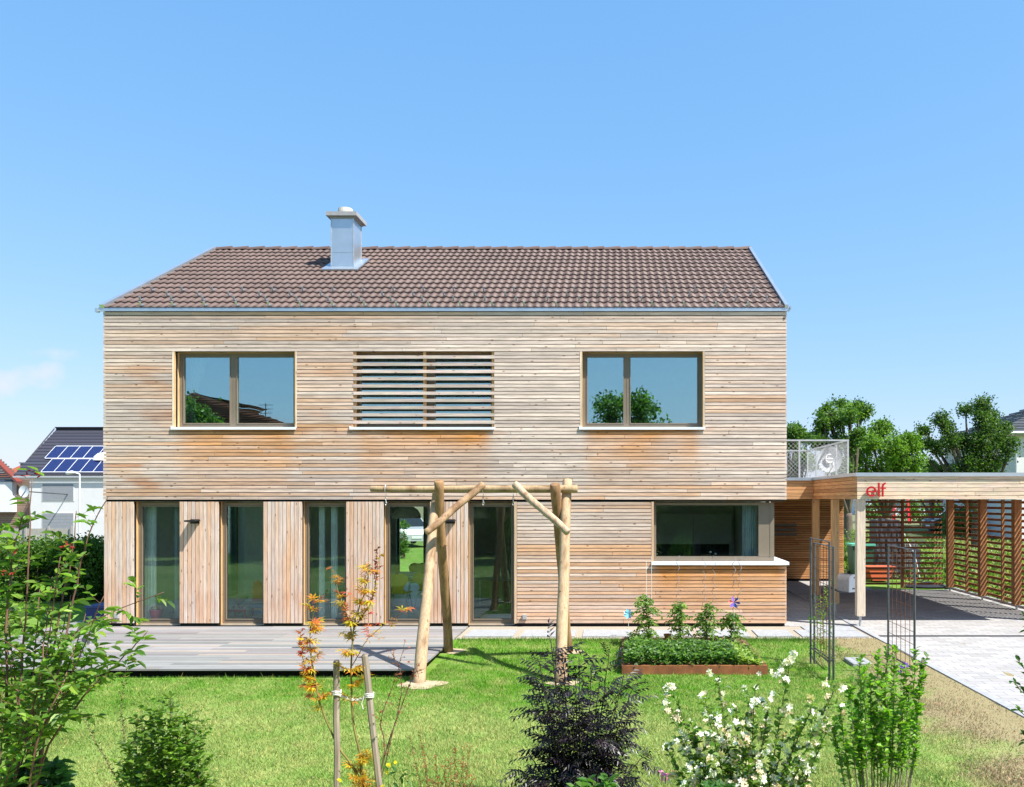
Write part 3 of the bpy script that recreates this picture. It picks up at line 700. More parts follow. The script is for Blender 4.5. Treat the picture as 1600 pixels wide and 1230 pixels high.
# ------------------------------------------------------------------ timber deck
b = MB(); DX0, DX1 = -10.3, -2.735
deck = thing('timber_deck', (-6.5, -2, 0), 'silver grey weathered timber terrace in front of the tall windows', 'deck')
y = -3.87; k = 0
while y < 0.55:
    w_ = 0.142; x0, x1 = (DX0, DX1) if y + w_ < 0.0 else (DX0, HX0 - 0.03)
    if y < 0.0 and y + w_ > 0.0: y1 = -0.004
    else: y1 = y + w_ - 0.010
    x = x0 + random.uniform(-.004, .004)
    if k == 0: x1d = x1
    while x < x1 - 0.01:
        e = min(x1, x + random.choice((3.0, 4.0, 4.6))); e = x1 if x1 - e < 1.0 else e
        t = random.random(); c = jit(lerp((0.275, 0.272, 0.266), (0.18, 0.176, 0.17), t), 0.10)
        if random.random() < 0.10: c = lerp(c, (0.40, 0.33, 0.26), 0.5)
        b.box(x + .002, e - .002, y, y1, -0.026, random.uniform(-.0012, .0012), c); x = e
    y += w_; k += 1
b.build('deck_boards', M['deck'], deck)
b = MB(); b.box(DX0 + .06, DX1 - .06, -3.72, -3.66, -0.2, -0.03); b.box(DX1 - .12, DX1 - .06, -3.66, -0.3, -0.2, -0.03); b.box(DX0 + .06, DX0 + .12, -3.66, 0.5, -0.2, -0.03)
for i in range(12): b.box(DX0 + .3 + i * .62, DX0 + .36 + i * .62, -3.66, -0.2, -0.2, -0.03)
b.build('joists', M['dark'], deck)
# ------------------------------------------------------------------ carport with link roof
CX, CXR = 4.37, 8.64
carport = thing('carport', (6.5, 3, 0), 'flat roofed larch carport with grey metal roof edge', 'carport')
TOPZ = 2.80; BOT = 2.325
def cpcol(x, z, r): return jit(lerp((0.66, 0.53, 0.39), (0.62, 0.42, 0.24), 0.7 * r * r), 0.03)
def cpcol2(x, z, r): return jit(lerp((0.56, 0.34, 0.16), (0.50, 0.24, 0.10), r), 0.03)
npc = 6; pc = (TOPZ - 0.05 - BOT) / npc
b = MB(); clad_h(b, CX, CXR, BOT, npc, lambda u, d, z: (u, -0.12 + d, z), cpcol, pitch=pc, gap=.007); b.build('front_fascia', M['cladX'], carport)
b = MB(); clad_h(b, -0.095, 3.30, BOT, npc, lambda u, d, z: (CX + 0.002 + d, u, z), cpcol2, pitch=pc, gap=.007); b.build('side_fascia', M['cladY'], carport)
b = MB(); clad_h(b, HX1 + 0.01, CX - 0.002, BOT, npc, lambda u, d, z: (u, 3.30 + d, z), cpcol2, pitch=pc, gap=.007); b.build('link_fascia', M['cladX'], carport)
b = MB(); c_ = (0.30, 0.16, 0.08)
b.box(CX + .03, CXR, -0.09, 6.2, 2.40, 2.78, c_); b.box(HX1 + .01, CX + .029, 3.33, 8.4, 2.40, 2.78, c_); b.box(CX + .03, 6.6, 6.201, 8.4, 2.40, 2.78, c_)
b.box(6.6, CXR, 6.18, 6.21, 2.33, 2.39, c_)
for i in range(7): b.box(CX + .03, CXR, 0.3 + i * .95, 0.38 + i * .95, 2.335, 2.399, (0.34, 0.18, 0.09))
b.build('roof_slab', M['cladX'], carport)
b = MB(); b.box(CX - .03, CXR, -0.155, -0.06, TOPZ - .055, TOPZ + .012); b.box(CX - .03, CX + .06, -0.059, 3.25, TOPZ - .050, TOPZ + .012); b.box(HX1 + .02, CX + .06, 3.251, 3.33, TOPZ - .055, TOPZ + .012)
b.build('roof_edge', M['zinc'], carport)
b = MB(); b.box(HX1 + .02, CXR, -0.05, 6.2, 2.782, 2.79); b.v = [(max(v[0], CX + .07), v[1], v[2]) for v in b.v]; b.box(HX1 + .02, CX + .069, 3.34, 8.4, 2.782, 2.789); b.box(CX + .07, 6.6, 6.201, 8.4, 2.782, 2.789); b.build('roof_membrane', M['gravel'], carport)
for (x0, y0, s_, z0, c) in ((CX + 0.01, -0.085, 0.15, 0.19, (0.60, 0.50, 0.38)), (CX + 0.03, 1.75, 0.14, 0.19, (0.56, 0.36, 0.18)), (CX + 0.005, 3.32, 0.14, 0.19, (0.52, 0.32, 0.15)), (8.38, 0.35, .15, .19, (0.42, 0.24, 0.12))):
    b = MB(); b.box(x0, x0 + s_, y0, y0 + s_, z0, 2.324, c); po = b.build('post', M['postZ'], carport)
    b = MB(); b.tube([(x0 + s_ / 2, y0 + s_ / 2, -0.02), (x0 + s_ / 2, y0 + s_ / 2, z0)], 0.024, 10); b.box(x0 + .02, x0 + s_ - .02, y0 + .02, y0 + s_ - .02, z0 - .01, z0 - .001); b.build('steel_foot', M['galv'], po)
# slatted screens
def screen(name_loc, label, along, fixed, a0, a1, posts, mulls):
    t = thing('slatted_screen', name_loc, label, 'screen', 'slatted larch screens of the carport')
    sc_ = (0.24, 0.095, 0.045)
    b = MB(); n = 17; sp = 0.1315
    for i in range(n):
        z = 0.13 + i * sp; c = jit((0.34, 0.13, 0.06), 0.12)
        if along == 'X': b.box(a0, a1, fixed, fixed + .020, z, z + .055, c)
        else: b.box(fixed, fixed + .020, a0, a1, z, z + .055, c)
    b.build('slats', M['cladX'] if along == 'X' else M['cladY'], t)
    for p in posts:
        b = MB(); c = (0.42, 0.20, 0.09)
        if along == 'X': b.box(p, p + .15, fixed - .155, fixed - .003, 0.10, 2.32, c)
        else: b.box(fixed - .155, fixed - .003, p, p + .15, 0.10, 2.32, c)
        po = b.build('post', M['postZ'], t)
        b = MB(); q = (p + .075, fixed - .08) if along == 'X' else (fixed - .08, p + .075); b.tube([(q[0], q[1], -0.02), (q[0], q[1], .1)], .022, 8); b.build('steel_foot', M['galv'], po)
    for p in mulls:
        b = MB()
        if along == 'X': b.box(p, p + .06, fixed - .062, fixed - .002, 0.05, 2.32, (0.30, 0.13, 0.06))
        else: b.box(fixed - .062, fixed - .002, p, p + .05, 0.08, 2.32, (0.40, 0.20, 0.09))
        b.build('mullion', M['postZ'], t)
screen((7.3, 6, 0), 'rust brown slatted screen across the back of the carport', 'X', 6.1, 6.2, 8.36, [], [7.28])
screen((8.45, 3, 0), 'slatted screen with striped shadows along the right side of the carport', 'Y', 8.50, 0.3, 6.12, [5.72, 3.85, 2.2], [4.85, 2.98, 1.3])
# storage shed behind the link roof
shed = thing('storage_shed', (5, 9, 0), 'orange larch clad store room under the link roof', 'shed')
b = MB(); nn = 35; clad_h(b, HX1 + .01, 6.44, 0.06, nn, lambda u, d, z: (u, 8.4 + d, z), lambda x, z, r: jit(lerp((0.50, 0.27, 0.12), (0.44, 0.19, 0.07), r), 0.03), pitch=2.26 / nn, seg=1.0); b.build('front_cladding', M['cladX'], shed)
b = MB(); clad_h(b, 8.425, 11.0, 0.06, nn, lambda u, d, z: (6.44 - d, u, z), sidecol, pitch=2.26 / nn, seg=1.0); b.build('side_cladding', M['cladY'], shed)
b = MB(); b.box(HX1 + .02, 6.41, 8.43, 11.0, 0.0, 2.33); b.build('core_wall', M['dark'], shed)
b = MB()
for k in range(3): b.box(3.35, P(1245, 0, 8.37).x, 8.36, 8.395, 1.30 + k * .13, 1.36 + k * .13, (0.12, 0.13, 0.13))
b.build('vent_louvre', M['tint'], shed)
# balcony rail on the link roof
rail = thing('balcony_railing', (4.5, 3.5, 2.79), 'galvanised balcony railing with wire net on the flat link roof', 'railing')
RXc, RY0, RY1, RT = 5.2, 3.5, 7.5, CAM_Z + 92 * K(3.5)
b = MB(); TCm = (0.60, 0.60, 0.60)
b.box(HX1 + .0, RXc + .02, RY0 - .02, RY0 + .02, RT - .02, RT + .015); b.box(RXc - .02, RXc + .02, RY0 + .021, RY1, RT - .02, RT + .015); b.box(HX1, RXc + .02, RY1 + .001, RY1 + .04, RT - .02, RT + .015); b.build('handrail', M['galv'], rail)
for (x, y) in [(P(1249, 0, 3.5).x, RY0), (RXc, RY0)] + [(RXc, RY0 + (RY1 - RY0) * k / 4) for k in range(1, 5)] + [(P(1249, 0, 7.5).x, RY1)]:
    b = MB(); b.box(x - .018, x + .018, y - .018, y + .018, 2.79, RT - .021); b.build('rail_post', M['galv'], rail)
b = MB()
def net(p0, p1, z0, z1, st=0.10):
    p0, p1 = Vector(p0), Vector(p1); L = (p1 - p0).length; H_ = z1 - z0; d = (p1 - p0) / L; s_ = -H_
    while s_ < L:
        for sg in (0, 1):
            a0, a1 = s_, s_ + H_; za, zb = (z0, z1) if sg == 0 else (z1, z0); t0 = max(0, -a0) / H_; t1 = min(1, (L - a0) / H_)
            if t1 > t0: b.tube([p0 + d * (a0 + H_ * t0) + Vector((0, 0, za + (zb - za) * t0)), p0 + d * (a0 + H_ * t1) + Vector((0, 0, za + (zb - za) * t1))], 0.0032, 3, caps=False)
        s_ += st
net((HX1, RY0, 0), (RXc, RY0, 0), 2.84, RT - .04); net((RXc, RY0, 0), (RXc, RY1, 0), 2.84, RT - .04); net((HX1, RY1, 0), (RXc, RY1, 0), 2.84, RT - .04)
b.build('wire_net', M['galv'], rail)
# satellite dish on that roof
c = P(1296, 718, 5.2); rd = 19 * K(5.2)
dish = thing('satellite_dish', (c.x, c.y, 2.79), 'round grey satellite dish behind the balcony railing', 'satellite dish')
b = MB(); vs = [(c.x, c.y + .05, c.z)]; m = 28; rr_ = 5
for j in range(1, rr_ + 1):
    r = rd * j / rr_
    for k in range(m): a = 2 * math.pi * k / m; vs.append((c.x + r * math.cos(a), c.y + .05 - .08 * (j / rr_) ** 2, c.z + r * 1.08 * math.sin(a)))
fs = [(0, 1 + k, 1 + (k + 1) % m) for k in range(m)] + [(1 + (j - 1) * m + k, 1 + j * m + k, 1 + j * m + (k + 1) % m, 1 + (j - 1) * m + (k + 1) % m) for j in range(1, rr_) for k in range(m)]
b.add(vs, fs, (0.42, 0.45, 0.48)); dd = b.build('reflector', M['tint'], dish, smooth=True)
b = MB(); b.tube([(c.x + rd * .42 * math.cos(a) * .75 + .0, c.y + .035 - .05, c.z + .02 + rd * .34 * math.sin(a)) for a in [R(-40 - i * 14) for i in range(19)]] , .018, 6, (0.8, 0.8, 0.8)); b.tube([(c.x + rd * .3, c.y - .015, c.z + .02), (c.x - rd * .3, c.y - .01, c.z + .02)], .016, 6, (0.8, 0.8, 0.8)); b.build('emblem', M['tint'], dd)
b = MB(); b.tube([(c.x, c.y, c.z - rd), (c.x + .02, c.y - .28, c.z - rd * .6)], .014, 6); b.tube([(c.x + .02, c.y - .28, c.z - rd * .62), (c.x + .02, c.y - .24, c.z - rd * .3)], .03, 8); b.tube([(c.x, c.y + .1, 2.79), (c.x, c.y + .1, c.z)], .022, 8); b.build('mast', M['galv'], dish)

# red lettering on the fascia
sign = thing('letter_sign', (X0(1363), -0.16, Z0(768)), 'small red raised letters elf on the carport fascia', 'sign')
LY0, LY1 = -0.185, -0.165; RED = (0.42, 0.006, 0.010)
def arc_poly(cx, cz, ro, ri, a0, a1, n=28, sx=1.0):
    o_ = [(cx + sx * ro * math.cos(R(a0 + (a1 - a0) * i / n)), cz + ro * math.sin(R(a0 + (a1 - a0) * i / n))) for i in range(n + 1)]
    i_ = [(cx + sx * ri * math.cos(R(a0 + (a1 - a0) * i / n)), cz + ri * math.sin(R(a0 + (a1 - a0) * i / n))) for i in range(n + 1)]
    return o_, i_
def strip(mb, o_, i_):
    for k in range(len(o_) - 1):
        mb.prism([o_[k], o_[k + 1], i_[k + 1], i_[k]], lambda x, z: (x, LY0, z), lambda x, z: (x, LY1, z), RED)
s = SC
ex, ez, er = X0(1357), Z0(768.2), 8.0 * s
b = MB(); o_, i_ = arc_poly(ex, ez, er, er - 2.7 * s, 0, 318); strip(b, o_, i_); b.box(ex - er + 1.5 * s, ex + er - .2 * s, LY0 - .001, LY1 - .001, ez - 1.5 * s, ez + .9 * s, RED); b.build('letter', M['tint_gloss'], sign)
b = MB(); b.box(X0(1367), X0(1369.8), LY0, LY1, Z0(776), Z0(754.6), RED); b.build('letter', M['tint_gloss'], sign)
b = MB(); b.box(X0(1373), X0(1375.8), LY0, LY1, Z0(776), Z0(760.5), RED); o_, i_ = arc_poly(X0(1379.2), Z0(760.5), 6.2 * s, 3.4 * s, 180, 92, 12); strip(b, o_, i_); b.box(X0(1370.8), X0(1379.4), LY0 - .001, LY1 - .001, Z0(764.2), Z0(761.8), RED); b.build('letter', M['tint_gloss'], sign)
b = MB()
for px_ in (1352, 1362, 1368.4, 1374.4): b.tube([(X0(px_), LY1, Z0(766)), (X0(px_), -0.115, Z0(766))], .004, 6)
b.build('standoff_pin', M['galv'], sign)
# ------------------------------------------------------------------ swing frame of peeled logs
swing = thing('swing_frame', (-1.7, -3.2, -0.1), 'large swing frame of peeled round logs standing in the lawn', 'swing frame')
def log(pts, r0, r1, name, col, seed=0, n=14, parent=None):
    p0, p1 = Vector(pts[0]), Vector(pts[-1]); m = 26; path = []; rad = []
    d = (p1 - p0); 
    for i in range(m + 1):
        t = i / m; off = Vector((nz(seed, t * 2.2), nz(seed + 9, t * 2.2), 0.4 * nz(seed + 5, t * 2))) * 0.030
        path.append(p0 + d * t + off); rad.append((r0 + (r1 - r0) * t) * (1 + 0.10 * nz(seed + 3, t * 9)))
    b = MB(); b.tube([path[0] - d.normalized() * 0.008] + path + [path[-1] + d.normalized() * 0.008], [rad[0] * .82] + rad + [rad[-1] * .82], n)
    cs = []
    for v in b.v:
        q = nz(v[0] * 9, v[1] * 9, v[2] * 3.0 + seed); w = nz(v[0] * 30, v[1] * 30, v[2] * 14)
        c = lerp(col, (0.20, 0.11, 0.055), max(0, min(0.85, q * 1.9 + w * 1.1 - 0.08))); cs.append(c)
    b.c = cs
    for i in range(5):
        t = random.uniform(.08, .92); a = random.uniform(0, 6.28); k = int(t * m); 
        b.tube([path[k], path[k] + (Vector((math.cos(a), math.sin(a) * .9, .25)) * (rad[k] * 1.12))], [rad[k] * .5, .012], 7, (0.33, 0.19, 0.10))
    o = b.build(name, M['log'], parent or swing, smooth=True)
    return o
LC, LD = (0.45, 0.32, 0.195), (0.34, 0.20, 0.095)
yb = -3.12
# left legs cross below the beam
log([P(655, 1073, -4.25), P(683, 758, -2.92)], 0.085, 0.062, 'log_leg', LC, 1)
log([P(701, 1027, -2.15), P(685, 752, -3.30)], 0.072, 0.068, 'log_leg', LD, 2)
log([P(876, 1066, -4.2), P(886, 751, -2.94)], 0.085, 0.072, 'log_leg', LC, 3)
log([P(889, 1022, -2.2), P(867, 757, -3.30)], 0.070, 0.072, 'log_leg', LD, 4)
beam = log([P(580, 764, yb), P(901, 764, yb)], 0.047, 0.058, 'log_beam', (0.42, 0.30, 0.17), 5)
log([P(666, 832, -3.72), P(755, 757, -3.26)], 0.05, 0.052, 'log_brace', (0.40, 0.26, 0.15), 6)
log([P(887, 832, -3.72), P(804, 757, -3.26)], 0.052, 0.055, 'log_brace', (0.48, 0.36, 0.24), 7)
for px_ in (603, 755, 802):
    h = P(px_, 772, yb); b = MB(); c = P(px_, 764, yb)
    b.tube([c + Vector((0, .062 * math.cos(a), .062 * math.sin(a))) for a in [i * math.pi / 6 for i in range(13)]], .006, 5)
    for i in range(4):
        z = h.z - .03 - i * .036; ax = Vector((1, 0, 0)) if i % 2 else Vector((0, 1, 0))
        b.tube([Vector((h.x, h.y, z)) + ax * .012 * math.cos(a) + Vector((0, 0, .024 * math.sin(a))) for a in [k * math.pi / 5 for k in range(11)]], .004, 4)
    b.build('hook_chain', M['galv'], beam)

# ------------------------------------------------------------------ raised bed of rusted steel
BX0, BX1, BY0, BY1, BT = 0.06, 2.10, -3.65, -1.42, 0.0
bed = thing('raised_bed', (1.08, -2.5, -0.13), 'low raised vegetable bed edged in rusty brown steel', 'raised bed')
b = MB(); t_ = 0.012
b.box(BX0, BX1, BY0, BY0 + t_, -0.2, BT); b.box(BX0, BX1, BY1 - t_, BY1, -0.2, BT); b.box(BX0, BX0 + t_, BY0 + t_, BY1 - t_, -0.2, BT); b.box(BX1 - t_, BX1, BY0 + t_, BY1 - t_, -0.2, BT)
b.box(BX0, BX1, BY0 + t_, BY0 + .05, BT - .01, BT - .001); b.box(BX1 - .05, BX1 - t_, BY0 + .051, BY1 - .05, BT - .01, BT - .001); b.box(BX0 + t_, BX0 + .05, BY0 + .051, BY1 - .05, BT - .01, BT - .001)
b.build('steel_edge', M['corten'], bed)
b = MB(); nx_, ny_ = 30, 30; b.v = [(BX0 + .013 + (BX1 - BX0 - .026) * i / nx_, BY0 + .013 + (BY1 - BY0 - .026) * j / ny_, -0.035 + 0.06 * sstep(0, .3, j / ny_) + 0.03 * nz(i * .7, j * .7)) for j in range(ny_ + 1) for i in range(nx_ + 1)]
b.c = [(1, 1, 1)] * len(b.v); b.f = [(j * (nx_ + 1) + i, j * (nx_ + 1) + i + 1, (j + 1) * (nx_ + 1) + i + 1, (j + 1) * (nx_ + 1) + i) for j in range(ny_) for i in range(nx_)]
b.build('soil', M['soil'], bed, smooth=True)
# terracotta pot
c = P(1043, 985, -1.75)
b = MB(); b.lathe([(0, 0), (.04, 0), (.055, .09), (.062, .09), (.064, .115), (.05, .115), (.045, .03)], (c.x, c.y, 0.02), 18, (0.42, 0.15, 0.07)); pot = b.build('terracotta_pot', M['matte'], None, smooth=False)
tag(pot, 'small terracotta pot at the back edge of the raised bed', 'flower pot')
# plant stakes: two straight, five spiral
def stake(px_, top, spiral, lbl, dy=0.0, lean=0.0):
    Yk = -1.75 + dy; a = P(px_, 1000, Yk); z1 = P(px_, top, Yk).z; b = MB(); pts = []
    n = 90 if spiral else 2
    for i in range(n + 1):
        t = i / n; z = 0.0 + z1 * t; amp = 0.026 if (spiral and t > 0.1) else 0
        ang = t * 2 * math.pi * 7.5 + px_
        pts.append((a.x + lean * t + amp * math.cos(ang), Yk + amp * math.sin(ang), z))
    b.tube(pts, 0.0036, 5); o = b.build('plant_stake', M['stakewire'] if spiral else M['white_alu']); tag(o, lbl, 'stake', 'stakes in the raised bed'); return o
stake(1010, 877, False, 'thin straight stake nearest the left end of the raised bed')
stake(1018, 870, False, 'thin straight stake just right of the first tomato plant stake', 0.12)
stake(1059, 868, True, 'spiral tomato stake reaching the window sill, leftmost of the spirals')
stake(1100, 872, True, 'spiral tomato stake second from left, under the middle of the kitchen window', 0, 0.0)
stake(1113, 868, True, 'spiral tomato stake leaning slightly right, third of the spirals', 0.1, 0.03)
stake(1147, 872, True, 'spiral tomato stake beside the colourful pinwheel', 0, -0.0)
stake(1153, 869, True, 'spiral tomato stake rightmost of all, leaning to the right', 0.12, 0.04)
# pinwheels
def pinwheel(px_, py_, Yk, z0, cols, n, rad, lbl, tilt=0.0):
    c = P(px_, py_, Yk); t = thing('pinwheel', (c.x, c.y, z0), lbl, 'pinwheel'); b = MB()
    b.tube([(c.x, c.y + .012, z0), (c.x, c.y + .012, c.z)], .004, 6, (0.75, 0.75, 0.75)); b.build('stick', M['tint'], t)
    for k in range(n):
        a = 2 * math.pi * k / n + tilt; u = Vector((math.cos(a), 0, math.sin(a))); w = Vector((-math.sin(a), 0, math.cos(a))); b = MB()
        p = [c, c + u * rad * .75 + w * rad * .05 + Vector((0, -.01, 0)), c + u * rad + w * rad * .42 + Vector((0, -.03, 0)), c + u * rad * .5 + w * rad * .5 + Vector((0, -.035, 0))]
        b.add(p, [(0, 1, 2, 3)], cols[k % len(cols)]); q = [v + Vector((0, .002, 0)) for v in p]; b.add(q, [(3, 2, 1, 0)], cols[k % len(cols)]); b.build('vane', M['tint_gloss'], t)
    return t
pinwheel(982, 959, -1.2, -0.02, [(0.16, 0.55, 0.78), (0.30, 0.68, 0.85)], 8, .085, 'light blue pinwheel on a thin stick left of the tomatoes')
pinwheel(1147, 941, -1.95, 0.0, [(0.03, 0.14, 0.72), (0.30, 0.16, 0.62), (0.55, 0.04, 0.05), (0.22, 0.12, 0.55)], 6, .095, 'blue, violet and red pinwheel above the last tomato plant', .5)

# ------------------------------------------------------------------ rebar trellises
def trellis(x, ya, yb_, z_top, z_bot, lbl, double):
    t = thing('garden_trellis', (x, (ya + yb_) / 2, -0.1), lbl, 'trellis', 'rusty mesh trellises beside the path')
    for k, (xx, dz) in enumerate(((x, 0), (x - 0.055, 0.07)) if double else ((x, 0),)):
        b = MB(); b.tube([(xx, ya, -0.2), (xx, ya, z_top + dz), (xx, yb_, z_top + dz), (xx, yb_, -0.2)], 0.016, 6); b.tube([(xx, ya, z_bot), (xx, yb_, z_bot)], .012, 6); b.build('tube_frame', M['steel'], t)
    b = MB()
    nn_ = 6
    for i in range(1, nn_): y_ = ya + (yb_ - ya) * i / nn_; b.tube([(x, y_, z_bot), (x, y_, z_top)], .0045, 4)
    z = z_bot + .16
    while z < z_top: b.tube([(x, ya, z), (x, yb_, z)], .0045, 4); z += .17
    b.build('wire_mesh', M['rust'], t); return t
trellis(2.93, -4.0, -2.9, 1.68, 0.12, 'dark steel mesh trellis with a climber, next to the lawn', True)
trellis(4.03, -4.0, -2.9, 1.64, 0.02, 'bare rusty mesh trellis right at the edge of the driveway', False)

# ------------------------------------------------------------------ mailbox
mb_c = P(1324, 910, 0.9)
mbox = thing('mailbox', (mb_c.x, mb_c.y, 0.75), 'silver round topped mailbox on a bracket at the carport posts', 'mailbox')
k = K(0.9); w_, h_, L_ = .115, 27 * k, .33
cz0 = mb_c.z - h_ / 2
ang = R(28)
def mp_(u, v, z):   # u across, v along, turned about the centre
    return (mb_c.x + u * math.cos(ang) - v * math.sin(ang), mb_c.y + u * math.sin(ang) + v * math.cos(ang), z)
prof = [(-w_, 0)] + [(w_ * math.cos(math.pi - math.pi * i / 14), h_ - w_ + w_ * math.sin(math.pi * i / 14)) for i in range(15)] + [(w_, 0)]
b = MB(); b.prism(prof, lambda u, z: mp_(u, -L_ / 2, cz0 + z), lambda u, z: mp_(u, L_ / 2, cz0 + z), (0.50, 0.51, 0.52)); b.build('box_body', M['galv'], mbox)
b = MB(); pr2 = [(u * 1.06, z * 1.02 - .004) for u, z in prof]; b.prism(pr2, lambda u, z: mp_(u, -L_ / 2 - .02, cz0 + z), lambda u, z: mp_(u, -L_ / 2 - .001, cz0 + z), (0.6, 0.6, 0.6)); dr = b.build('door', M['white_alu'], mbox)
b = MB(); b.box(-.012, .012, -L_ / 2 - .035, -L_ / 2 - .021, cz0 + h_ * .78, cz0 + h_ * .84, mp=mp_); b.box(-.05, .05, -L_ / 2 - .023, -L_ / 2 - .0205, cz0 + .05, cz0 + .075, (0.3, 0.3, 0.3), mp=mp_); b.build('handle', M['steel'], dr)
b = MB(); b.box(mb_c.x - .16, mb_c.x + .05, mb_c.y - .02, mb_c.y + .02, cz0 - .03, cz0 - .002); b.box(mb_c.x - .16, mb_c.x - .12, mb_c.y + .021, 1.749, cz0 - .03, cz0 - .002); b.build('bracket', M['steel'], mbox)
# power bollard on the deck
c = P(134, 1020, -3.0)
bol = thing('socket_bollard', (c.x, -3.0, 0), 'short grey socket post on the terrace edge behind the left shrub', 'bollard')
b = MB(); b.box(c.x - .035, c.x + .035, -3.04, -2.97, 0.0, .30); b.build('post', M['galv'], bol)
b = MB(); b.box(c.x + .036, c.x + .05, -3.03, -2.98, .2, .27); b.box(c.x - .03, c.x + .03, -3.05, -3.041, .18, .28); b.build('socket_cover', M['steel'], bol)
# driftwood on the deck
b = MB(); b.tube([P(122, 1046, -3.6) + Vector((0, 0, .04)), P(135, 1044, -3.5) + Vector((0, 0, .08)), P(152, 1047, -3.55) + Vector((0, 0, .05))], [.02, .05, .015], 7, (0.36, 0.30, 0.24)); b.tube([P(135, 1044, -3.5) + Vector((0, 0, .08)), P(140, 1038, -3.5) + Vector((0, 0, .1))], [.03, .012], 6, (0.36, 0.30, 0.24))
tag(b.build('driftwood', M['bark']), 'small weathered piece of driftwood lying on the terrace edge', 'driftwood')
# blue storage chest at the left corner
c0 = P(146, 975, 0.6)
chest = thing('storage_chest', (c0.x + .3, .9, 0), 'dark blue storage chest on the terrace behind the left house corner', 'chest')
b = MB(); b.box(c0.x - .05, HX0 - .12, .45, 1.0, 0.0, .27, (0.035, 0.05, 0.17)); b.build('chest_body', M['tint'], chest)
b = MB(); b.box(c0.x - .07, HX0 - .10, .43, 1.02, .272, .31, (0.05, 0.07, 0.22)); b.build('lid', M['tint'], chest)

# ------------------------------------------------------------------ tree stakes with a rope
Ys = -9.3
def wstake(pts, r, lbl):
    b = MB(); p0, p1 = pts; m = 10; path = [p0 + (p1 - p0) * (i / m) + Vector((nz(p0.x * 9, i * .5), 0, 0)) * .006 for i in range(m + 1)]; b.tube(path + [p1 + Vector((0, 0, .012))], [r] * m + [r, r * .75], 7, (0.30, 0.265, 0.235)); b.c = [jit((0.27, 0.22, 0.175), .2) for _ in b.v]
    o = b.build('tree_stake', M['postZ'], smooth=False); tag(o, lbl, 'stake', 'wooden stakes of the young maple'); return o
s1a, s1b = P(527, 1330, Ys), P(526, 1034, Ys); s2a, s2b = P(604, 1330, Ys), P(570, 1025, Ys)
wstake((s1a, s1b), .023, 'upright grey wooden stake left of the young maple'); wstake((s2a, s2b), .024, 'grey wooden stake leaning left, right of the young maple')
b = MB(); ra, rb_ = s1a.lerp(s1b, (1330 - 1083) / 296), s2a.lerp(s2b, (1330 - 1087) / 305)
for dz in (0, .012):
    pts = [ra + (rb_ - ra) * (i / 14) + Vector((0, -.028 + .05 * math.sin(math.pi * i / 14), dz * (1 - 2 * (i % 2) * .3) - .05 * math.sin(math.pi * i / 14))) for i in range(15)]; b.tube(pts, .0055, 5)
for cc in (ra, rb_):
    for dz in (-.008, .004, .016):
        b.tube([cc + Vector((.03 * math.cos(a), .03 * math.sin(a), dz + .004 * math.sin(3 * a))) for a in [i * math.pi / 6 for i in range(13)]], .0055, 5)
b.tube([rb_ + Vector((-.03, -.03, 0)), rb_ + Vector((-.045, -.035, -.05)), rb_ + Vector((-.035, -.03, -.09))], .004, 4)
b.c = [(0.62, 0.60, 0.55)] * len(b.v); tag(b.build('tie_rope', M['matte']), 'pale rope tying the young maple between its two stakes', 'rope')

# ------------------------------------------------------------------ things indoors
def chair(x, y, lbl, rot, col=(0.80, 0.68, 0.02)):
    t = thing('shell_chair', (0, 0, 0), lbl, 'chair', 'yellow shell chairs at the dining table')
    b = MB(); n = 12; rows = []
    # seat and back as one bent shell, sketched as rows of points
    prof = [(-.22, .44, .17), (-.10, .43, .20), (.05, .43, .20), (.15, .45, .15), (.19, .52, .10), (.205, .58, .13), (.22, .66, .20), (.235, .74, .215), (.245, .80, .17), (.25, .83, .09)]
    for (yy, zz, hw) in prof: rows.append([(hw * (2 * i / n - 1), yy - .03 * (2 * i / n - 1) ** 2, zz + .02 * (2 * i / n - 1) ** 2) for i in range(n + 1)])
    vs = [p for r in rows for p in r] + [(p[0], p[1] + .006, p[2] - .008) for r in rows for p in r]; N = len(rows) * (n + 1)
    fs = [(j * (n + 1) + i, j * (n + 1) + i + 1, (j + 1) * (n + 1) + i + 1, (j + 1) * (n + 1) + i) for j in range(len(rows) - 1) for i in range(n)]; fs += [tuple(q + N for q in f[::-1]) for f in fs]
    b.add(vs, fs, col); b.build('shell', M['tint'], t, smooth=True)
    for sx in (-1, 1):
        for sy in (-1, 1):
            b = MB(); b.tube([(.05 * sx, .03 * sy, .425), (.16 * sx, .13 * sy, .40), (.22 * sx, .22 * sy, .0)], .008, 6); b.build('leg', M['galv'], t)
    t.location = (x, y, .02); t.rotation_euler = (0, 0, rot); return t
c = P(629, 912, 1.5); chair(c.x, 1.3, 'yellow shell chair nearest the glass behind the fourth door', R(180))
c = P(647, 900, 3.3); chair(c.x, 3.6, 'yellow shell chair on the far side of the dining table', R(8))
c = P(668, 915, 1.9); chair(c.x + .05, 1.7, 'yellow shell chair partly hidden behind the swing leg', R(170))
tx, ty = -4.0, 2.5
tb = thing('dining_table', (tx, ty, .02), 'long white dining table with steel legs in the dining room', 'table')
b = MB(); b.box(tx - 1.1, tx + 1.1, ty - .42, ty + .42, .72, .745, (0.65, 0.64, 0.60)); b.build('table_top', M['tint'], tb)
for sx in (-1, 1):
    for sy in (-1, 1): b = MB(); b.box(tx + sx * 1.0 - .02, tx + sx * 1.0 + .02, ty + sy * .36 - .02, ty + sy * .36 + .02, .02, .719); b.build('leg', M['galv'], tb)
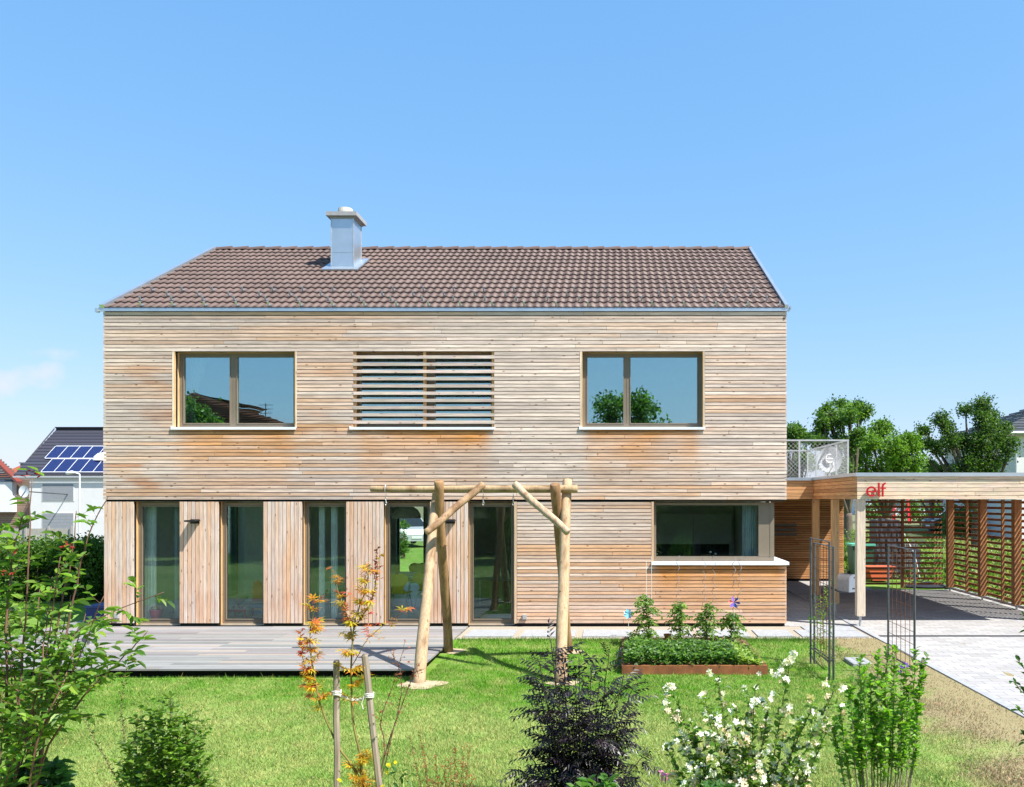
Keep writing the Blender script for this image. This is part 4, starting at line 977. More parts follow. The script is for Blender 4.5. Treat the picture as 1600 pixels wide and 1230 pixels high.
c = P(622, 893, 2.3); b = MB(); b.lathe([(0, 0), (.035, 0), (.035, .14), (.014, .18), (.014, .23), (0, .23)], (c.x, 2.2, .747), 12, (0.6, 0.06, 0.01)); tag(b.build('bottle', M['tint_gloss']), 'red bottle standing on the dining table', 'bottle')
for px_, lbl in ((635, 'white dome pendant lamp behind the fourth door'), (745, 'white dome pendant lamp behind the rightmost door')):
    c = P(px_, 800, 2.3); t = thing('pendant_lamp', (c.x, 2.3, 2.44), lbl, 'lamp', 'white dome pendants over the dining table')
    b = MB(); b.lathe([(.30, 0), (.29, .08), (.24, .17), (.15, .235), (.03, .26), (.145, .225), (.235, .16), (.28, .07), (.29, 0)], (c.x, 2.3, 1.93), 24, (0.72, 0.72, 0.70)); b.build('lamp_shade', M['tint'], t, smooth=True)
    b = MB(); b.tube([(c.x, 2.3, 2.18), (c.x, 2.3, 2.443)], .004, 5); b.build('cord', M['steel'], t)
# play corner behind the second door
c = P(402, 915, 1.1)
ct = thing('toy_cabinet', (c.x + .05, 1.3, .02), 'low wooden toy cabinet with light blue drawers behind the second door', 'cabinet')
x0_, x1_ = P(388, 0, 1.1).x, P(424, 0, 1.1).x; zt = P(0, 940, 1.1).z
b = MB(); b.box(x0_, x1_, 1.1, 1.5, .02, zt, (0.55, 0.40, 0.22)); b.build('cabinet_body', M['tint'], ct)
for i in range(2): b = MB(); b.box(x0_ + .04, x1_ - .04, 1.085, 1.099, .05 + i * (zt / 2 - .02), zt / 2 - .02 + i * (zt / 2 - .02), (0.22, 0.36, 0.48)); b.build('drawer', M['tint'], ct)
b = MB(); cx_ = P(402, 0, 1.2).x; z0_, z1_ = zt + .001, P(0, 906, 1.2).z; hw = 7.5 * K(1.2)
b.prism([(-hw, 0), (hw, 0), (hw, (z1_ - z0_) * .6), (hw * .7, (z1_ - z0_) * .88), (0, z1_ - z0_), (-hw * .7, (z1_ - z0_) * .88), (-hw, (z1_ - z0_) * .6)], lambda u, z: (cx_ + u, 1.2, z0_ + z), lambda u, z: (cx_ + u, 1.24, z0_ + z), (0.62, 0.05, 0.03)); tag(b.build('toy_board', M['tint']), 'red round topped toy board standing on the toy cabinet', 'toy')
pt = thing('play_table', (P(371, 0, .9).x, .9, .02), 'small red legged play table with a white top behind the second door', 'table')
xa, xb = P(357, 0, .8).x, P(388, 0, .8).x; zt2 = P(0, 951, .8).z
b = MB(); b.box(xa, xb, .7, 1.05, zt2 - .02, zt2, (0.66, 0.64, 0.62)); b.box(xa, xb, .695, .699, zt2 - .05, zt2 - .001, (0.55, 0.03, 0.03)); b.build('table_top', M['tint'], pt)
for (x, y) in ((xa + .02, .72), (xb - .02, .72), (xa + .02, 1.03), (xb - .02, 1.03)): b = MB(); b.box(x - .012, x + .012, y - .012, y + .012, .02, zt2 - .021, (0.55, 0.03, 0.03)); b.build('leg', M['tint'], pt)
b = MB()
for i in range(5): x = xa + .06 + i * .055; b.tube([(x, .85, zt2 + .012), (x + .05, .83, zt2 + .03)], [.02, .012], 6, random.choice([(0.6, 0.5, 0.1), (0.5, 0.1, 0.08), (0.6, 0.6, 0.58), (0.3, 0.15, 0.1)]))
tag(b.build('toys', M['tint']), 'small colourful toys lying on the play table', 'toys')
c = P(375, 932, 1.4); b = MB(); b.lathe([(0, 0), (.05, 0), (.16, .09), (.19, .15), (.17, .15), (.14, .09), (.03, .02)], (c.x - .05, 1.45, c.z - .15), 16, (0.62, 0.55, 0.40)); b.tube([(c.x - .05, 1.45, .02), (c.x - .05, 1.45, c.z - .15)], .02, 8, (0.3, .2, .1)); tag(b.build('bowl_stand', M['tint']), 'shallow bowl on a slim stand behind the play table', 'bowl')
# first door: pink bucket with flowers on a wooden step
c = P(244, 972, .42); st = MB(); st.box(P(218, 0, .4).x, P(262, 0, .4).x, .28, .55, .02, .075, (0.36, 0.22, 0.12)); tag(st.build('wooden_step', M['tint']), 'low wooden step inside the first door', 'step')
b = MB(); b.lathe([(0, 0), (.085, 0), (.12, .17), (.115, .17), (.08, .02)], (c.x, .42, .077), 18, (0.72, 0.16, 0.24)); bk = tag(b.build('pink_bucket', M['tint']), 'pink bucket holding yellow flowers inside the first door', 'bucket')
b = MB()
for i in range(26): a = random.uniform(0, 6.28); r = random.uniform(0, .11); q = Vector((c.x + r * math.cos(a), .42 + r * math.sin(a), .25 + random.uniform(0, .07))); b.tube([q, q + Vector((random.uniform(-.02, .02), 0, .03))], [.018, .006], 5, random.choice([(0.65, 0.42, 0.12), (0.7, 0.55, 0.3), (0.2, 0.3, 0.08)]))
tag(b.build('cut_flowers', M['tint']), 'yellow cut flowers standing in the pink bucket', 'flowers')
b = MB(); b.box(P(221, 0, .5).x, P(226, 0, .5).x, .5, .52, .08, P(0, 915, .5).z, (0.55, 0.06, 0.08)); tag(b.build('leaning_board', M['tint']), 'narrow red board leaning inside the first door', 'board')
# third door: white picture stand with butterfly, plant pot
c = P(506, 925, 1.0); kk = K(1.0)
b = MB(); b.box(c.x - 10 * kk, c.x + 10 * kk, 1.0, 1.1, .02, c.z + 16 * kk, (0.62, 0.66, 0.62)); cab = tag(b.build('white_cupboard', M['tint']), 'narrow pale cupboard behind the third door', 'cupboard')
b = MB()
for sg in (-1, 1): b.prism([(0, 0), (sg * 6 * kk, 5 * kk), (sg * 6.5 * kk, 0), (sg * 4 * kk, -1 * kk), (sg * 5 * kk, -5 * kk), (sg * 1 * kk, -3 * kk)], lambda u, z: (c.x + u, .992, c.z + z), lambda u, z: (c.x + u, .998, c.z + z), (0.20, 0.10, 0.08))
tag(b.build('butterfly_sticker', M['tint']), 'dark brown butterfly on the pale cupboard door', 'sticker')
c = P(527, 965, .5); b = MB(); b.lathe([(0, 0), (.06, 0), (.075, .15), (.07, .15), (.055, .02)], (c.x, .5, .02), 16, (0.60, 0.63, 0.62)); tag(b.build('white_pot', M['tint']), 'white plant pot inside the third door', 'pot')
# kitchen
c0, c1 = P(1023, 850, 3.9), P(1144, 803, 3.9)
ku = thing('wall_cupboards', (1.9, 3.9, 1.5), 'long white handleless kitchen wall cupboards', 'cupboard')
w4 = (c1.x - c0.x) / 2
for i in range(2): b = MB(); b.box(c0.x + i * w4 + .004, c0.x + (i + 1) * w4 - .004, 3.9, 4.29, c0.z, c1.z, (0.80, 0.84, 0.81)); b.build('cupboard_door', M['tint'], ku)
kb = thing('kitchen_counter', (1.2, 3.7, .02), 'white kitchen counter along the back wall of the kitchen', 'counter')
b = MB(); b.box(-.9, 2.6, 3.65, 4.29, .02, .86, (0.6, 0.62, 0.6)); b.build('base_units', M['tint'], kb)
b = MB(); b.box(-.92, 2.62, 3.6, 4.29, .861, .90, (0.08, 0.08, 0.085)); b.box(-.92, 2.62, 4.27, 4.295, .901, c0.z - .01, (0.05, 0.055, 0.06)); b.build('worktop', M['tint_gloss'], kb)
kf = thing('sink_counter', (1.7, .7, .02), 'pale worktop with the sink below the kitchen window', 'counter')
b = MB(); b.box(KX0 - .2, KX1 - .15, .34, .98, .02, .86, (0.6, 0.62, 0.6)); b.build('base_units', M['tint'], kf); b = MB(); b.box(KX0 - .22, KX1 - .13, .33, 1.0, .861, .90, (0.62, 0.61, 0.58)); b.build('worktop', M['tint_gloss'], kf)  # worktop made pale so sunlight bounces into the kitchen
c = P(1157, 870, .75); b = MB(); a_ = [(c.x, .75, .90), (c.x, .75, 1.15)] + [(c.x + .10 * (1 - math.cos(t)), .75, 1.15 + .10 * math.sin(t)) for t in [math.pi * i / 10 for i in range(1, 11)]] + [(c.x + .20, .75, 1.12)]; b.tube(a_, .011, 8); tag(b.build('kitchen_tap', M['galv']), 'curved chrome kitchen tap behind the corner window', 'tap')
b = MB(); nfl = 24; xa, xb = P(1160, 0, .4).x, P(1180, 0, .4).x
for i in range(nfl): 
    x0_, x1_ = xa + (xb - xa) * i / nfl, xa + (xb - xa) * (i + 1) / nfl; y0_, y1_ = .42 + .03 * math.sin(i * 1.5), .42 + .03 * math.sin((i + 1) * 1.5); b.add([(x0_, y0_, .95), (x1_, y1_, .95), (x1_, y1_, 2.4), (x0_, y0_, 2.4)], [(0, 1, 2, 3)], (0.62, 0.68, 0.68))
tag(b.build('kitchen_curtain', M['matte'], smooth=True), 'pale curtain at the right end of the kitchen window', 'curtain')
for px_, py_, col_, lb in ((1110, 863, (0.75, 0.75, 0.75), 'small white flower on a stem behind the kitchen pane, left one'), (1118, 866, (0.7, 0.7, 0.7), 'small white flower behind the kitchen pane, right one'), (1026, 866, (0.75, 0.74, 0.72), 'little white ornament in the left corner of the kitchen window')):
    c = P(px_, py_, .45); b = MB(); b.tube([(c.x, .45, .90), (c.x, .45, c.z)], .003, 4, (0.15, 0.25, 0.08)); b.lathe([(0, -.02), (.022, -.005), (.026, .008), (.012, .022), (0, .024)], c, 8, col_); tag(b.build('window_flower', M['tint']), lb, 'flower')
# curtains upstairs
def curtain(name, pts, y, lbl, col):
    b = MB(); n = len(pts) - 1; m = 6
    (xa0, xb0, z0), (xa1, xb1, z1) = pts[0], pts[-1]; vs = []; cols_ = 16
    for (xa, xb, z) in pts:
        for i in range(cols_ + 1): vs.append((xa + (xb - xa) * i / cols_, y + .025 * math.sin(i * 1.7), z))
    fs = [(j * (cols_ + 1) + i, j * (cols_ + 1) + i + 1, (j + 1) * (cols_ + 1) + i + 1, (j + 1) * (cols_ + 1) + i) for j in range(n) for i in range(cols_)]
    b.add(vs, fs, col); tag(b.build(name, M['matte'], smooth=True), lbl, 'curtain')
for (pa, pb, lb) in ((224, 243, 'added pale strip standing in for the sunlit wall inside the first door'), (498, 507, 'added narrow pale strip brightening the third door, left one'), (517, 527, 'added pale strip brightening the third door, right one'), (272, 279, 'narrow grey curtain at the right inside the first door')):  # pale strips added to brighten the panes, the first imitating a sunlit wall
    xa, xb = P(pa, 0, .36).x, P(pb, 0, .36).x; curtain('curtain', [(xa, xb, 2.25), (xa, xb, 1.2), (xa, xb, .06)], .37, lb, (0.80, 0.84, 0.80) if pa != 272 else (0.45, 0.5, 0.5))
a = UW[0][0]
curtain('curtain', [(a + .02, a + .40, UZ1), (a + .02, a + .30, UZ1 - .4), (a + .02, a + .16, UZ1 - .8), (a + .02, a + .20, UZ0)], .40, 'white gathered curtain at the left of the left upper window', (0.68, 0.68, 0.60))
a = UW[1][0]
curtain('curtain', [(a + .45, a + .62, UZ1), (a + .62, a + .72, UZ1 - .4), (a + .66, a + .76, UZ1 - .5)], .42, 'narrow pale curtain behind the slatted window, left one', (0.5, 0.68, 0.62))
curtain('curtain', [(a + 1.85, a + 1.98, UZ1), (a + 1.90, a + 2.02, UZ1 - .4), (a + 1.95, a + 2.05, UZ1 - .5)], .42, 'narrow pale curtain behind the slatted window, right one', (0.5, 0.68, 0.62))

# ------------------------------------------------------------------ neighbouring houses
def grid_windows(parent, rects, y, mat='tint', col=(0.27, 0.285, 0.31), lab='roller shutter', louv=8):
    for (xa, xb, za, zb) in rects:
        b = MB(); b.box(xa - .08, xb + .08, y - .03, y - .002, za - .08, zb + .08, (0.70, 0.70, 0.69)); f = b.build('window', M['tint'], parent)
        b = MB()
        for i in range(louv): z = za + (zb - za) * i / louv; b.box(xa, xb, y - .055, y - .031, z + .01, za + (zb - za) * (i + 1) / louv, col)
        b.build('roller_shutter', M['tint'], f)
YB = 55.0; kb_ = K(YB)
nh = thing('neighbour_house', (P(60, 0, YB).x + 8, YB, -3), 'white rendered house with dark roof and solar panels', 'house')
xw0 = P(46, 0, YB).x; xw1 = xw0 + 15; ez_ = P(0, 745, YB).z; zg = -3.5
b = MB(); b.box(xw0, xw1, YB, YB + 9.6, zg, ez_ + .1, (0.66, 0.66, 0.66)); b.build('wall', M['render'], nh)
xr0 = P(24, 0, YB).x; xr1 = xw1 + .5; rp = 0.80
def nroof(x, t, h, y0=YB - .2, hd=5.5, z0=None):
    z0_ = ez_ + .1 if z0 is None else z0; return (x, y0 + t, z0_ + t * rp + h)
b = MB(); n = 15
for r in range(n):
    t0, t1 = 5.6 * r / n, 5.6 * (r + 1) / n + .02
    b.add([nroof(xr0, t0, .10), nroof(xr1, t0, .10), nroof(xr1, t1, .03), nroof(xr0, t1, .03), nroof(xr0, t0, .02), nroof(xr1, t0, .02)], [(0, 1, 2, 3), (4, 5, 1, 0)], jit((0.045, 0.045, 0.06), .1))
top_ = nroof(0, 5.6, 0); b.add([(xr0, YB + 4.9, top_[2] + .05), (xr1, YB + 4.9, top_[2] + .05), (xr1, YB + 10.5, ez_ - .2), (xr0, YB + 10.5, ez_ - .2)], [(0, 1, 2, 3)], (0.05, 0.05, 0.06))
b.add([(xw0, YB, ez_), (xw0, YB + 9.6, ez_), (xw0, YB + 4.8, top_[2] - 1.0)], [(0, 1, 2)], (0.8, 0.8, 0.79)); b.add([(xr0, YB - .2, ez_ + .1), (xr0, YB - .2, ez_ - .1), (xr0, YB + 4.9, top_[2] - .2), (xr0, YB + 4.9, top_[2])], [(0, 1, 2, 3)], (0.10, 0.10, 0.11))
b.box(xr0, xr1, YB - .32, YB - .2, ez_ - .08, ez_ + .06, (0.40, 0.42, 0.46))
nr = b.build('roof', M['tint'], nh)
def on_roof(px_, py_):   # where the sight line meets the roof slope
    lo, hi = 0.0, 5.6
    for _ in range(40):
        m = (lo + hi) / 2; q = nroof(0, m, 0); z = P(0, py_, q[1]).z
        if z > q[2]: lo = m
        else: hi = m
    return lo
rows_ = [(on_roof(0, 741), on_roof(0, 721)), (on_roof(0, 719.5), on_roof(0, 701))]
for r, (t0, t1) in enumerate(rows_):
    x0_ = P(67 if r == 0 else 73, 0, YB + t0).x; pw = 20.3 * kb_
    for i in range(7):
        b = MB(); a, c = x0_ + i * pw, x0_ + (i + 1) * pw - .07
        b.add([nroof(a, t0, .2), nroof(c, t0, .2), nroof(c, t1, .2), nroof(a, t1, .2), nroof(a, t0, .12), nroof(c, t0, .12), nroof(c, t1, .12), nroof(a, t1, .12)], [(0, 1, 2, 3), (0, 4, 5, 1), (1, 5, 6, 2), (3, 7, 4, 0)]); sp_ = b.build('solar_panel', M['pv'], nr)
    b = MB(); e = .05
    for i in range(8): a = x0_ + i * pw - .06; b.add([nroof(a, t0, .215), nroof(a + .045, t0, .215), nroof(a + .045, t1, .215), nroof(a, t1, .215)], [(0, 1, 2, 3)])
    b.add([nroof(x0_, t0 - .05, .21), nroof(x0_ + 7 * pw, t0 - .05, .21), nroof(x0_ + 7 * pw, t0, .21), nroof(x0_, t0, .21)], [(0, 1, 2, 3)]); b.add([nroof(x0_, t1, .21), nroof(x0_ + 7 * pw, t1, .21), nroof(x0_ + 7 * pw, t1 + .05, .21), nroof(x0_, t1 + .05, .21)], [(0, 1, 2, 3)]); b.build('panel_frame', M['white_alu'], nr)
b = MB(); q = P(158, 711, YB + 2); b.lathe([(1.0, 0), (.9, .35), (.6, .62), (0, .75)], (q.x + .4, q.y, q.z - .5), 16, (0.72, 0.76, 0.78)); b.build('roof_dome', M['tint'], nr, smooth=True)
grid_windows(nh, [(P(67, 0, YB).x, P(115, 0, YB).x, P(0, 782, YB).z, P(0, 756, YB).z), (P(67, 0, YB).x, P(115, 0, YB).x, P(0, 842, YB).z, P(0, 802, YB).z)], YB)
b = MB(); b.box(P(125, 0, YB).x, xw1, YB - .04, YB - .001, zg, P(0, 805, YB).z, (0.86, 0.86, 0.86)); b.build('base_render', M['render'], nh)
# timber gabled house at the far left
YL = 62.0; kl = K(YL)
lh = thing('gabled_house', (P(0, 0, YL).x - 2, YL, -3.5), 'wood clad gabled house with red roof edge at the left edge', 'house')
xa, xb = P(-75, 0, YL).x, P(46, 0, YL).x; xg = P(-20, 0, YL).x; 
gr = P(46, 0, YL).x; ze = P(0, 748, YL).z; zp = P(0, 700, YL).z
b = MB(); nbd = 40
for i in range(nbd): z = zg + (ze - zg) * i / nbd; b.box(xa, xb, YL, YL + .2, z, z + (ze - zg) / nbd - .03, jit((0.27, 0.19, 0.14), .1))
xl_ = 2 * xg - P(36, 0, YL).x
for i in range(14):
    z0_ = ze + (zp - ze) * i / 14; u = 1 - i / 14; b.add([(xg + (P(34, 0, YL).x - xg) * u, YL, z0_), (xg - (P(34, 0, YL).x - xg) * u, YL, z0_), (xg - (P(34, 0, YL).x - xg) * u, YL, z0_ + (zp - ze) / 14 - .03), (xg + (P(34, 0, YL).x - xg) * u, YL, z0_ + (zp - ze) / 14 - .03)], [(0, 1, 2, 3)], jit((0.27, 0.19, 0.14), .1))
b.box(xa + .1, xb - .05, YL + .2, YL + 8, zg, ze - .1, (0.4, 0.3, 0.25))
b.build('wall', M['tint'], lh)
b = MB(); b.box(P(-60, 0, YL - .6).x, P(19, 0, YL - .6).x, YL - .6, YL - .01, P(0, 800, YL).z, P(0, 753, YL).z, (0.74, 0.75, 0.77)); b.box(P(-60, 0, YL - .6).x, P(20, 0, YL - .6).x, YL - .7, YL - .01, P(0, 752.8, YL).z, P(0, 750, YL).z, (0.06, 0.08, 0.14)); b.build('white_bay', M['tint'], lh)
b = MB(); xe = P(37, 0, YL).x
for sg in (1, -1):
    X_ = lambda x: xg + sg * (x - xg)
    p = [(X_(xg), YL - .9, zp + .25), (X_(xe), YL - .9, ze - .25), (X_(xe), YL - .2, ze - .25), (X_(xg), YL - .2, zp + .25)]; q = [(a_[0], a_[1], a_[2] - .28) for a_ in p]
    b.add(p + q, [(0, 1, 2, 3), (4, 7, 6, 5), (0, 4, 5, 1), (1, 5, 6, 2)], [(0.20, 0.045, 0.03)] * 4 + [(0.09, 0.07, 0.07)] * 4)
b.build('roof', M['tint'], lh)
c = P(38, 768, 50); dsh = MB(); r = 9.5 * K(50)
vs = [(c.x, c.y + .1, c.z)] + [(c.x + r * math.cos(a) * .85, c.y - .05 + .2 * math.sin(a) * 0, c.z + r * math.sin(a)) for a in [k * math.pi / 12 for k in range(24)]]
far = thing('satellite_dish', (c.x, c.y, c.z), 'pale satellite dish on the corner between the two left houses', 'satellite dish'); dsh.add(vs, [(0, 1 + k, 1 + (k + 1) % 24) for k in range(24)], (0.60, 0.64, 0.68)); dsh.build('reflector', M['tint'], far, smooth=True)
dsh = MB(); dsh.tube([c + Vector((0, .1, 0)), c + Vector((-.2, -.1, -r)), c + Vector((-.3, -.6, -r * .8))], .05, 6); dsh.tube([c + Vector((0, .12, 0)), Vector((c.x + .3, YL, c.z - .5))], .05, 6); dsh.build('mast', M['steel'], far)
# red roofs further off with a chimney
YF = 95.0; rh = thing('red_roof_house', (P(36, 0, YF).x, YF, -3.5), 'distant house with red tiled roof and grey chimney', 'house')
b = MB(); xa, xb = P(-10, 0, YF).x, P(70, 0, YF).x; b.add([(xa, YF, P(0, 745, YF).z), (xb, YF, P(0, 745, YF).z), (xb, YF + 5, P(0, 727, YF + 5).z), (xa, YF + 5, P(0, 727, YF + 5).z), (xb, YF + 10, P(0, 745, YF).z), (xa, YF + 10, P(0, 745, YF).z)], [(0, 1, 2, 3), (3, 2, 4, 5)], (0.28, 0.075, 0.04)); b.build('roof', M['matte'], rh)
b = MB(); b.box(xa + .4, xb - .4, YF + .4, YF + 9.6, zg, P(0, 744, YF).z, (0.7, 0.68, 0.62)); b.build('wall', M['render'], rh)
b = MB(); b.box(P(31.5, 0, YF + 3).x, P(41, 0, YF + 3).x, YF + 3, YF + 4, P(0, 740, YF).z, P(0, 723, YF).z, (0.16, 0.18, 0.20)); b.box(P(30.5, 0, YF + 3).x, P(42, 0, YF + 3).x, YF + 2.9, YF + 4.1, P(0, 722.8, YF).z, P(0, 721, YF).z, (0.14, 0.16, 0.18)); b.build('chimney', M['tint'], rh)
# street lamp
YS = 46.0; c = P(124.5, 741, YS); sl = thing('street_lamp', (c.x, YS, -3), 'slim pale street lamp in front of the white house', 'street lamp')
b = MB(); b.tube([(c.x, YS, -3.5), (c.x, YS, c.z)], [.10, .055], 8, (0.62, 0.65, 0.68)); b.build('pole', M['tint'], sl)
b = MB(); b.tube([c, c + Vector((-.35, 0, .12)), c + Vector((-.55, 0, .13)), c + Vector((-.95, 0, .07)), c + Vector((-1.02, 0, .03))], [.05, .06, .13, .13, .04], 8, (0.74, 0.76, 0.78)); b.build('lamp_head', M['tint'], sl, smooth=True)
# low timber fence beyond the hedge
b = MB(); xa, xb = P(5, 0, 30).x, P(112, 0, 30).x
fz0, fz1 = ground_z(xa, 30) - .2, P(0, 826, 30).z
fc = thing('board_fence', (xa, 30, fz0), 'pale weathered board fence between hedge and white house', 'fence')
for i in range(10): z = fz0 + (fz1 - fz0) * i / 10; b.box(xa, xb, 30, 30.03, z + .01, fz0 + (fz1 - fz0) * (i + 1) / 10, jit((0.40, 0.37, 0.32), .08))
b.build('boards', M['matte'], fc)
for i in range(4): b = MB(); x = xa + (xb - xa) * i / 3; b.box(x - .05, x + .05, 29.9, 29.998, fz0, fz1 + .15, (0.3, 0.29, 0.27)); b.build('post', M['matte'], fc)
# white house at the right edge
YR = 26.0; wh = thing('white_house', (P(1592, 0, YR).x + 4, YR, 0), 'white house with dark tiled roof at the right edge', 'house')
xw = P(1588, 0, YR).x; xe = P(1562, 0, YR - .3).x; zE = P(0, 677, YR - .3).z
b = MB(); b.box(xw, xw + 12, YR, YR + 9, 0, zE + .1, (0.78, 0.79, 0.80)); b.build('wall', M['render'], wh)
b = MB()
for r in range(14):
    t0, t1 = r * .4, (r + 1) * .4 + .02; za, zb = zE + .12 + t0 * .42, zE + .04 + t1 * .42; ya, yb2, yf, xr_ = YR - .3 + t0, YR - .3 + t1, YR + 10, xw + 12
    b.add([(xe + t0, ya, za), (xr_ - t0, ya, za), (xr_ - t1, yb2, zb), (xe + t1, yb2, zb), (xe + t0, ya, za - .07), (xr_ - t0, ya, za - .07)], [(0, 1, 2, 3), (0, 4, 5, 1)], jit((0.075, 0.08, 0.09), .12))
    b.add([(xe + t0, ya, za), (xe + t1, yb2, zb), (xe + t1, yf - t1, zb), (xe + t0, yf - t0, za), (xe + t0, ya, za - .07), (xe + t0, yf - t0, za - .07)], [(0, 1, 2, 3), (0, 3, 5, 4)], jit((0.075, 0.08, 0.09), .12))
    b.add([(xr_ - t0, yf - t0, za), (xe + t0, yf - t0, za), (xe + t1, yf - t1, zb), (xr_ - t1, yf - t1, zb)], [(0, 1, 2, 3)], (0.075, 0.08, 0.09))
b.box(xe, xw + 12, YR - .29, YR + 10, zE - .12, zE - .06, (0.42, 0.36, 0.30)); b.build('roof', M['tint'], wh)
b = MB(); b.tube([(xe - .06, YR - .35, zE + .02), (xw + 12, YR - .35, zE + .02)], .08, 8); b.tube([(xe + .1, YR - .35, zE), (xe + .2, YR - .3, zE - .35), (xw - .1, YR - .15, zE - .75), (xw - .1, YR - .15, .2)], .055, 8); b.build('gutter', M['galv'], wh)
b = MB(); b.box(xw + 2.2, xw + 3.4, YR - .04, YR - .001, 3.2, 4.5, (0.1, 0.12, 0.14)); b.build('window', M['tint_gloss'], wh)
# pale far buildings glimpsed through the slats
for i, (p0, p1, t_, c_, lb) in enumerate(((1355, 1405, 770, (0.62, 0.66, 0.74), 'low pale grey shed far behind the slatted screen'), (1432, 1475, 772, (0.55, 0.66, 0.78), 'pale blue flat building far behind the screen corner'), (1487, 1540, 768, (0.66, 0.70, 0.76), 'long white building far behind the right screen'), (1552, 1640, 772, (0.62, 0.63, 0.66), 'low grey building far behind the right screen'))):
    Yd = 62 + i * 2; b = MB(); t = thing('far_building', (P(p0, 0, Yd).x, Yd, 0), lb, 'building'); b.box(P(p0, 0, Yd).x, P(p1, 0, Yd).x, Yd, Yd + 6, .2, P(0, t_, Yd).z, c_); b.build('wall', M['tint'], t)
    b = MB(); b.box(P(p0, 0, Yd).x - .3, P(p1, 0, Yd).x + .3, Yd - .3, Yd + 6.3, P(0, t_, Yd).z + .001, P(0, t_, Yd).z + .3, (0.25, 0.2, 0.2)); b.build('roof', M['tint'], t)
    for j in range(3): b = MB(); xx = P(p0 + (p1 - p0) * (.15 + .3 * j), 0, Yd).x; b.box(xx, xx + 1.0, Yd - .03, Yd - .001, 1.6, 2.4, (0.08, 0.1, 0.13)); b.build('window', M['tint_gloss'], t)

# ------------------------------------------------------------------ garden things behind the carport
Y9 = 9.0
c = P(1347, 905, Y9); xb0, xb1 = P(1332, 0, Y9).x, P(1366, 0, Y9).x; zt = P(0, 849, Y9).z
bn = thing('wheelie_bin', ((xb0 + xb1) / 2, Y9, 0), 'dark green wheelie bin with pale green lid behind the carport', 'bin')
b = MB(); m = (xb0 + xb1) / 2; hw = (xb1 - xb0) / 2
b.prism([(-hw * .8, .05), (hw * .8, .05), (hw, zt - .08), (-hw, zt - .08)], lambda u, z: (m + u, Y9, z), lambda u, z: (m + u, Y9 + .6, z), (0.02, 0.09, 0.055)); b.build('bin_body', M['tint'], bn)
b = MB(); b.box(m - hw - .03, m + hw + .03, Y9 - .05, Y9 + .63, zt - .078, zt - .02, (0.10, 0.42, 0.30)); b.build('lid', M['tint'], bn)
for sx in (-1, 1): b = MB(); b.tube([(m + sx * hw * .9 - .02, Y9 + .55, .1), (m + sx * hw * .9 + .02, Y9 + .55, .1)], .1, 14, (0.03, 0.03, 0.03)); b.build('wheel', M['tint'], bn)
xa, xb = P(1370, 0, 9.6).x, P(1432, 0, 9.6).x; zt = P(0, 808, 9.6).z
tp = thing('covered_stack', ((xa + xb) / 2, 9.8, 0), 'tall stack of firewood under a dark grey tarpaulin behind the screen', 'covered stack')
b = MB(); nx_, nz_ = 14, 14; vs = []
for j in range(nz_ + 1):
    for i in range(nx_ + 1):
        u = i / nx_; z = zt * j / nz_ * (1 - .10 * u) ; vs.append((xa + (xb - xa) * .62 * u + .05 * nz(j * .4, i), 9.6 + .06 * nz(i * .9, j * .35), z))
fs = [(j * (nx_ + 1) + i, j * (nx_ + 1) + i + 1, (j + 1) * (nx_ + 1) + i + 1, (j + 1) * (nx_ + 1) + i) for j in range(nz_) for i in range(nx_)]; b.add(vs, fs, (0.055, 0.055, 0.065))
b.box(xa + .02, xa + (xb - xa) * .6, 9.68, 10.4, 0, zt * .95, (0.05, 0.05, 0.06)); b.build('tarpaulin', M['tint'], tp)
b = MB()
for i in range(9):
    for j in range(8): b.tube([(xa + (xb - xa) * .64 + i * .055, 9.62, .25 + j * .10), (xa + (xb - xa) * .64 + i * .055, 10.1, .25 + j * .10)], .045, 7, jit((0.20, 0.19, 0.18), .3))
b.build('firewood', M['bark'], tp)
# wheelbarrow leaning with metal parts
cw = P(1432, 850, 8.2); wb = thing('folded_buggy', (cw.x, 8.2, 0), 'folded white and grey garden cart frame leaning behind the screen', 'cart')
b = MB(); b.tube([(cw.x - .35, 8.2, 1.35), (cw.x - .05, 8.2, .75), (cw.x + .10, 8.2, .05)], .018, 6, (0.7, 0.72, 0.75)); b.tube([(cw.x - .15, 8.3, 1.4), (cw.x + .05, 8.3, .8), (cw.x - .12, 8.3, .05)], .018, 6, (0.7, 0.72, 0.75)); b.build('tube_frame', M['tint'], wb)
b = MB(); b.quad((cw.x - .30, 8.15, 1.38), (cw.x + .15, 8.15, 1.30), (cw.x + .32, 8.35, 1.10), (cw.x - .1, 8.35, 1.18), (0.62, 0.66, 0.72)); b.quad((cw.x - .15, 8.2, .95), (cw.x + .12, 8.2, .9), (cw.x + .1, 8.2, .4), (cw.x - .1, 8.2, .4), (0.06, 0.06, 0.08)); b.build('fabric', M['tint'], wb)
for xx in (cw.x + .1, cw.x - .12): b = MB(); b.tube([(xx + .13 * math.cos(a), 8.18, .14 + .13 * math.sin(a)) for a in [k * math.pi / 8 for k in range(17)]], .02, 6, (0.03, 0.03, 0.03)); b.build('wheel', M['tint'], wb)
# red plastic trough
xa, xb = P(1352, 0, 8.6).x, P(1393, 0, 8.6).x
b = MB(); za, zb = .02, P(0, 886, 8.6).z; pr_ = [(xa + .12, za), (xb - .16, za), (xb, zb), (xa, zb)]
b.prism(pr_, lambda x, z: (x, 8.3, z), lambda x, z: (x, 8.8, z), (0.62, 0.13, 0.06)); b.box(xa - .03, xb + .03, 8.27, 8.83, zb + .001, zb + .03, (0.62, 0.13, 0.06)); tag(b.build('red_trough', M['tint']), 'red plastic trough on the ground behind the slatted screen', 'trough')
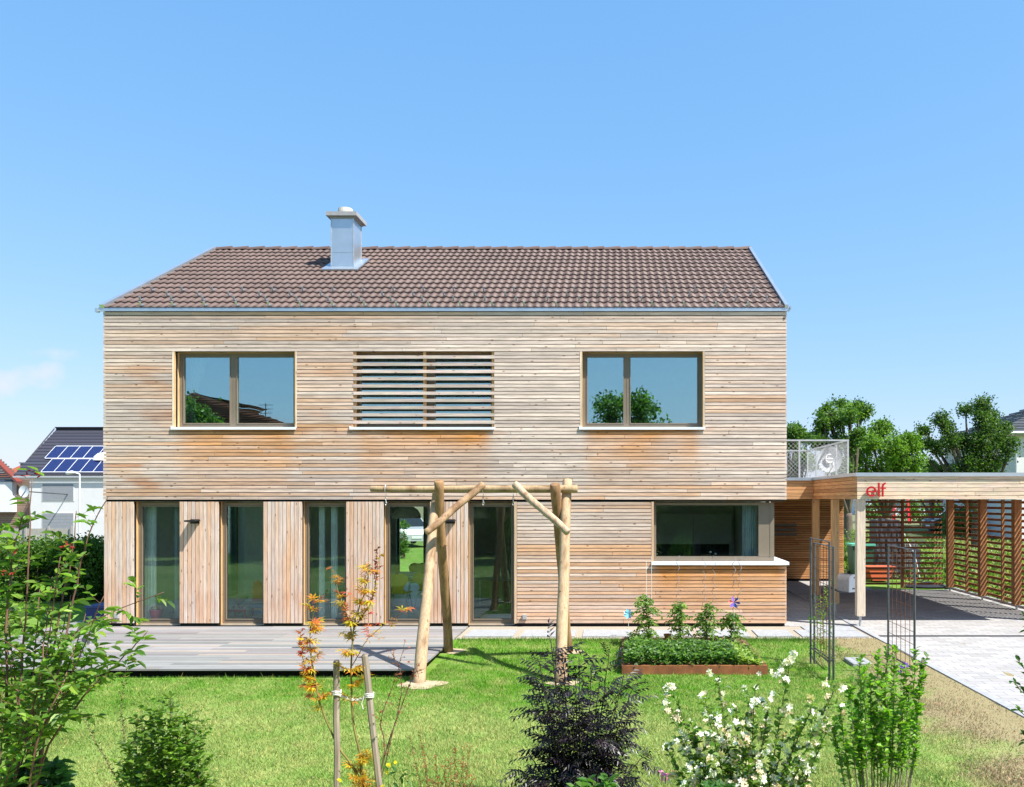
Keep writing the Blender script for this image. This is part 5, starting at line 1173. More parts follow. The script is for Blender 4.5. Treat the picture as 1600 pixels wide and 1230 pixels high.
# black sheet on the paving
b = MB(); c = P(1452, 917, 6.8); m = 18; vs = [(c.x, 6.95, .14)] + [(c.x + .62 * math.cos(a) * (1 + .2 * nz(a)), 6.95 + .4 * math.sin(a), .012) for a in [k * 2 * math.pi / m for k in range(m)]]; b.add(vs, [(0, 1 + k, 1 + (k + 1) % m) for k in range(m)], (0.02, 0.02, 0.022)); tag(b.build('black_sheet', M['tint'], smooth=False), 'crumpled black plastic sheet in the rear corner of the carport', 'plastic sheet')
# red playground frame
Yp = 26.0; pf = thing('playground_swing', (P(1405, 0, Yp).x, Yp, .3), 'red metal playground swing frame far behind the carport', 'swing frame')
b = MB()
for px0, px1 in ((1395, 1397), (1420, 1418)):
    b.tube([P(px0, 818, Yp), P(px1, 776, Yp + .8), P(px0 + 3, 818, Yp + 1.8)], .05, 6, (0.62, 0.015, 0.03))
b.tube([P(1396, 777, Yp + .8), P(1419, 777, Yp + .8)], .05, 6, (0.62, 0.015, 0.03)); b.tube([P(1396, 795, Yp), P(1409, 803, Yp), P(1420, 793, Yp)], .04, 6, (0.62, 0.015, 0.03)); b.build('tube_frame', M['tint'], pf)

# ------------------------------------------------------------------ cars
def car(x, y, z, rot, col, lbl):
    t = thing('parked_car', (0, 0, 0), lbl, 'car', 'cars parked behind the houses')
    L, Wd = 4.3, 1.76
    prof = [(-2.15, .35), (-2.15, .75), (-2.05, .95), (-1.3, 1.02), (-.55, 1.42), (.95, 1.45), (1.75, 1.05), (2.08, .98), (2.15, .6), (2.12, .35)]
    b = MB(); low = [(u, w) for u, w in prof if True]
    body = [(-2.15, .30), (-2.17, .62), (-2.05, .86), (-1.25, .97), (1.6, 1.0), (2.1, .95), (2.16, .55), (2.12, .30)]
    cols = []
    for s_, yy in ((.96, -Wd / 2), (1.0, -Wd / 2 + .06)): pass
    def sec(poly, ys, sc): return [(u * sc, ys, w) for u, w in poly]
    layers = [sec(body, -.86, .97), sec(body, -.80, 1.0), sec(body, .80, 1.0), sec(body, .86, .97)]; n = len(body); vs = [v for l in layers for v in l]
    fs = [(k * n + i, k * n + (i + 1) % n, (k + 1) * n + (i + 1) % n, (k + 1) * n + i) for k in range(3) for i in range(n)] + [tuple(range(n)), tuple(range(4 * n - 1, 3 * n - 1, -1))]
    b.add(vs, fs, col); roofp = [(-.50, 1.40), (.85, 1.43)]
    b.add([(-.62, -.62, 1.40), (.90, -.62, 1.42), (.90, .62, 1.42), (-.62, .62, 1.40), (-.55, -.6, 1.46), (.80, -.6, 1.47), (.80, .6, 1.47), (-.55, .6, 1.46)], [(4, 5, 6, 7), (0, 1, 5, 4), (1, 2, 6, 5), (2, 3, 7, 6), (3, 0, 4, 7)], col)
    for yy in (-1, 1):
        for u0, u1 in (((-1.2, .97), (-.62, 1.42)), ((.15, .99), (.12, 1.42)), ((1.6, 1.0), (.9, 1.42))): b.tube([(u0[0], yy * .78, u0[1]), (u1[0], yy * .62, u1[1])], .035, 5, col)
    b.build('body', M['tint_gloss'], t)
    b = MB(); b.add([(-1.2, -.76, .98), (1.58, -.76, 1.0), (1.58, .76, 1.0), (-1.2, .76, .98), (-.62, -.6, 1.40), (.89, -.6, 1.42), (.89, .6, 1.42), (-.62, .6, 1.40)], [(0, 1, 5, 4), (1, 2, 6, 5), (2, 3, 7, 6), (3, 0, 4, 7)], (0.02, 0.025, 0.03)); b.build('windscreen', M['tint_gloss'], t)
    for u in (-1.35, 1.3):
        for yy in (-.84, .84):
            b = MB(); b.tube([(u, yy - .1, .31), (u, yy + .1, .31)], .31, 18, (0.02, 0.02, 0.02)); w = b.build('wheel', M['tint'], t); b = MB(); s_ = 1 if yy > 0 else -1; b.tube([(u, yy + s_ * .101, .31), (u, yy + s_ * .112, .31)], .19, 12, (0.12, 0.12, 0.13)); b.build('rim', M['tint'], w)
    for yy in (-.62, .62): b = MB(); b.box(-2.18, -2.10, yy - .16, yy + .16, .66, .80, (0.75, 0.77, 0.8)); b.build('headlight', M['tint_gloss'], t)
    b = MB(); b.box(-2.185, -2.165, -.26, .26, .42, .53, (0.7, 0.7, 0.7)); b.build('number_plate', M['tint'], t)
    t.location = (x, y, z); t.rotation_euler = (0, 0, rot); return t
c = P(648, 826, 26.5); car(c.x - .6, 26.8, ground_z(c.x, 26.8) + .03, R(-60) + math.pi, (0.45, 0.47, 0.50), 'silver car seen through the dining room to the street behind')
car(P(1508, 0, 32).x, 32, ground_z(P(1508, 0, 32).x, 32), R(4), (0.03, 0.035, 0.05), 'dark car parked behind the right slatted screen')
# ------------------------------------------------------------------ plants
def rv3(): 
    while True:
        v = Vector((random.uniform(-1, 1), random.uniform(-1, 1), random.uniform(-1, 1)))
        if 0.05 < v.length < 1: return v.normalized()
def smooth_path(pts, n):
    pts = [Vector(p) for p in pts]; out = []; m = len(pts) - 1
    for i in range(n + 1):
        t = i / n * m; k = min(int(t), m - 1); f = t - k
        p0, p1, p2, p3 = pts[max(k - 1, 0)], pts[k], pts[k + 1], pts[min(k + 2, m)]
        out.append(0.5 * ((2 * p1) + (p2 - p0) * f + (2 * p0 - 5 * p1 + 4 * p2 - p3) * f * f + (3 * p1 - 3 * p2 + p3 - p0) * f ** 3))
    return out
def leaf(mb, p, d, w, L, W, col, fold=0.25, droop=0.15):
    """one oval leaf, folded along the midrib"""
    d = d.normalized(); s = d.cross(w)
    if s.length < 1e-4: s = d.cross(Vector((1, 0, 0)))
    s.normalize(); u = s.cross(d)
    m1 = p + d * L * .35 + u * (-.02 * L); tip = p + d * L - u * droop * L
    a1 = p + d * L * .28 + s * W * .42 + u * W * fold; b1 = p + d * L * .28 - s * W * .42 + u * W * fold
    a2 = p + d * L * .66 + s * W * .40 + u * (W * fold - droop * L * .5); b2 = p + d * L * .66 - s * W * .40 + u * (W * fold - droop * L * .5)
    mb.add([p, a1, a2, tip, b2, b1], [(0, 1, 2, 3), (0, 3, 4, 5)], col)
def leaf_maple(mb, p, d, w, L, W, col, **k):
    d = d.normalized(); s = d.cross(w)
    if s.length < 1e-4: s = d.cross(Vector((1, 0, 0)))
    s.normalize(); u = s.cross(d); vs = [p]; fs = []
    for i, (a, l) in enumerate(((-75, .62), (-38, .88), (0, 1.0), (38, .88), (75, .62))):
        dd = d * math.cos(R(a)) + s * math.sin(R(a)); ss = s * math.cos(R(a)) - d * math.sin(R(a)); o = len(vs)
        vs += [p + dd * L * l * .45 + ss * W * .11 + u * .02 * L, p + dd * L * l - u * L * .22, p + dd * L * l * .45 - ss * W * .11 + u * .02 * L]; fs.append((0, o, o + 1, o + 2))
    mb.add(vs, fs, col)
def leaf_cut(mb, p, d, w, L, W, col, **k):
    """finely divided compound leaf: a drooping rachis with narrow pointed leaflets"""
    d = d.normalized(); s = d.cross(w)
    if s.length < 1e-4: s = d.cross(Vector((1, 0, 0)))
    s.normalize(); u = s.cross(d); n = 4; prev = p; vs = []; fs = []
    for i in range(1, n + 1):
        t = i / n; q = p + d * L * t - u * L * .30 * t * t
        for sg in (-1, 1):
            dd = (d * .75 + s * sg * .8 - u * (.25 + .5 * t)).normalized(); l = L * .42 * (1.1 - .3 * t); ss = dd.cross(u).normalized(); o = len(vs)
            vs += [q, q + dd * l * .45 + ss * W * .06, q + dd * l - u * l * .25, q + dd * l * .45 - ss * W * .06]; fs.append((o, o + 1, o + 2, o + 3))
        o = len(vs); vs += [prev - s * .0015, prev + s * .0015, q + s * .001, q - s * .001]; fs.append((o, o + 1, o + 2, o + 3)); prev = q
    o = len(vs); vs += [prev, prev + d * L * .2 + s * W * .06, prev + d * L * .42 - u * L * .2, prev + d * L * .2 - s * W * .06]; fs.append((o, o + 1, o + 2, o + 3))
    mb.add(vs, fs, col)
def leaf_lobed(mb, p, d, w, L, W, col, **k):
    d = d.normalized(); s = d.cross(w)
    if s.length < 1e-4: s = d.cross(Vector((1, 0, 0)))
    s.normalize(); u = s.cross(d)
    f = lambda a, b, c: p + d * L * a + s * W * b + u * W * c
    vs = [p, f(.2, .36, .10), f(.45, .50, .12), f(.52, .26, .05), f(.78, .28, -.02), f(1, 0, -.15), f(.78, -.28, -.02), f(.52, -.26, .05), f(.45, -.50, .12), f(.2, -.36, .10)]
    mb.add(vs, [(0, 1, 2, 3, 4, 5), (0, 5, 6, 7, 8, 9)], col)
LEAF = {'oval': leaf, 'maple': leaf_maple, 'cut': leaf_cut, 'lobed': leaf_lobed}
class Plant:
    def __init__(s, name, base, label, cat, group=None): s.root = thing(name, base, label, cat, group); s.w = MB(); s.l = MB(); s.fl = MB(); s.tips = []
    def stem(s, pts, r0, r1, wcol, n=22, twigs=10, f0=.3, tl=(.15, .35), spread=.8, up=.35, kind='oval', L=.07, W=.035, cols=((.1, .2, .03),), gap=.03, droop=.15, leafy=1.0, sub=0, own=True, tipcol=None, fold=.25, hang=0.0):
        path = smooth_path(pts, n); ln = len(path)
        for i in range(1, ln): path[i] = path[i] + rv3() * (.004 + .02 * r0)
        s.w.tube(path, [r0 + (r1 - r0) * (i / (ln - 1)) ** .8 for i in range(ln)], 6, wcol)
        tw = [(path, f0 if own else 1.1)]
        for k in range(twigs):
            t = f0 + (1 - f0) * (k + random.random()) / twigs; i = min(ln - 2, int(t * (ln - 1))); p = path[i]; d = (path[i + 1] - path[i]).normalized()
            o = rv3(); o = (o - d * o.dot(d)).normalized(); dd = (d * (1 - spread) + o * spread + Vector((0, 0, up))).normalized()
            l = random.uniform(*tl) * (1.15 - .5 * t); m = 6
            tp = [p + dd * l * j / m + Vector((0, 0, -hang * l * (j / m) ** 2)) + rv3() * l * .02 * (j > 0) for j in range(m + 1)]
            rr = max(.0012, (r0 + (r1 - r0) * t) * .45); s.w.tube(tp, [rr * (1 - .6 * j / m) for j in range(m + 1)], 4, wcol, caps=False); tw.append((tp, .15))
            for q in range(sub):
                j = random.randint(2, m - 1); o = rv3(); e = (dd * .5 + o * .7 + Vector((0, 0, up))).normalized(); l2 = l * random.uniform(.35, .6); t2 = [tp[j] + e * l2 * g / 4 for g in range(5)]
                s.w.tube(t2, [rr * .5 * (1 - .5 * g / 4) for g in range(5)], 3, wcol, caps=False); tw.append((t2, .1))
        fn = LEAF[kind]
        for tp, st in tw:
            tot = sum((tp[j + 1] - tp[j]).length for j in range(len(tp) - 1)); x = st * tot; sg = 1; 
            while x < tot:
                acc = 0; q = tp[-1]; d = tp[-1] - tp[-2]
                for j in range(len(tp) - 1):
                    sl_ = (tp[j + 1] - tp[j]).length
                    if acc + sl_ >= x: q = tp[j].lerp(tp[j + 1], (x - acc) / max(sl_, 1e-6)); d = tp[j + 1] - tp[j]; break
                    acc += sl_
                if random.random() < leafy:
                    d = d.normalized(); side = d.cross(Vector((0, 0, 1)))
                    if side.length < .1: side = rv3()
                    side.normalize(); dd = (d * .55 + side * sg * .8 + rv3() * .45 + Vector((0, 0, .05))).normalized()
                    c = random.choice(cols); 
                    if tipcol and x > tot * .82: c = tipcol
                    k = random.uniform(.65, 1.1); fn(s.l, q, dd, (Vector((0, 0, 1)) + rv3() * .55), L * k, W * k, jit(c, .2, .1), droop=droop, **({'fold': fold} if kind == 'oval' else {}))
                sg = -sg; x += gap * random.uniform(.6, 1.4)
            s.tips.append(tp[-1])
    def flower(s, p, r, n, col, ball=6):
        for q in range(ball):
            c = p + rv3() * r * .55; ax = (rv3() + Vector((0, -.6, .5))).normalized(); e1 = ax.cross(Vector((0, 0, 1))).normalized(); e2 = ax.cross(e1); cc = jit(col, .08, .04)
            for i in range(n):
                a = 2 * math.pi * i / n; u = e1 * math.cos(a) + e2 * math.sin(a); v = e2 * math.cos(a) - e1 * math.sin(a)
                s.fl.add([c, c + u * r * .55 + v * r * .28 + ax * r * .12, c + u * r * .85 + ax * r * .2, c + u * r * .55 - v * r * .28 + ax * r * .12], [(0, 1, 2, 3)], cc)
    def done(s, leafmat='leaf', fname='blossoms', lname='foliage', wname='stems'):
        if s.w.v: s.w.build(wname, M['bark'], s.root, smooth=True)
        if s.l.v: s.l.build(lname, M[leafmat], s.root)
        if s.fl.v: s.fl.build(fname, M['petal'], s.root)
def gp(px_, d, dy=0.0):    # point on the lawn under a photo column, d metres from the lens
    p = P(px_, 780, d - DIST); return Vector((p.x, d - DIST + dy, ground_z(p.x, d - DIST)))
def pp(px_, py_, d): return P(px_, py_, d - DIST)
G1, G2, G3 = (0.125, 0.235, 0.03), (0.08, 0.165, 0.026), (0.20, 0.33, 0.045)

# big arching shrub at the left edge
d = 4.5; pl = Plant('leafy_shrub', gp(20, d), 'tall arching shrub with oval leaves and red fruit clusters at the left edge', 'shrub')
WC = (0.16, 0.085, 0.06)
kw = dict(kind='oval', L=.074, W=.034, cols=(G1, G1, G2, G3), gap=.019, droop=.22)
def S(base, pts, r=.010, **k):
    q = dict(kw); q.update(k); pl.stem([gp(base, d)] + [pp(x, y, d + dz) for x, y, dz in pts], r, .0022, WC, **q)
S(18, [(22, 1250, 0), (34, 1050, .05), (44, 900, 0), (49, 748, 0)], twigs=7, f0=.45, tl=(.10, .24), leafy=.6, own=False)
S(10, [(12, 1200, 0), (10, 980, .1), (20, 870, .1), (36, 805, .1)], twigs=12, f0=.35, tl=(.10, .24), leafy=.7)
S(35, [(66, 1180, 0), (110, 960, .1), (135, 850, .1), (168, 775, .1)], r=.009, twigs=4, f0=.55, tl=(.06, .16), own=False, leafy=.8)
S(38, [(60, 1200, .1), (90, 980, .2), (110, 880, .2), (120, 800, .2)], r=.009, twigs=7, f0=.4, tl=(.10, .22), own=False)
S(25, [(60, 1210, -.1), (130, 1090, -.1), (190, 1030, -.1), (232, 985, -.1)], r=.008, twigs=10, f0=.35, tl=(.12, .25), up=.2, own=False)
S(25, [(50, 1200, -.2), (90, 1100, -.2), (140, 1060, -.2), (200, 1058, -.2)], r=.008, twigs=10, f0=.3, tl=(.12, .25), up=.1)
S(20, [(40, 1200, .1), (80, 1050, .1), (130, 980, .1), (255, 925, .1)], r=.008, twigs=11, f0=.4, tl=(.10, .24), up=.2, own=False)
S(5, [(-10, 1180, .1), (-15, 980, .1), (-10, 880, .1), (-5, 820, .1)], twigs=10, f0=.25, leafy=.7)
for i in range(11):
    x1 = random.uniform(-10, 168); y1 = random.uniform(870, 1000) + .25 * max(0, 60 - x1)
    S(random.uniform(-10, 50), [(random.uniform(-10, 60), 1230, random.uniform(-.3, .4)), ((x1 + 20) / 2 + 10, (1230 + y1) / 2, random.uniform(-.3, .5)), (x1, y1, random.uniform(-.3, .5))], r=.007, own=False, twigs=12, f0=.48, tl=(.12, .30))
for i in range(2):
    x1 = random.uniform(-20, 50); y1 = random.uniform(1060, 1190)
    S(random.uniform(-10, 40), [(random.uniform(-10, 40), 1300, -.2), (x1, y1, random.uniform(-.4, .2))], r=.006, twigs=9, f0=.35, tl=(.10, .24))
for (x, y) in [(50, 738), (62, 741), (40, 742), (105, 850), (98, 856), (112, 855), (8, 895), (20, 893), (22, 862)]:
    pl.fl = MB()
    for _ in range(4):
        q = pp(x + random.uniform(-4, 4), y + random.uniform(-3, 3), d + .02); leaf(pl.fl, q, Vector((random.uniform(-1, 1), -.3, random.uniform(-.6, .6))), rv3(), .022, .010, jit((0.36, 0.04, 0.035), .25))
    pl.fl.build('fruit_cluster', M['petal'], pl.root); pl.fl = MB()
for (x, y) in [(44, 735), (60, 736), (70, 745)]: leaf(pl.l, pp(x, y, d), Vector((random.uniform(-1, 1), 0, .2)), Vector((0, 0, 1)), .07, .025, jit(G3))
pl.done()

# small dense shrub on the lawn
d = 5.6; pl = Plant('small_shrub', gp(250, d), 'small bushy green shrub with tiny leaves in the left lawn', 'shrub')
for (x, y) in [(266, 1085), (276, 1112), (240, 1118), (214, 1122), (290, 1118), (304, 1140), (222, 1135), (255, 1125), (280, 1140), (204, 1160), (303, 1175), (240, 1150), (262, 1160), (285, 1155), (232, 1150), (248, 1108), (200, 1195), (310, 1200), (225, 1190), (285, 1190)]:
    dz = random.uniform(-.25, .25); pl.stem([gp(250 + (x - 250) * .7, d), pp(250 + (x - 250) * 1.0, 1250, d + dz * .8), pp(x, y, d + dz)], .005, .0015, (0.17, 0.10, 0.07), twigs=20, f0=.2, tl=(.07, .20), L=.046, W=.031, cols=((.115, .22, .03), (.08, .16, .026), (.17, .29, .045)), gap=.011, up=.5)
for pts in ([(215, 1260), (190, 1120), (196, 1065)], [(205, 1260), (150, 1160), (120, 1105)], [(240, 1250), (280, 1130), (312, 1128)]):
    pl.stem([gp(235, d)] + [pp(x, y, d) for x, y in pts], .004, .0012, (0.2, 0.12, 0.08), twigs=6, f0=.5, tl=(.03, .08), L=.028, W=.017, cols=((.06, .12, .02),), gap=.018)
pl.done()

# young maple with yellow and orange leaves
d = 6.0; pl = Plant('young_maple', gp(572, d), 'young staked maple with yellow and orange leaves', 'tree')
YC = ((0.50, 0.36, 0.035), (0.42, 0.33, 0.04), (0.50, 0.17, 0.045), (0.30, 0.30, 0.04), (0.52, 0.30, 0.05))
OC = ((0.50, 0.14, 0.045), (0.40, 0.07, 0.05), (0.52, 0.26, 0.05), (0.50, 0.38, 0.05))
def T(base, pts, r0, r1, cols, twigs, f0, leafy=.85, tl=(.05, .14), col=(0.20, 0.17, 0.05), L=.078, gap=.0115, **k): pl.stem([base] + [pp(x, y, d + dz) for x, y, dz in pts], r0, r1, col, twigs=twigs, f0=f0, kind='maple', L=L, W=.055, cols=cols, gap=gap, leafy=leafy, tl=tl, **k)
base = gp(572, d); fork = pp(566, 1225, d)
YC = tuple((c[0] * 1.25, c[1] * 1.25, c[2]) for c in YC)
T(base, [(568, 1240, 0), (564, 1190, 0), (553, 1130, .02), (549, 1060, .02), (552, 985, 0), (568, 930, 0), (578, 885, 0)], .014, .003, YC, 34, .52, own=False, up=.3)
T(fork, [(545, 1190, 0), (520, 1150, 0), (499, 1095, 0), (489, 1040, .02), (484, 985, .02), (500, 930, 0)], .010, .003, YC + OC[:1], 32, .48, own=False, up=.3)
T(pp(552, 1000, d), [(542, 960, 0), (527, 920, 0), (520, 890, 0)], .006, .002, OC, 6, .2, leafy=.35)
T(pp(551, 1040, d), [(570, 1005, 0), (590, 985, 0), (640, 950, -.05)], .004, .0015, OC, 6, .3, leafy=.25, col=(0.22, 0.13, 0.08))
T(pp(552, 985, d), [(580, 940, .05), (588, 905, .05), (592, 870, .05)], .005, .0015, OC, 9, .1, leafy=.5, tl=(.04, .09), L=.035, col=(0.2, 0.1, 0.07))
T(base, [(575, 1250, 0), (566, 1215, 0), (562, 1180, 0)], .008, .004, ((0.58, 0.40, 0.03), (0.55, 0.30, 0.04)), 12, .2, tl=(.06, .16), own=True)
T(pp(500, 1090, d), [(480, 1060, 0), (472, 1020, 0), (468, 985, 0)], .004, .0015, OC, 8, .1, leafy=.8, tl=(.03, .08), L=.045)
for pts in ([(600, 1180, 0), (596, 1125, 0), (618, 1060, 0), (634, 1000, 0)], [(605, 1180, 0), (625, 1095, 0), (625, 1050, 0), (608, 1015, 0)], [(598, 1190, 0), (640, 1070, .05), (648, 1045, .05), (655, 1060, .05)]):
    T(base, pts, .006, .0012, ((0.35, 0.12, 0.06), (0.30, 0.10, 0.06)), 13, .45, leafy=.3, tl=(.04, .12), L=.018, col=(0.15, 0.09, 0.06))
T(pp(584, 905, d), [(586, 890, 0), (590, 860, 0), (593, 855, 0)], .003, .001, ((0.25, 0.05, 0.05),), 8, .1, leafy=.6, tl=(.03, .05), L=.02, col=(0.2, 0.07, 0.06))
for (x, y) in [(607, 1195), (617, 1193), (603, 1206), (529, 1220), (543, 1212)]:
    pass
pl.done()
# yellow garden flowers at the foot of the maple
pl = Plant('yellow_flowers', gp(606, 5.6), 'few small yellow flowers on stems beside the leaning stake', 'flowers')
for (x, y) in [(607, 1195), (617, 1193), (603, 1206), (530, 1220), (598, 1228)]:
    q = pp(x, y, 5.6); pl.w.tube([gp(x, 5.6), q], .002, 4, (0.1, 0.2, 0.04)); pl.flower(q, .016, 5, (0.75, 0.60, 0.02), 3)
for i in range(26): q = pp(random.uniform(598, 655), random.uniform(1206, 1250), 5.6); leaf(pl.l, q, rv3() + Vector((0, 0, .3)), Vector((0, 0, 1)), .06, .03, jit((0.08, 0.19, 0.05)))
pl.done()

# black elder with finely cut leaves
d = 6.4; pl = Plant('black_elder', gp(905, d), 'black leaved elder shrub with finely cut drooping foliage', 'shrub')
EC = ((0.012, 0.009, 0.013), (0.018, 0.012, 0.018), (0.026, 0.017, 0.024), (0.010, 0.012, 0.009))
for (x, y) in [(862, 1000), (845, 1035), (880, 1020), (905, 1030), (925, 1030), (950, 1018), (972, 1055), (985, 1075), (850, 1070), (870, 1060), (900, 1065), (935, 1070), (960, 1100), (985, 1115), (835, 1105), (860, 1110), (895, 1110), (930, 1120), (1000, 1185), (830, 1180), (850, 1160), (880, 1150), (910, 1150), (945, 1150), (970, 1165), (825, 1215), (985, 1215), (855, 1200), (890, 1195), (925, 1195), (955, 1205), (845, 1225), (975, 1140), (840, 1060), (865, 1170), (905, 1210), (815, 1205)]:
    x = 905 + (x - 905) * 1.06; dz = random.uniform(-.32, .32); pl.stem([gp(905 + (x - 905) * .15, d), pp(905 + (x - 905) * .5, 1240 if y > 1150 else 1190, d + dz * .5), pp(x, y - 4, d + dz)], .009, .003, (0.05, 0.035, 0.035), twigs=6, f0=.42, tl=(.06, .17), kind='cut', L=.15, W=.16, cols=EC, gap=.05, up=.25, leafy=1)
pl.done('leaf_dark')

# white flowering shrub
d = 5.2; pl = Plant('white_flowering_shrub', gp(1165, d), 'open shrub with clusters of white blossom in front of the lawn', 'shrub')
FC = ((.11, .21, .035), (.075, .15, .028), (.16, .28, .045))
tipsW = [(1236, 1030), (1048, 1072), (1122, 1062), (1100, 1085), (1180, 1075), (1305, 1076), (1268, 1110), (1080, 1130), (1250, 1125), (1200, 1105), (1040, 1100), (1150, 1105), (1225, 1150), (1130, 1150), (1070, 1170), (1170, 1160), (1280, 1165), (1100, 1195), (1210, 1195), (1040, 1165), (1150, 1205), (1260, 1200), (1295, 1135), (1180, 1215), (1230, 1220), (1115, 1120), (1090, 1220), (1160, 1130)]
for (x, y) in tipsW:
    dz = random.uniform(-.25, .3); pl.stem([gp(1165 + (x - 1165) * .15, d), pp(1165 + (x - 1165) * .5, 1290 if y > 1120 else 1230, d + dz * .6), pp(x, y, d + dz)], .006, .002, (0.10, 0.055, 0.04), twigs=10, f0=.38, tl=(.06, .18), L=.056, W=.038, cols=FC, gap=.021, up=.3)
for q in pl.tips:
    if random.random() < .9: pl.flower(q, random.uniform(.020, .033), 5, random.choice([(0.80, 0.78, 0.72), (0.82, 0.80, 0.76), (0.72, 0.60, 0.45)]), random.randint(2, 5))
tl_ = list(pl.tips)
for k in range(130):
    q = random.choice(tl_).lerp(random.choice(tl_), random.random() * .25) + rv3() * .05
    if q.z > .25: pl.flower(q, random.uniform(.016, .028), 5, random.choice([(0.80, 0.78, 0.72), (0.82, 0.80, 0.76), (0.70, 0.55, 0.38)]), random.randint(1, 4))
for (x, y) in [(1236, 1030), (1240, 1022), (1231, 1034), (1203, 1052), (1110, 1052), (1050, 1072), (1290, 1070), (1317, 1076)]: pl.flower(pp(x, y, d), .024, 5, (0.80, 0.78, 0.70), 5)
pl.done()

# upright bright green hibiscus
d = 6.0; pl = Plant('hibiscus_shrub', gp(1370, d), 'upright bright green shrub with many straight grey stems', 'shrub')
HC = ((.17, .35, .035), (.23, .43, .045), (.11, .24, .028))
for (x, y) in [(1343, 1022), (1350, 1045), (1372, 1018), (1386, 1010), (1399, 1014), (1415, 1040), (1432, 1016), (1442, 1030), (1328, 1070), (1312, 1105), (1335, 1095), (1360, 1060), (1378, 1050), (1395, 1060), (1422, 1070), (1300, 1130), (1410, 1090), (1365, 1100), (1440, 1050), (1340, 1140), (1385, 1110)]:
    dz = random.uniform(-.15, .15); pl.stem([gp(1368 + (x - 1368) * .5, d), pp(1368 + (x - 1368) * .8, 1190, d + dz * .6), pp(x, y, d + dz)], .007, .003, (0.24, 0.20, 0.15), twigs=13, f0=.46, tl=(.04, .12), kind='lobed', L=.050, W=.048, cols=HC, gap=.017, up=.8, spread=.6)
pl.done()
pl = Plant('violet_clematis', gp(1408, 6.6), 'few violet blossoms behind the upright green shrub', 'flowers')
for (x, y) in [(1408, 1043), (1415, 1036), (1404, 1050)]: pl.flower(pp(x, y, 6.5), .03, 5, (0.12, 0.05, 0.42), 2)
pl.flower(pp(1403, 1038, 6.5), .03, 5, (0.8, 0.74, 0.78), 2); pl.w.tube([gp(1408, 6.6), pp(1408, 1043, 6.6)], .003, 4, (0.1, 0.15, 0.04)); pl.done()

# twigs reaching in at the right edge
d = 4.4; pl = Plant('right_edge_shrub', gp(1680, d), 'glossy leaved shrub reaching in from the right edge', 'shrub')
for (x, y) in [(1590, 1030), (1583, 1065), (1592, 1110), (1600, 960), (1596, 1145), (1606, 1000), (1612, 1180), (1604, 1080), (1620, 940)]:
    pl.stem([gp(1690, d), pp(1670, 1250, d), pp(1640, (y + 1250) / 2 - 20, d), pp(x, y, d)], .008, .002, (0.16, 0.1, 0.07), twigs=5, f0=.55, tl=(.04, .10), L=.052, W=.026, cols=((.05, .12, .02), (.08, .18, .025)), gap=.021, up=.3)
pl.done()

# orange berberis
d = 5.4; pl = Plant('barberry', gp(700, d), 'small barberry with orange brown leaves low in the lawn', 'shrub')
for (x, y) in [(640, 1150), (660, 1165), (680, 1180), (712, 1168), (725, 1180), (695, 1195), (740, 1215), (715, 1205), (675, 1215), (735, 1165), (655, 1140), (690, 1222), (705, 1185)]:
    cc = ((0.30, 0.10, 0.04), (0.34, 0.15, 0.05), (0.14, 0.17, 0.04)) if x > 665 else ((0.10, 0.20, 0.035), (0.28, 0.14, 0.05))
    pl.stem([gp(700 + (x - 700) * .2, d), pp(700 + (x - 700) * .6, 1260, d), pp(x, y, d + random.uniform(-.1, .1))], .003, .001, (0.2, 0.08, 0.05), twigs=9, f0=.4, tl=(.03, .09), L=.018, W=.011, cols=cc, gap=.009)
pl.done()
# low border plants along the bottom of the view
def low(px0, px1, py0, d, n, L, W, cols, name, lbl, kind='oval'):
    m = (px0 + px1) / 2; pl = Plant(name, gp(m, d), lbl, 'plant')
    for i in range(n):
        x = random.uniform(px0, px1); y = py0 + random.uniform(0, 26) + 30 * abs((x - m) / (px1 - px0)) ** 2
        pl.stem([gp(m + (x - m) * .6, d), pp(m + (x - m) * .9, (y + 1330) / 2, d + random.uniform(-.1, .1)), pp(x, y, d + random.uniform(-.1, .1))], .004, .002, (0.10, 0.16, 0.05), twigs=4, f0=.5, tl=(.04, .09), L=L, W=W, cols=cols, gap=.03, kind=kind)
    pl.done()
low(20, 95, 1192, 4.6, 14, .10, .06, ((.05, .14, .05), (.07, .17, .06)), 'columbine', 'blue green leafy perennial in the bottom left corner')
low(890, 970, 1214, 5.0, 12, .07, .05, ((.10, .22, .04), (.07, .17, .04)), 'strawberry_plant', 'low bright green leafy plant below the black elder')
low(1085, 1140, 1215, 4.8, 8, .07, .04, ((.06, .15, .04), (.08, .19, .05)), 'perennial', 'low green perennial under the white blossoms')
pl = Plant('pink_flower', gp(1040, 5.6), 'single pink blossom on a thin stem beside the white shrub', 'flower')
pl.w.tube([gp(1043, 5.6), pp(1041, 1213, 5.6)], .0025, 5, (0.1, 0.18, 0.05)); pl.flower(pp(1036, 1212, 5.6), .045, 5, (0.72, 0.22, 0.42), 3); pl.flower(pp(1054, 1204, 5.6), .02, 5, (0.66, 0.26, 0.45), 2)
for i in range(6): leaf(pl.l, pp(1043, 1225 + i * 4, 5.6), rv3(), Vector((0, 0, 1)), .05, .015, jit(G2))
pl.done()

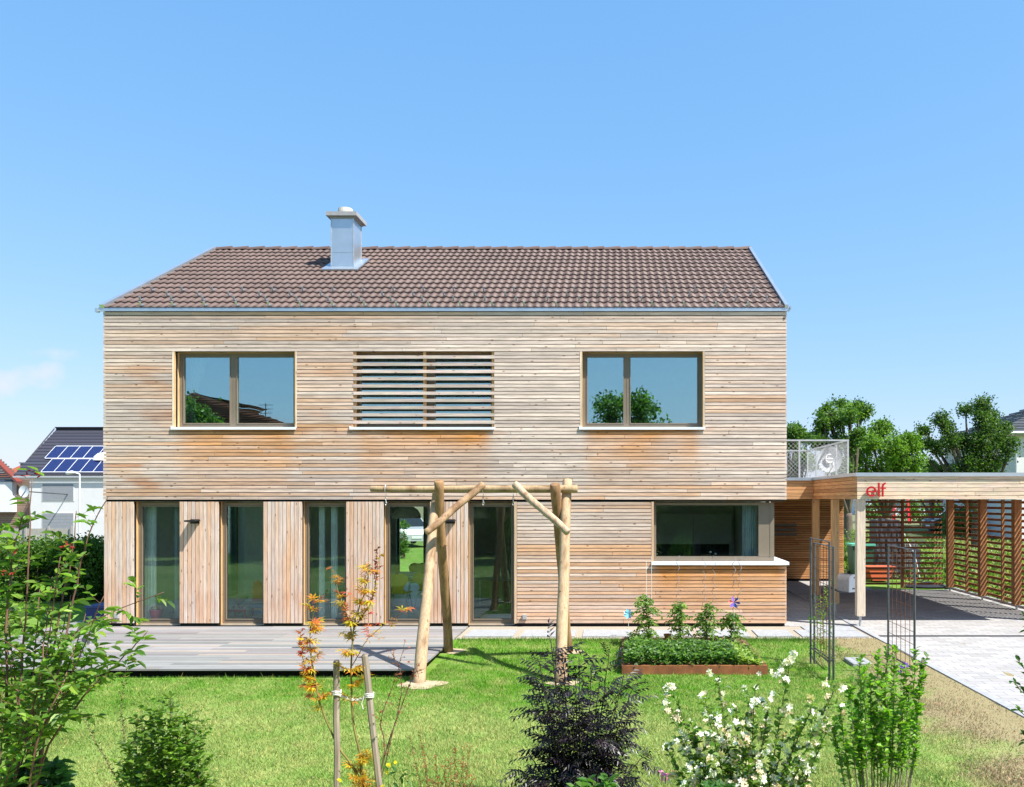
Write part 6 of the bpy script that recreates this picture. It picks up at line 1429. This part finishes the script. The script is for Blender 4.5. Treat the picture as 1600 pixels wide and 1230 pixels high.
# climber on the left trellis
pl = Plant('climbing_plant', Vector((2.93, -3.5, -.1)), 'thin green climber growing up the left trellis', 'climber')
for k in range(4):
    y0_ = -3.85 + k * .25; pts = [(2.93 + random.uniform(-.04, .04), y0_ + random.uniform(-.1, .1), -.1 + (1.35 - .15 * k) * j / 5) for j in range(6)]
    pl.stem(pts, .004, .0015, (0.22, 0.10, 0.05), twigs=14, f0=.15, tl=(.05, .17), L=.04, W=.024, cols=((.10, .21, .03), (.16, .28, .04)), gap=.028, up=.2)
pl.stem([(2.93, -3.4, .5), (2.8, -3.4, .62), (2.72, -3.4, .60)], .003, .001, (0.1, 0.2, 0.04), twigs=4, f0=.2, tl=(.03, .08), L=.04, W=.025, cols=((.10, .21, .03),), gap=.02)
pl.done()

# tomatoes
for (x, y, dx, lb) in ((1014, 926, 24, 'tallest tomato plant at the left end of the raised bed'), (1063, 935, 20, 'tomato plant second from left, beside the terracotta pot'), (1103, 944, 18, 'airy tomato plant third from left in the raised bed'), (1142, 950, 18, 'tomato plant at the right end below the colourful pinwheel')):
    Yt = -1.85; b0 = P(x, 1000, Yt); b0.z = 0; pl = Plant('tomato_plant', b0, lb, 'plant', 'tomato plants in the raised bed')
    for k in range(3):
        dd = random.uniform(-.5, .5) * dx; pl.stem([b0, P(x + dd * .3, (y + 1000) / 2, Yt + random.uniform(-.05, .05)), P(x + dd, y + random.uniform(0, 14), Yt + random.uniform(-.06, .06))], .007, .003, (0.10, 0.17, 0.05), twigs=20, f0=.10, tl=(.14, .30), spread=.8, up=.18, L=.075, W=.036, cols=((.16, .28, .06), (.22, .34, .08), (.12, .22, .045)), gap=.024, hang=.5, droop=.35)
    pl.done()
# leafy vegetables: nobody could count them
b = MB()
for i in range(6000):
    x = random.uniform(BX0 + .05, BX1 - .08); y = random.uniform(BY0 + .04, BY1 - .85)
    edge = min(1, (x - BX0) / .1, (BX1 - x) / .3, (y - BY0 + .1) / .14); hmax = .08 + .12 * max(0, edge) * (1 - .5 * sstep(-2.9, -2.3, y)) * (1 + .5 * nz(x * 3, y * 3)); z = random.uniform(.0, 1) ** .7 * hmax - .02
    if x > 1.75: z *= .55
    c = random.choice(((.06, .15, .022), (.10, .22, .03), (.045, .11, .02), (.13, .26, .04))) if x < 1.7 else random.choice(((.20, .32, .05), (.26, .38, .06)))
    leaf(b, Vector((x, y, z)), Vector((random.uniform(-1, 1), random.uniform(-1, .6), random.uniform(-.1, .7))), Vector((random.uniform(-.5, .5), -.3, 1)), random.uniform(.04, .075), .045, jit(c, .2))
for i in range(260):
    x = random.uniform(BX0 + .1, BX0 + .5); y = random.uniform(BY1 - .9, BY1 - .1); leaf(b, Vector((x, y, random.uniform(.02, .16))), rv3(), Vector((0, 0, 1)), .06, .03, jit((.13, .26, .05), .2))
tag(b.build('vegetable_leaves', M['leaf']), 'dense low green vegetable leaves filling the front of the bed', 'vegetables', kind='stuff')
# fallen bits on the soil
b = MB()
for i in range(900):
    x = random.uniform(BX0 + .05, BX1 - .05); y = random.uniform(BY1 - 1.0, BY1 - .03); leaf(b, Vector((x, y, .03 + random.uniform(0, .025))), Vector((random.uniform(-1, 1), random.uniform(-1, 1), .1)), Vector((0, 0, 1)), .05, .018, jit(random.choice(((.30, .20, .11), (.14, .08, .05), (.40, .30, .18))), .3))
tag(b.build('mulch', M['matte']), 'brown bark mulch on the soil behind the vegetables', 'mulch', kind='stuff')

# ------------------------------------------------------------------ hedge at the left
def leaf_cloud(name, parent, pos, size, cols, mat='leaf', upb=0.4):
    """many small folded leaves given by numpy arrays"""
    n = len(pos); d_ = rng.normal(size=(n, 3)); d_[:, 2] += 0.1; d_ /= np.linalg.norm(d_, axis=1)[:, None]
    u = rng.normal(size=(n, 3)); u[:, 2] += upb * 2; s_ = np.cross(d_, u); s_ /= np.linalg.norm(s_, axis=1)[:, None] + 1e-9; u = np.cross(s_, d_)
    L = (size * rng.uniform(.7, 1.25, n))[:, None]; W = L * .30
    V = np.stack([pos, pos + d_ * L * .5 + s_ * W + u * W * .35, pos + d_ * L - u * L * .12, pos + d_ * L * .5 - s_ * W + u * W * .35], axis=1).reshape(-1, 3)
    me = bpy.data.meshes.new(name); me.vertices.add(4 * n); me.vertices.foreach_set('co', V.astype(np.float32).ravel())
    # two triangles folded along the midrib
    idx = np.arange(n)[:, None] * 4; F = np.concatenate([idx + np.array([[0, 1, 2]]), idx + np.array([[0, 2, 3]])], axis=1).reshape(-1)
    me.loops.add(6 * n); me.loops.foreach_set('vertex_index', F.astype(np.int32)); me.polygons.add(2 * n)
    me.polygons.foreach_set('loop_start', np.arange(2 * n, dtype=np.int32) * 3); me.polygons.foreach_set('loop_total', np.full(2 * n, 3, dtype=np.int32))
    a = me.color_attributes.new('Col', 'FLOAT_COLOR', 'POINT'); c = np.array(cols)[rng.integers(0, len(cols), n)] * rng.uniform(.78, 1.22, n)[:, None]
    C4 = np.ones((n, 4, 4), dtype=np.float32); C4[:, :, :3] = c[:, None, :]; a.data.foreach_set('color', C4.ravel())
    me.update(calc_edges=True); me.validate(); me.materials.append(M[mat]); o = bpy.data.objects.new(name, me); COL.objects.link(o)
    if parent: o.parent = parent; me.transform(Matrix.Translation(-parent_world(parent)))
    return o
def clumps(centers, per, rad, flat=.8):
    c = np.repeat(np.array(centers), per, axis=0); v = rng.normal(size=c.shape); v /= np.linalg.norm(v, axis=1)[:, None]; r = rad * rng.uniform(.35, 1.0, len(c))[:, None] ** .6
    v = v * r * (.55 + .55 * np.abs(rng.normal(size=(len(c), 1)))); v[:, 2] *= flat; return c + v
TG = ((0.075, 0.155, 0.026), (0.10, 0.20, 0.034), (0.050, 0.11, 0.022), (0.13, 0.24, 0.04))
# the hedge: one dense clipped thing with an uneven top
ha = P(-160, 0, 3.6).x; hb = -10.75
hz = P(0, 846, 3.6).z
hd = thing('hedge', ((ha + hb) / 2, 4.1, 0), 'dense dark green hedge left of the house', 'hedge')
cen = []
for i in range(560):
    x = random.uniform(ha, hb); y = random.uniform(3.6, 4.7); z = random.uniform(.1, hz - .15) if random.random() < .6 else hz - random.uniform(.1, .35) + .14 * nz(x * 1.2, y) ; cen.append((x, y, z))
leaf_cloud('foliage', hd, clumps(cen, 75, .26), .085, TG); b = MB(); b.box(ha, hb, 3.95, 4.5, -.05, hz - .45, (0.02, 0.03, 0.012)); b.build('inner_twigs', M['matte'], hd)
for i in range(14): x = ha + (hb - ha) * (i + .5) / 14; b = MB(); b.tube([(x, 3.9, -.05), (x + random.uniform(-.1, .1), 3.9, .8)], .02, 5, (0.15, 0.1, 0.07)); b.build('trunk', M['bark'], hd)

# rough growth beyond the right-hand screen and the rear screen
pos = [(random.uniform(8.75, 13), random.uniform(-1, 14)) for _ in range(9000)] + [(random.uniform(6.7, 8.8), random.uniform(11.0, 16)) for _ in range(1500)]
pos = np.array([(x, y, max(0, .05 + random.random() ** 1.5 * (.45 + .5 * nz(x * .8, y * .8)))) for x, y in pos])
tag(leaf_cloud('rough_grass', None, pos, .15, ((.10, .20, .03), (.16, .26, .05), (.07, .14, .025), (.26, .26, .10)), upb=.1), 'rough knee high weeds and grass beyond the slatted screens', 'weeds', kind='stuff')
mp_ = np.stack([rng.uniform(2, 26, 26000), 9.5 + 24 * rng.random(26000) ** 1.3, .01 + .10 * rng.random(26000)], 1); mp_[:, 2] += np.array([ground_z(a, b_) for a, b_ in mp_[:, :2].tolist()])
tag(leaf_cloud('meadow_grass', None, mp_, .16, ((.16, .24, .06), (.26, .28, .11), (.12, .20, .04), (.33, .29, .15)), upb=.1), 'patchy half dry meadow grass behind the carport', 'grass', kind='stuff')
# hedge across the garden, behind the lens, mirrored in the door panes
for hx0, hx1, lb in ((-30, -9, 'tall dark hedge across the garden, mirrored in the left doors'), (-9, 12, 'tall dark hedge across the garden, mirrored in the right doors')):
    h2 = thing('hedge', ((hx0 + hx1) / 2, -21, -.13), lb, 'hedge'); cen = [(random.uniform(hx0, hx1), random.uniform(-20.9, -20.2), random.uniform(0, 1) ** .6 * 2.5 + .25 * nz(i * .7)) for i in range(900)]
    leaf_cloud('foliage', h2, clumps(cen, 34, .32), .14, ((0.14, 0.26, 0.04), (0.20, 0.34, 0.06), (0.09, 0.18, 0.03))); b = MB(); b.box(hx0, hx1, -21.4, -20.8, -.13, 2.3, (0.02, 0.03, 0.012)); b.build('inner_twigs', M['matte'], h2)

# ------------------------------------------------------------------ trees
def apple_tree(name, base, H, lobes, label, group=None, leaves=9000, size=.13, cols=TG, trunk_r=.17, parts=None, seed=1, rad=.34, lean=0.0):
    """lobes: (dx, dy, z, radius) of the leafy masses carried by the limbs"""
    random.seed(seed); t = thing(name, base, label, 'tree', group); bx, by, bz = base
    b = MB(); fork = Vector((bx + lean, by, bz + H * .28)); b.tube(smooth_path([(bx, by, bz - .1), (bx + lean * .4, by + .03, bz + H * .14), fork], 8), [trunk_r * (1.25 - .5 * i / 8) for i in range(9)], 9, (0.13, 0.10, 0.08))
    cen = []
    for (dx, dy, z, r) in lobes:
        c = Vector((bx + dx, by + dy, bz + z)); mid = fork.lerp(c, .5) + rv3() * r * .3 + Vector((0, 0, -.1 * H * random.random()))
        path = smooth_path([fork - Vector((0, 0, .1)), mid, c], 9); b.tube(path, [trunk_r * .5 * (1 - .8 * i / 9) for i in range(10)], 6, (0.12, 0.095, 0.075))
        n = max(7, int(26 * (r / .9) ** 2))
        for k in range(n):
            v = rv3() * r * random.uniform(.35, 1.0); v.z *= .8; q = c + v; cen.append(tuple(q))
            if k % 2 == 0: b.tube([path[random.randint(5, 9)], c.lerp(q, .5) + rv3() * .08, q], [.025, .015, .006], 4, (0.12, 0.095, 0.075), caps=False)
    b.build('trunk', M['bark'], t, smooth=True); per = max(20, int(leaves / len(cen)))
    leaf_cloud('crown', t, clumps(cen, per, rad), size, cols); return t
def tree_px(px_, Y, lobes_px, label, seed, **k):
    """lobes given as (px, py, radius in px) on the plane of the tree"""
    kk = K(Y); bz = ground_z((px_ - VX) * kk, Y); base = ((px_ - VX) * kk, Y, bz); lb = []
    random.seed(seed)
    for (x, y, r) in lobes_px: q = P(x, y, Y); lb.append((q.x - base[0], random.uniform(-1.2, 1.2), q.z - bz, r * kk))
    H = max(l[2] for l in lb); return apple_tree('apple_tree', base, H, lb, label, 'old fruit trees behind the carport', seed=seed, **k)
tree_px(1325, 19, [(1284, 658, 10), (1300, 645, 15), (1323, 634, 20), (1340, 640, 15), (1345, 645, 10), (1305, 668, 20), (1322, 690, 24), (1305, 700, 20), (1285, 685, 14), (1320, 720, 24), (1300, 735, 20), (1275, 690, 8), (1318, 655, 16), (1335, 650, 8), (1310, 760, 18)], 'tall fruit tree with a high left top behind the balcony rail', 11, leaves=12000, size=.13, rad=.30, trunk_r=.22)
tree_px(1385, 21, [(1345, 705, 24), (1368, 685, 22), (1385, 670, 14), (1355, 690, 18), (1378, 710, 26), (1400, 700, 22), (1415, 720, 24), (1360, 730, 24), (1395, 735, 26), (1430, 735, 20), (1340, 730, 18), (1378, 668, 8), (1408, 690, 12), (1425, 700, 8)], 'round bright green fruit tree between the two tall ones', 12, leaves=14000, size=.13, cols=((0.12, 0.24, 0.03), (0.15, 0.28, 0.035), (0.09, 0.18, 0.025)), rad=.34)
tree_px(1528, 22, [(1530, 632, 12), (1515, 640, 10), (1545, 642, 13), (1562, 648, 7), (1518, 655, 16), (1535, 665, 22), (1460, 658, 13), (1470, 668, 14), (1452, 670, 7), (1480, 690, 18), (1500, 690, 20), (1520, 700, 26), (1545, 690, 22), (1450, 695, 12), (1440, 690, 8), (1470, 705, 16), (1560, 705, 20), (1535, 730, 26), (1500, 730, 24), (1570, 725, 18), (1580, 665, 10), (1572, 690, 12), (1480, 738, 16)], 'wide dark fruit tree with ragged limbs near the white house', 13, leaves=17000, size=.12, cols=((0.060, 0.125, 0.025), (0.085, 0.17, 0.03), (0.045, 0.095, 0.02)), rad=.32, trunk_r=.26)
tree_px(1238, 24, [(1235, 678, 14), (1250, 672, 13), (1262, 685, 9), (1240, 690, 16), (1228, 700, 14), (1250, 715, 18), (1235, 735, 20), (1265, 725, 14)], 'low dark fruit tree showing just right of the house', 14, leaves=8000, size=.13, rad=.30)
tree_px(1455, 34, [(1455, 735, 12), (1440, 738, 12), (1470, 740, 12), (1448, 728, 8), (1430, 742, 12)], 'small distant tree in the gap between the fruit trees', 15, leaves=4000, size=.15, rad=.3)
# shrub between shed and carport post
def bush(name, c, r, n, cols, label, size=.07, cat='shrub', hz=1.0, group=None):
    t = thing(name, c, label, cat, group); cen = []
    for i in range(n): v = rv3() * random.uniform(.3, 1); cen.append((c[0] + v.x * r, c[1] + v.y * r, c[2] + (abs(v.z) * .9 + .1) * r * 2 * hz * .8))
    leaf_cloud('foliage', t, clumps(cen, 60, r * .3), size, cols); b = MB()
    for i in range(7): q = random.choice(cen); b.tube([(c[0], c[1], c[2] - .05), ((c[0] + q[0]) / 2, (c[1] + q[1]) / 2, c[2] + (q[2] - c[2]) * .6), q], [.03, .02, .006], 5, (0.14, 0.1, 0.07))
    b.build('stems', M['bark'], t); return t
c = P(1327, 0, 13); bush('garden_bush', (c.x, 13, 0), .62, 40, ((0.09, 0.19, 0.03), (0.13, 0.24, 0.04)), 'bright green bush seen between store room and carport post', hz=1.35)
c = P(1337, 0, 16); bush('garden_bush', (c.x - .3, 16, 0), .6, 30, TG, 'darker bush a little behind the bright green one')
for i, (x, Y, r, lb) in enumerate(((1492, 30, 1.3, 'rounded bush beyond the dark car'), (1575, 30, 1.5, 'broad bush beside the white house'), (1440, 40, 1.6, 'bush far behind the rear slatted screen'), (1365, 44, 1.6, 'bush beyond the red playground frame'))):
    c = P(x, 0, Y); bush('garden_bush', (c.x, Y, ground_z(c.x, Y)), r, 34, TG, lb, .16)
# tree inside view through the dining room
c = P(640, 0, 18); bush('garden_bush', (c.x - .2, 18, ground_z(c.x, 18)), .45, 22, ((0.10, 0.2, 0.03),), 'slender bush seen through the dining room', .09, hz=2.2)
# the street side behind the camera: trees and a house mirrored in the glass
def mirror_tree(x, y, H, r, seed, label, cols=TG):
    random.seed(seed); lobes = []
    for k in range(13):
        a = random.uniform(0, 6.28); q = random.uniform(.1, .8) * r; z = H * random.uniform(.38, .88); lobes.append((q * math.cos(a), q * math.sin(a), z, r * random.uniform(.28, .48)))
    lobes.append((0, 0, H - r * .3, r * .3)); apple_tree('garden_tree', (x, y, -.15), H, lobes, label, 'trees across the garden, mirrored in the windows', leaves=7000, size=.22, cols=cols, seed=seed, rad=.5)
mirror_tree(1.0, -29.5, 8.6, 3.0, 31, 'broad tree mirrored in the right upper window')
mirror_tree(-22.9, -29.0, 7.9, 1.5, 32, 'tree mirrored at the left of the left upper window')
for i, (x, y, H, r) in enumerate(((-15.5, -27, 5.2, 2.6), (-11, -30, 5.4, 2.8), (-7, -26, 5.0, 2.4), (-3.2, -25, 5.0, 2.3), (5.5, -27, 5.6, 2.6), (-27, -27, 6.0, 2.8), (9.5, -30, 6.0, 2.8))):
    mirror_tree(x, y, H, r, 40 + i, ['low tree mirrored behind the first door', 'low tree mirrored behind the second door', 'low tree mirrored behind the third door', 'low tree mirrored behind the fourth door', 'low tree mirrored in the kitchen window', 'low tree far left across the garden', 'low tree far right across the garden'][i])
mh = thing('opposite_house', (-17, -34, -.15), 'house with red brown roof mirrored in the left upper window', 'house')
Ym = 34.0; e0 = P(330, 622, Ym); e1 = P(440, 662, Ym)
b = MB(); sl_ = (e1.z - e0.z) / (e1.x - e0.x); ridge_x = e0.x - 1.0; rz_ = e0.z - sl_ * 1.0; ex_ = e1.x + 1.2; ez2 = e1.z + sl_ * 1.2
for sg in (1, -1):
    X_ = lambda x: ridge_x + sg * (x - ridge_x)
    for r in range(16):
        t0, t1 = r / 16, (r + 1) / 16 + .004; xa, xb = ridge_x + (ex_ - ridge_x) * t0, ridge_x + (ex_ - ridge_x) * t1; za, zb = rz_ + (ez2 - rz_) * t0, rz_ + (ez2 - rz_) * t1
        b.add([(X_(xa), -34, za + .02), (X_(xb), -34, zb + .07), (X_(xb), -44, zb + .07), (X_(xa), -44, za + .02), (X_(xa), -34, za - .2), (X_(xb), -34, zb - .2)], [(0, 1, 2, 3), (0, 4, 5, 1)], jit((0.26, 0.10, 0.06), .1))
for r in range(16):
    t0, t1 = r / 16, (r + 1) / 16 + .004; ua, ub = (ex_ - ridge_x) * t0, (ex_ - ridge_x) * t1; za, zb = rz_ + (ez2 - rz_) * t0, rz_ + (ez2 - rz_) * t1
    b.add([(ridge_x - ua, -33.96 , za), (ridge_x + ua, -33.96, za), (ridge_x + ub, -33.9, zb + .05), (ridge_x - ub, -33.9, zb + .05)], [(0, 1, 2, 3)], jit((0.26, 0.10, 0.06), .1))
b.add([(2 * ridge_x - ex_, -34.1, ez2), (ex_, -34.1, ez2), (ridge_x, -34.1, rz_)], [(0, 1, 2)], (0.2, 0.08, 0.05))
b.build('roof', M['matte'], mh)
b = MB(); b.box(2 * ridge_x - ex_ + .6, ex_ - .6, -43.5, -34.5, -.3, ez2 - .1, (0.66, 0.62, 0.54)); b.build('wall', M['render'], mh)
c = P(389, 640, Ym); b = MB(); b.tube([(c.x, -36, c.z - 2.0), (c.x, -36, c.z + .6)], .03, 5, (0.1, .1, .1))
for i in range(5): b.tube([(c.x - .5 + .05 * i, -36, c.z + .5 - i * .25), (c.x + .5 - .05 * i, -36, c.z + .5 - i * .25)], .018, 4, (0.1, .1, .1))
b.build('roof_aerial', M['matte'], mh)

for i, (x, y, r) in enumerate(((-16.5, -17.5, 2.3), (-13.2, -19, 2.2), (-9.8, -17.6, 2.2), (-6.4, -19, 2.3), (-3.4, -18.2, 2.0), (3.2, -18.4, 2.1), (6.6, -18.8, 2.2))):  # unseen trees added to shade the lawn mirrored in the doors
    mirror_tree(x, y, 4.7, r, 60 + i, ['added shade tree far left, unseen, opposite the house', 'added wide shade tree second from left opposite the house', 'added small shade tree third from left opposite the house', 'added wide shade tree opposite the third door', 'added small shade tree opposite the fifth door', 'added shade tree opposite the kitchen window', 'added wide shade tree opposite the carport'][i])
# clover and small weeds through the turf
pts = []
for i in range(260):
    cx_, cy_ = random.uniform(-8, 3.6), random.uniform(-9.6, -1.6)
    if (cy_ > -4.1 and cx_ < -2.5) or (BX0 - .2 < cx_ < BX1 + .2 and cy_ > BY0 - .2): continue
    for k in range(random.randint(6, 34)): a, b_ = random.gauss(cx_, .07), random.gauss(cy_, .07); pts.append((a, b_, ground_z(a, b_) + random.uniform(.012, .035)))
tag(leaf_cloud('clover', None, np.array(pts), .026, ((0.07, 0.19, 0.02), (0.10, 0.24, 0.03), (0.34, 0.36, 0.13)), upb=1.2), 'small clover and weed rosettes scattered through the lawn', 'weeds', kind='stuff')

# ------------------------------------------------------------------ the grass itself
def grass():
    N = 520000; dist = 5.6 + (15.0 - 5.6) * rng.random(N) ** 1.25
    y = dist - DIST; xl = (-60 - VX) * SC * dist / DIST; xr = (1640 - VX) * SC * dist / DIST; x = xl + (xr - xl) * rng.random(N)
    nzv = np.sin(x * 3.1 + np.sin(y * 2.3) * 1.5) * .5 + np.sin(x * 7.7 + y * 5.1) * .3 + np.sin(x * 17. - y * 13.) * .2
    keep = np.ones(N, bool)
    keep &= ~((y > -3.93) & (x < -2.66) & (x > -10.4)); keep &= (y < -1.30) | (x < -10.4); keep &= x < 4.33
    keep &= ~((x > BX0 - .01) & (x < BX1 + .01) & (y > BY0 - .01)); keep &= ~((x > 3.36) & (x < 3.74) & (y > -3.37) & (y < -2.83))
    dry = np.clip((x + .45 * nzv - 3.0) / .8, 0, 1); keep &= rng.random(N) > dry * .78
    for (sx, sy, sr) in ((-2.6, -4.25, .40), (-2.6, -2.15, .22), (-.72, -4.2, .24), (-.72, -2.2, .2)): keep &= ((x - sx) / 1.2) ** 2 + (y - sy) ** 2 > (sr * (.55 + .25 * nzv)) ** 2
    x, y, nzv, dry = x[keep], y[keep], nzv[keep], dry[keep]; n = len(x)
    z = np.array([ground_z(a, b_) for a, b_ in zip(x.tolist(), y.tolist())])
    h = (.026 + .016 * rng.random(n)) * (1 + .22 * nzv) * (1 - .4 * dry); tall = rng.random(n) < .012; h[tall] *= 1.9
    edge = (y > -1.5) | ((np.abs(y + 3.95) < .06) & (x < -2.6)); h[edge] *= 1.5
    a = rng.random(n) * 2 * np.pi; w = .0035 + .002 * rng.random(n); lean = rng.normal(size=(n, 2)) * .6
    P0 = np.stack([x - np.cos(a) * w, y - np.sin(a) * w, z - .004], 1); P1 = np.stack([x + np.cos(a) * w, y + np.sin(a) * w, z - .004], 1); P2 = np.stack([x + lean[:, 0] * h, y + lean[:, 1] * h, z + h], 1)
    V = np.stack([P0, P1, P2], 1).reshape(-1, 3)
    me = bpy.data.meshes.new('lawn_grass'); me.vertices.add(3 * n); me.vertices.foreach_set('co', V.astype(np.float32).ravel()); me.loops.add(3 * n); me.loops.foreach_set('vertex_index', np.arange(3 * n, dtype=np.int32)); me.polygons.add(n)
    me.polygons.foreach_set('loop_start', np.arange(n, dtype=np.int32) * 3); me.polygons.foreach_set('loop_total', np.full(n, 3, dtype=np.int32))
    at = me.color_attributes.new('Col', 'FLOAT_COLOR', 'POINT'); c = np.ones((n, 3, 4), dtype=np.float32); k = rng.uniform(.75, 1.3, n)[:, None]; straw = (rng.random(n) < .07)[:, None]
    base_ = np.where(straw, np.array([[1.9, 1.25, 1.6]]), np.array([[1., 1., 1.]])) * k; c[:, :, :3] = base_[:, None, :]; at.data.foreach_set('color', c.ravel())
    me.update(calc_edges=True); me.materials.append(M['blade']); o = bpy.data.objects.new('lawn_grass', me); COL.objects.link(o)
    tag(o, 'short mown green lawn in front of the house', 'grass', kind='stuff')
grass()
# weeds along the paving edge
b = MB()
for i in range(900):
    x = random.choice((random.uniform(-2.7, 0), random.uniform(2.1, 3.2))) ; y = -1.36 - abs(random.gauss(0, .10)); 
    z = ground_z(x, y); h = random.uniform(.03, .10); b.add([(x - .004, y, z), (x + .004, y, z), (x + random.uniform(-.05, .05), y + random.uniform(-.04, .04), z + h)], [(0, 1, 2)], jit((.10, .2, .03), .25))
tag(b.build('edge_weeds', M['leaf']), 'taller weeds where the lawn meets the paving', 'weeds', kind='stuff')
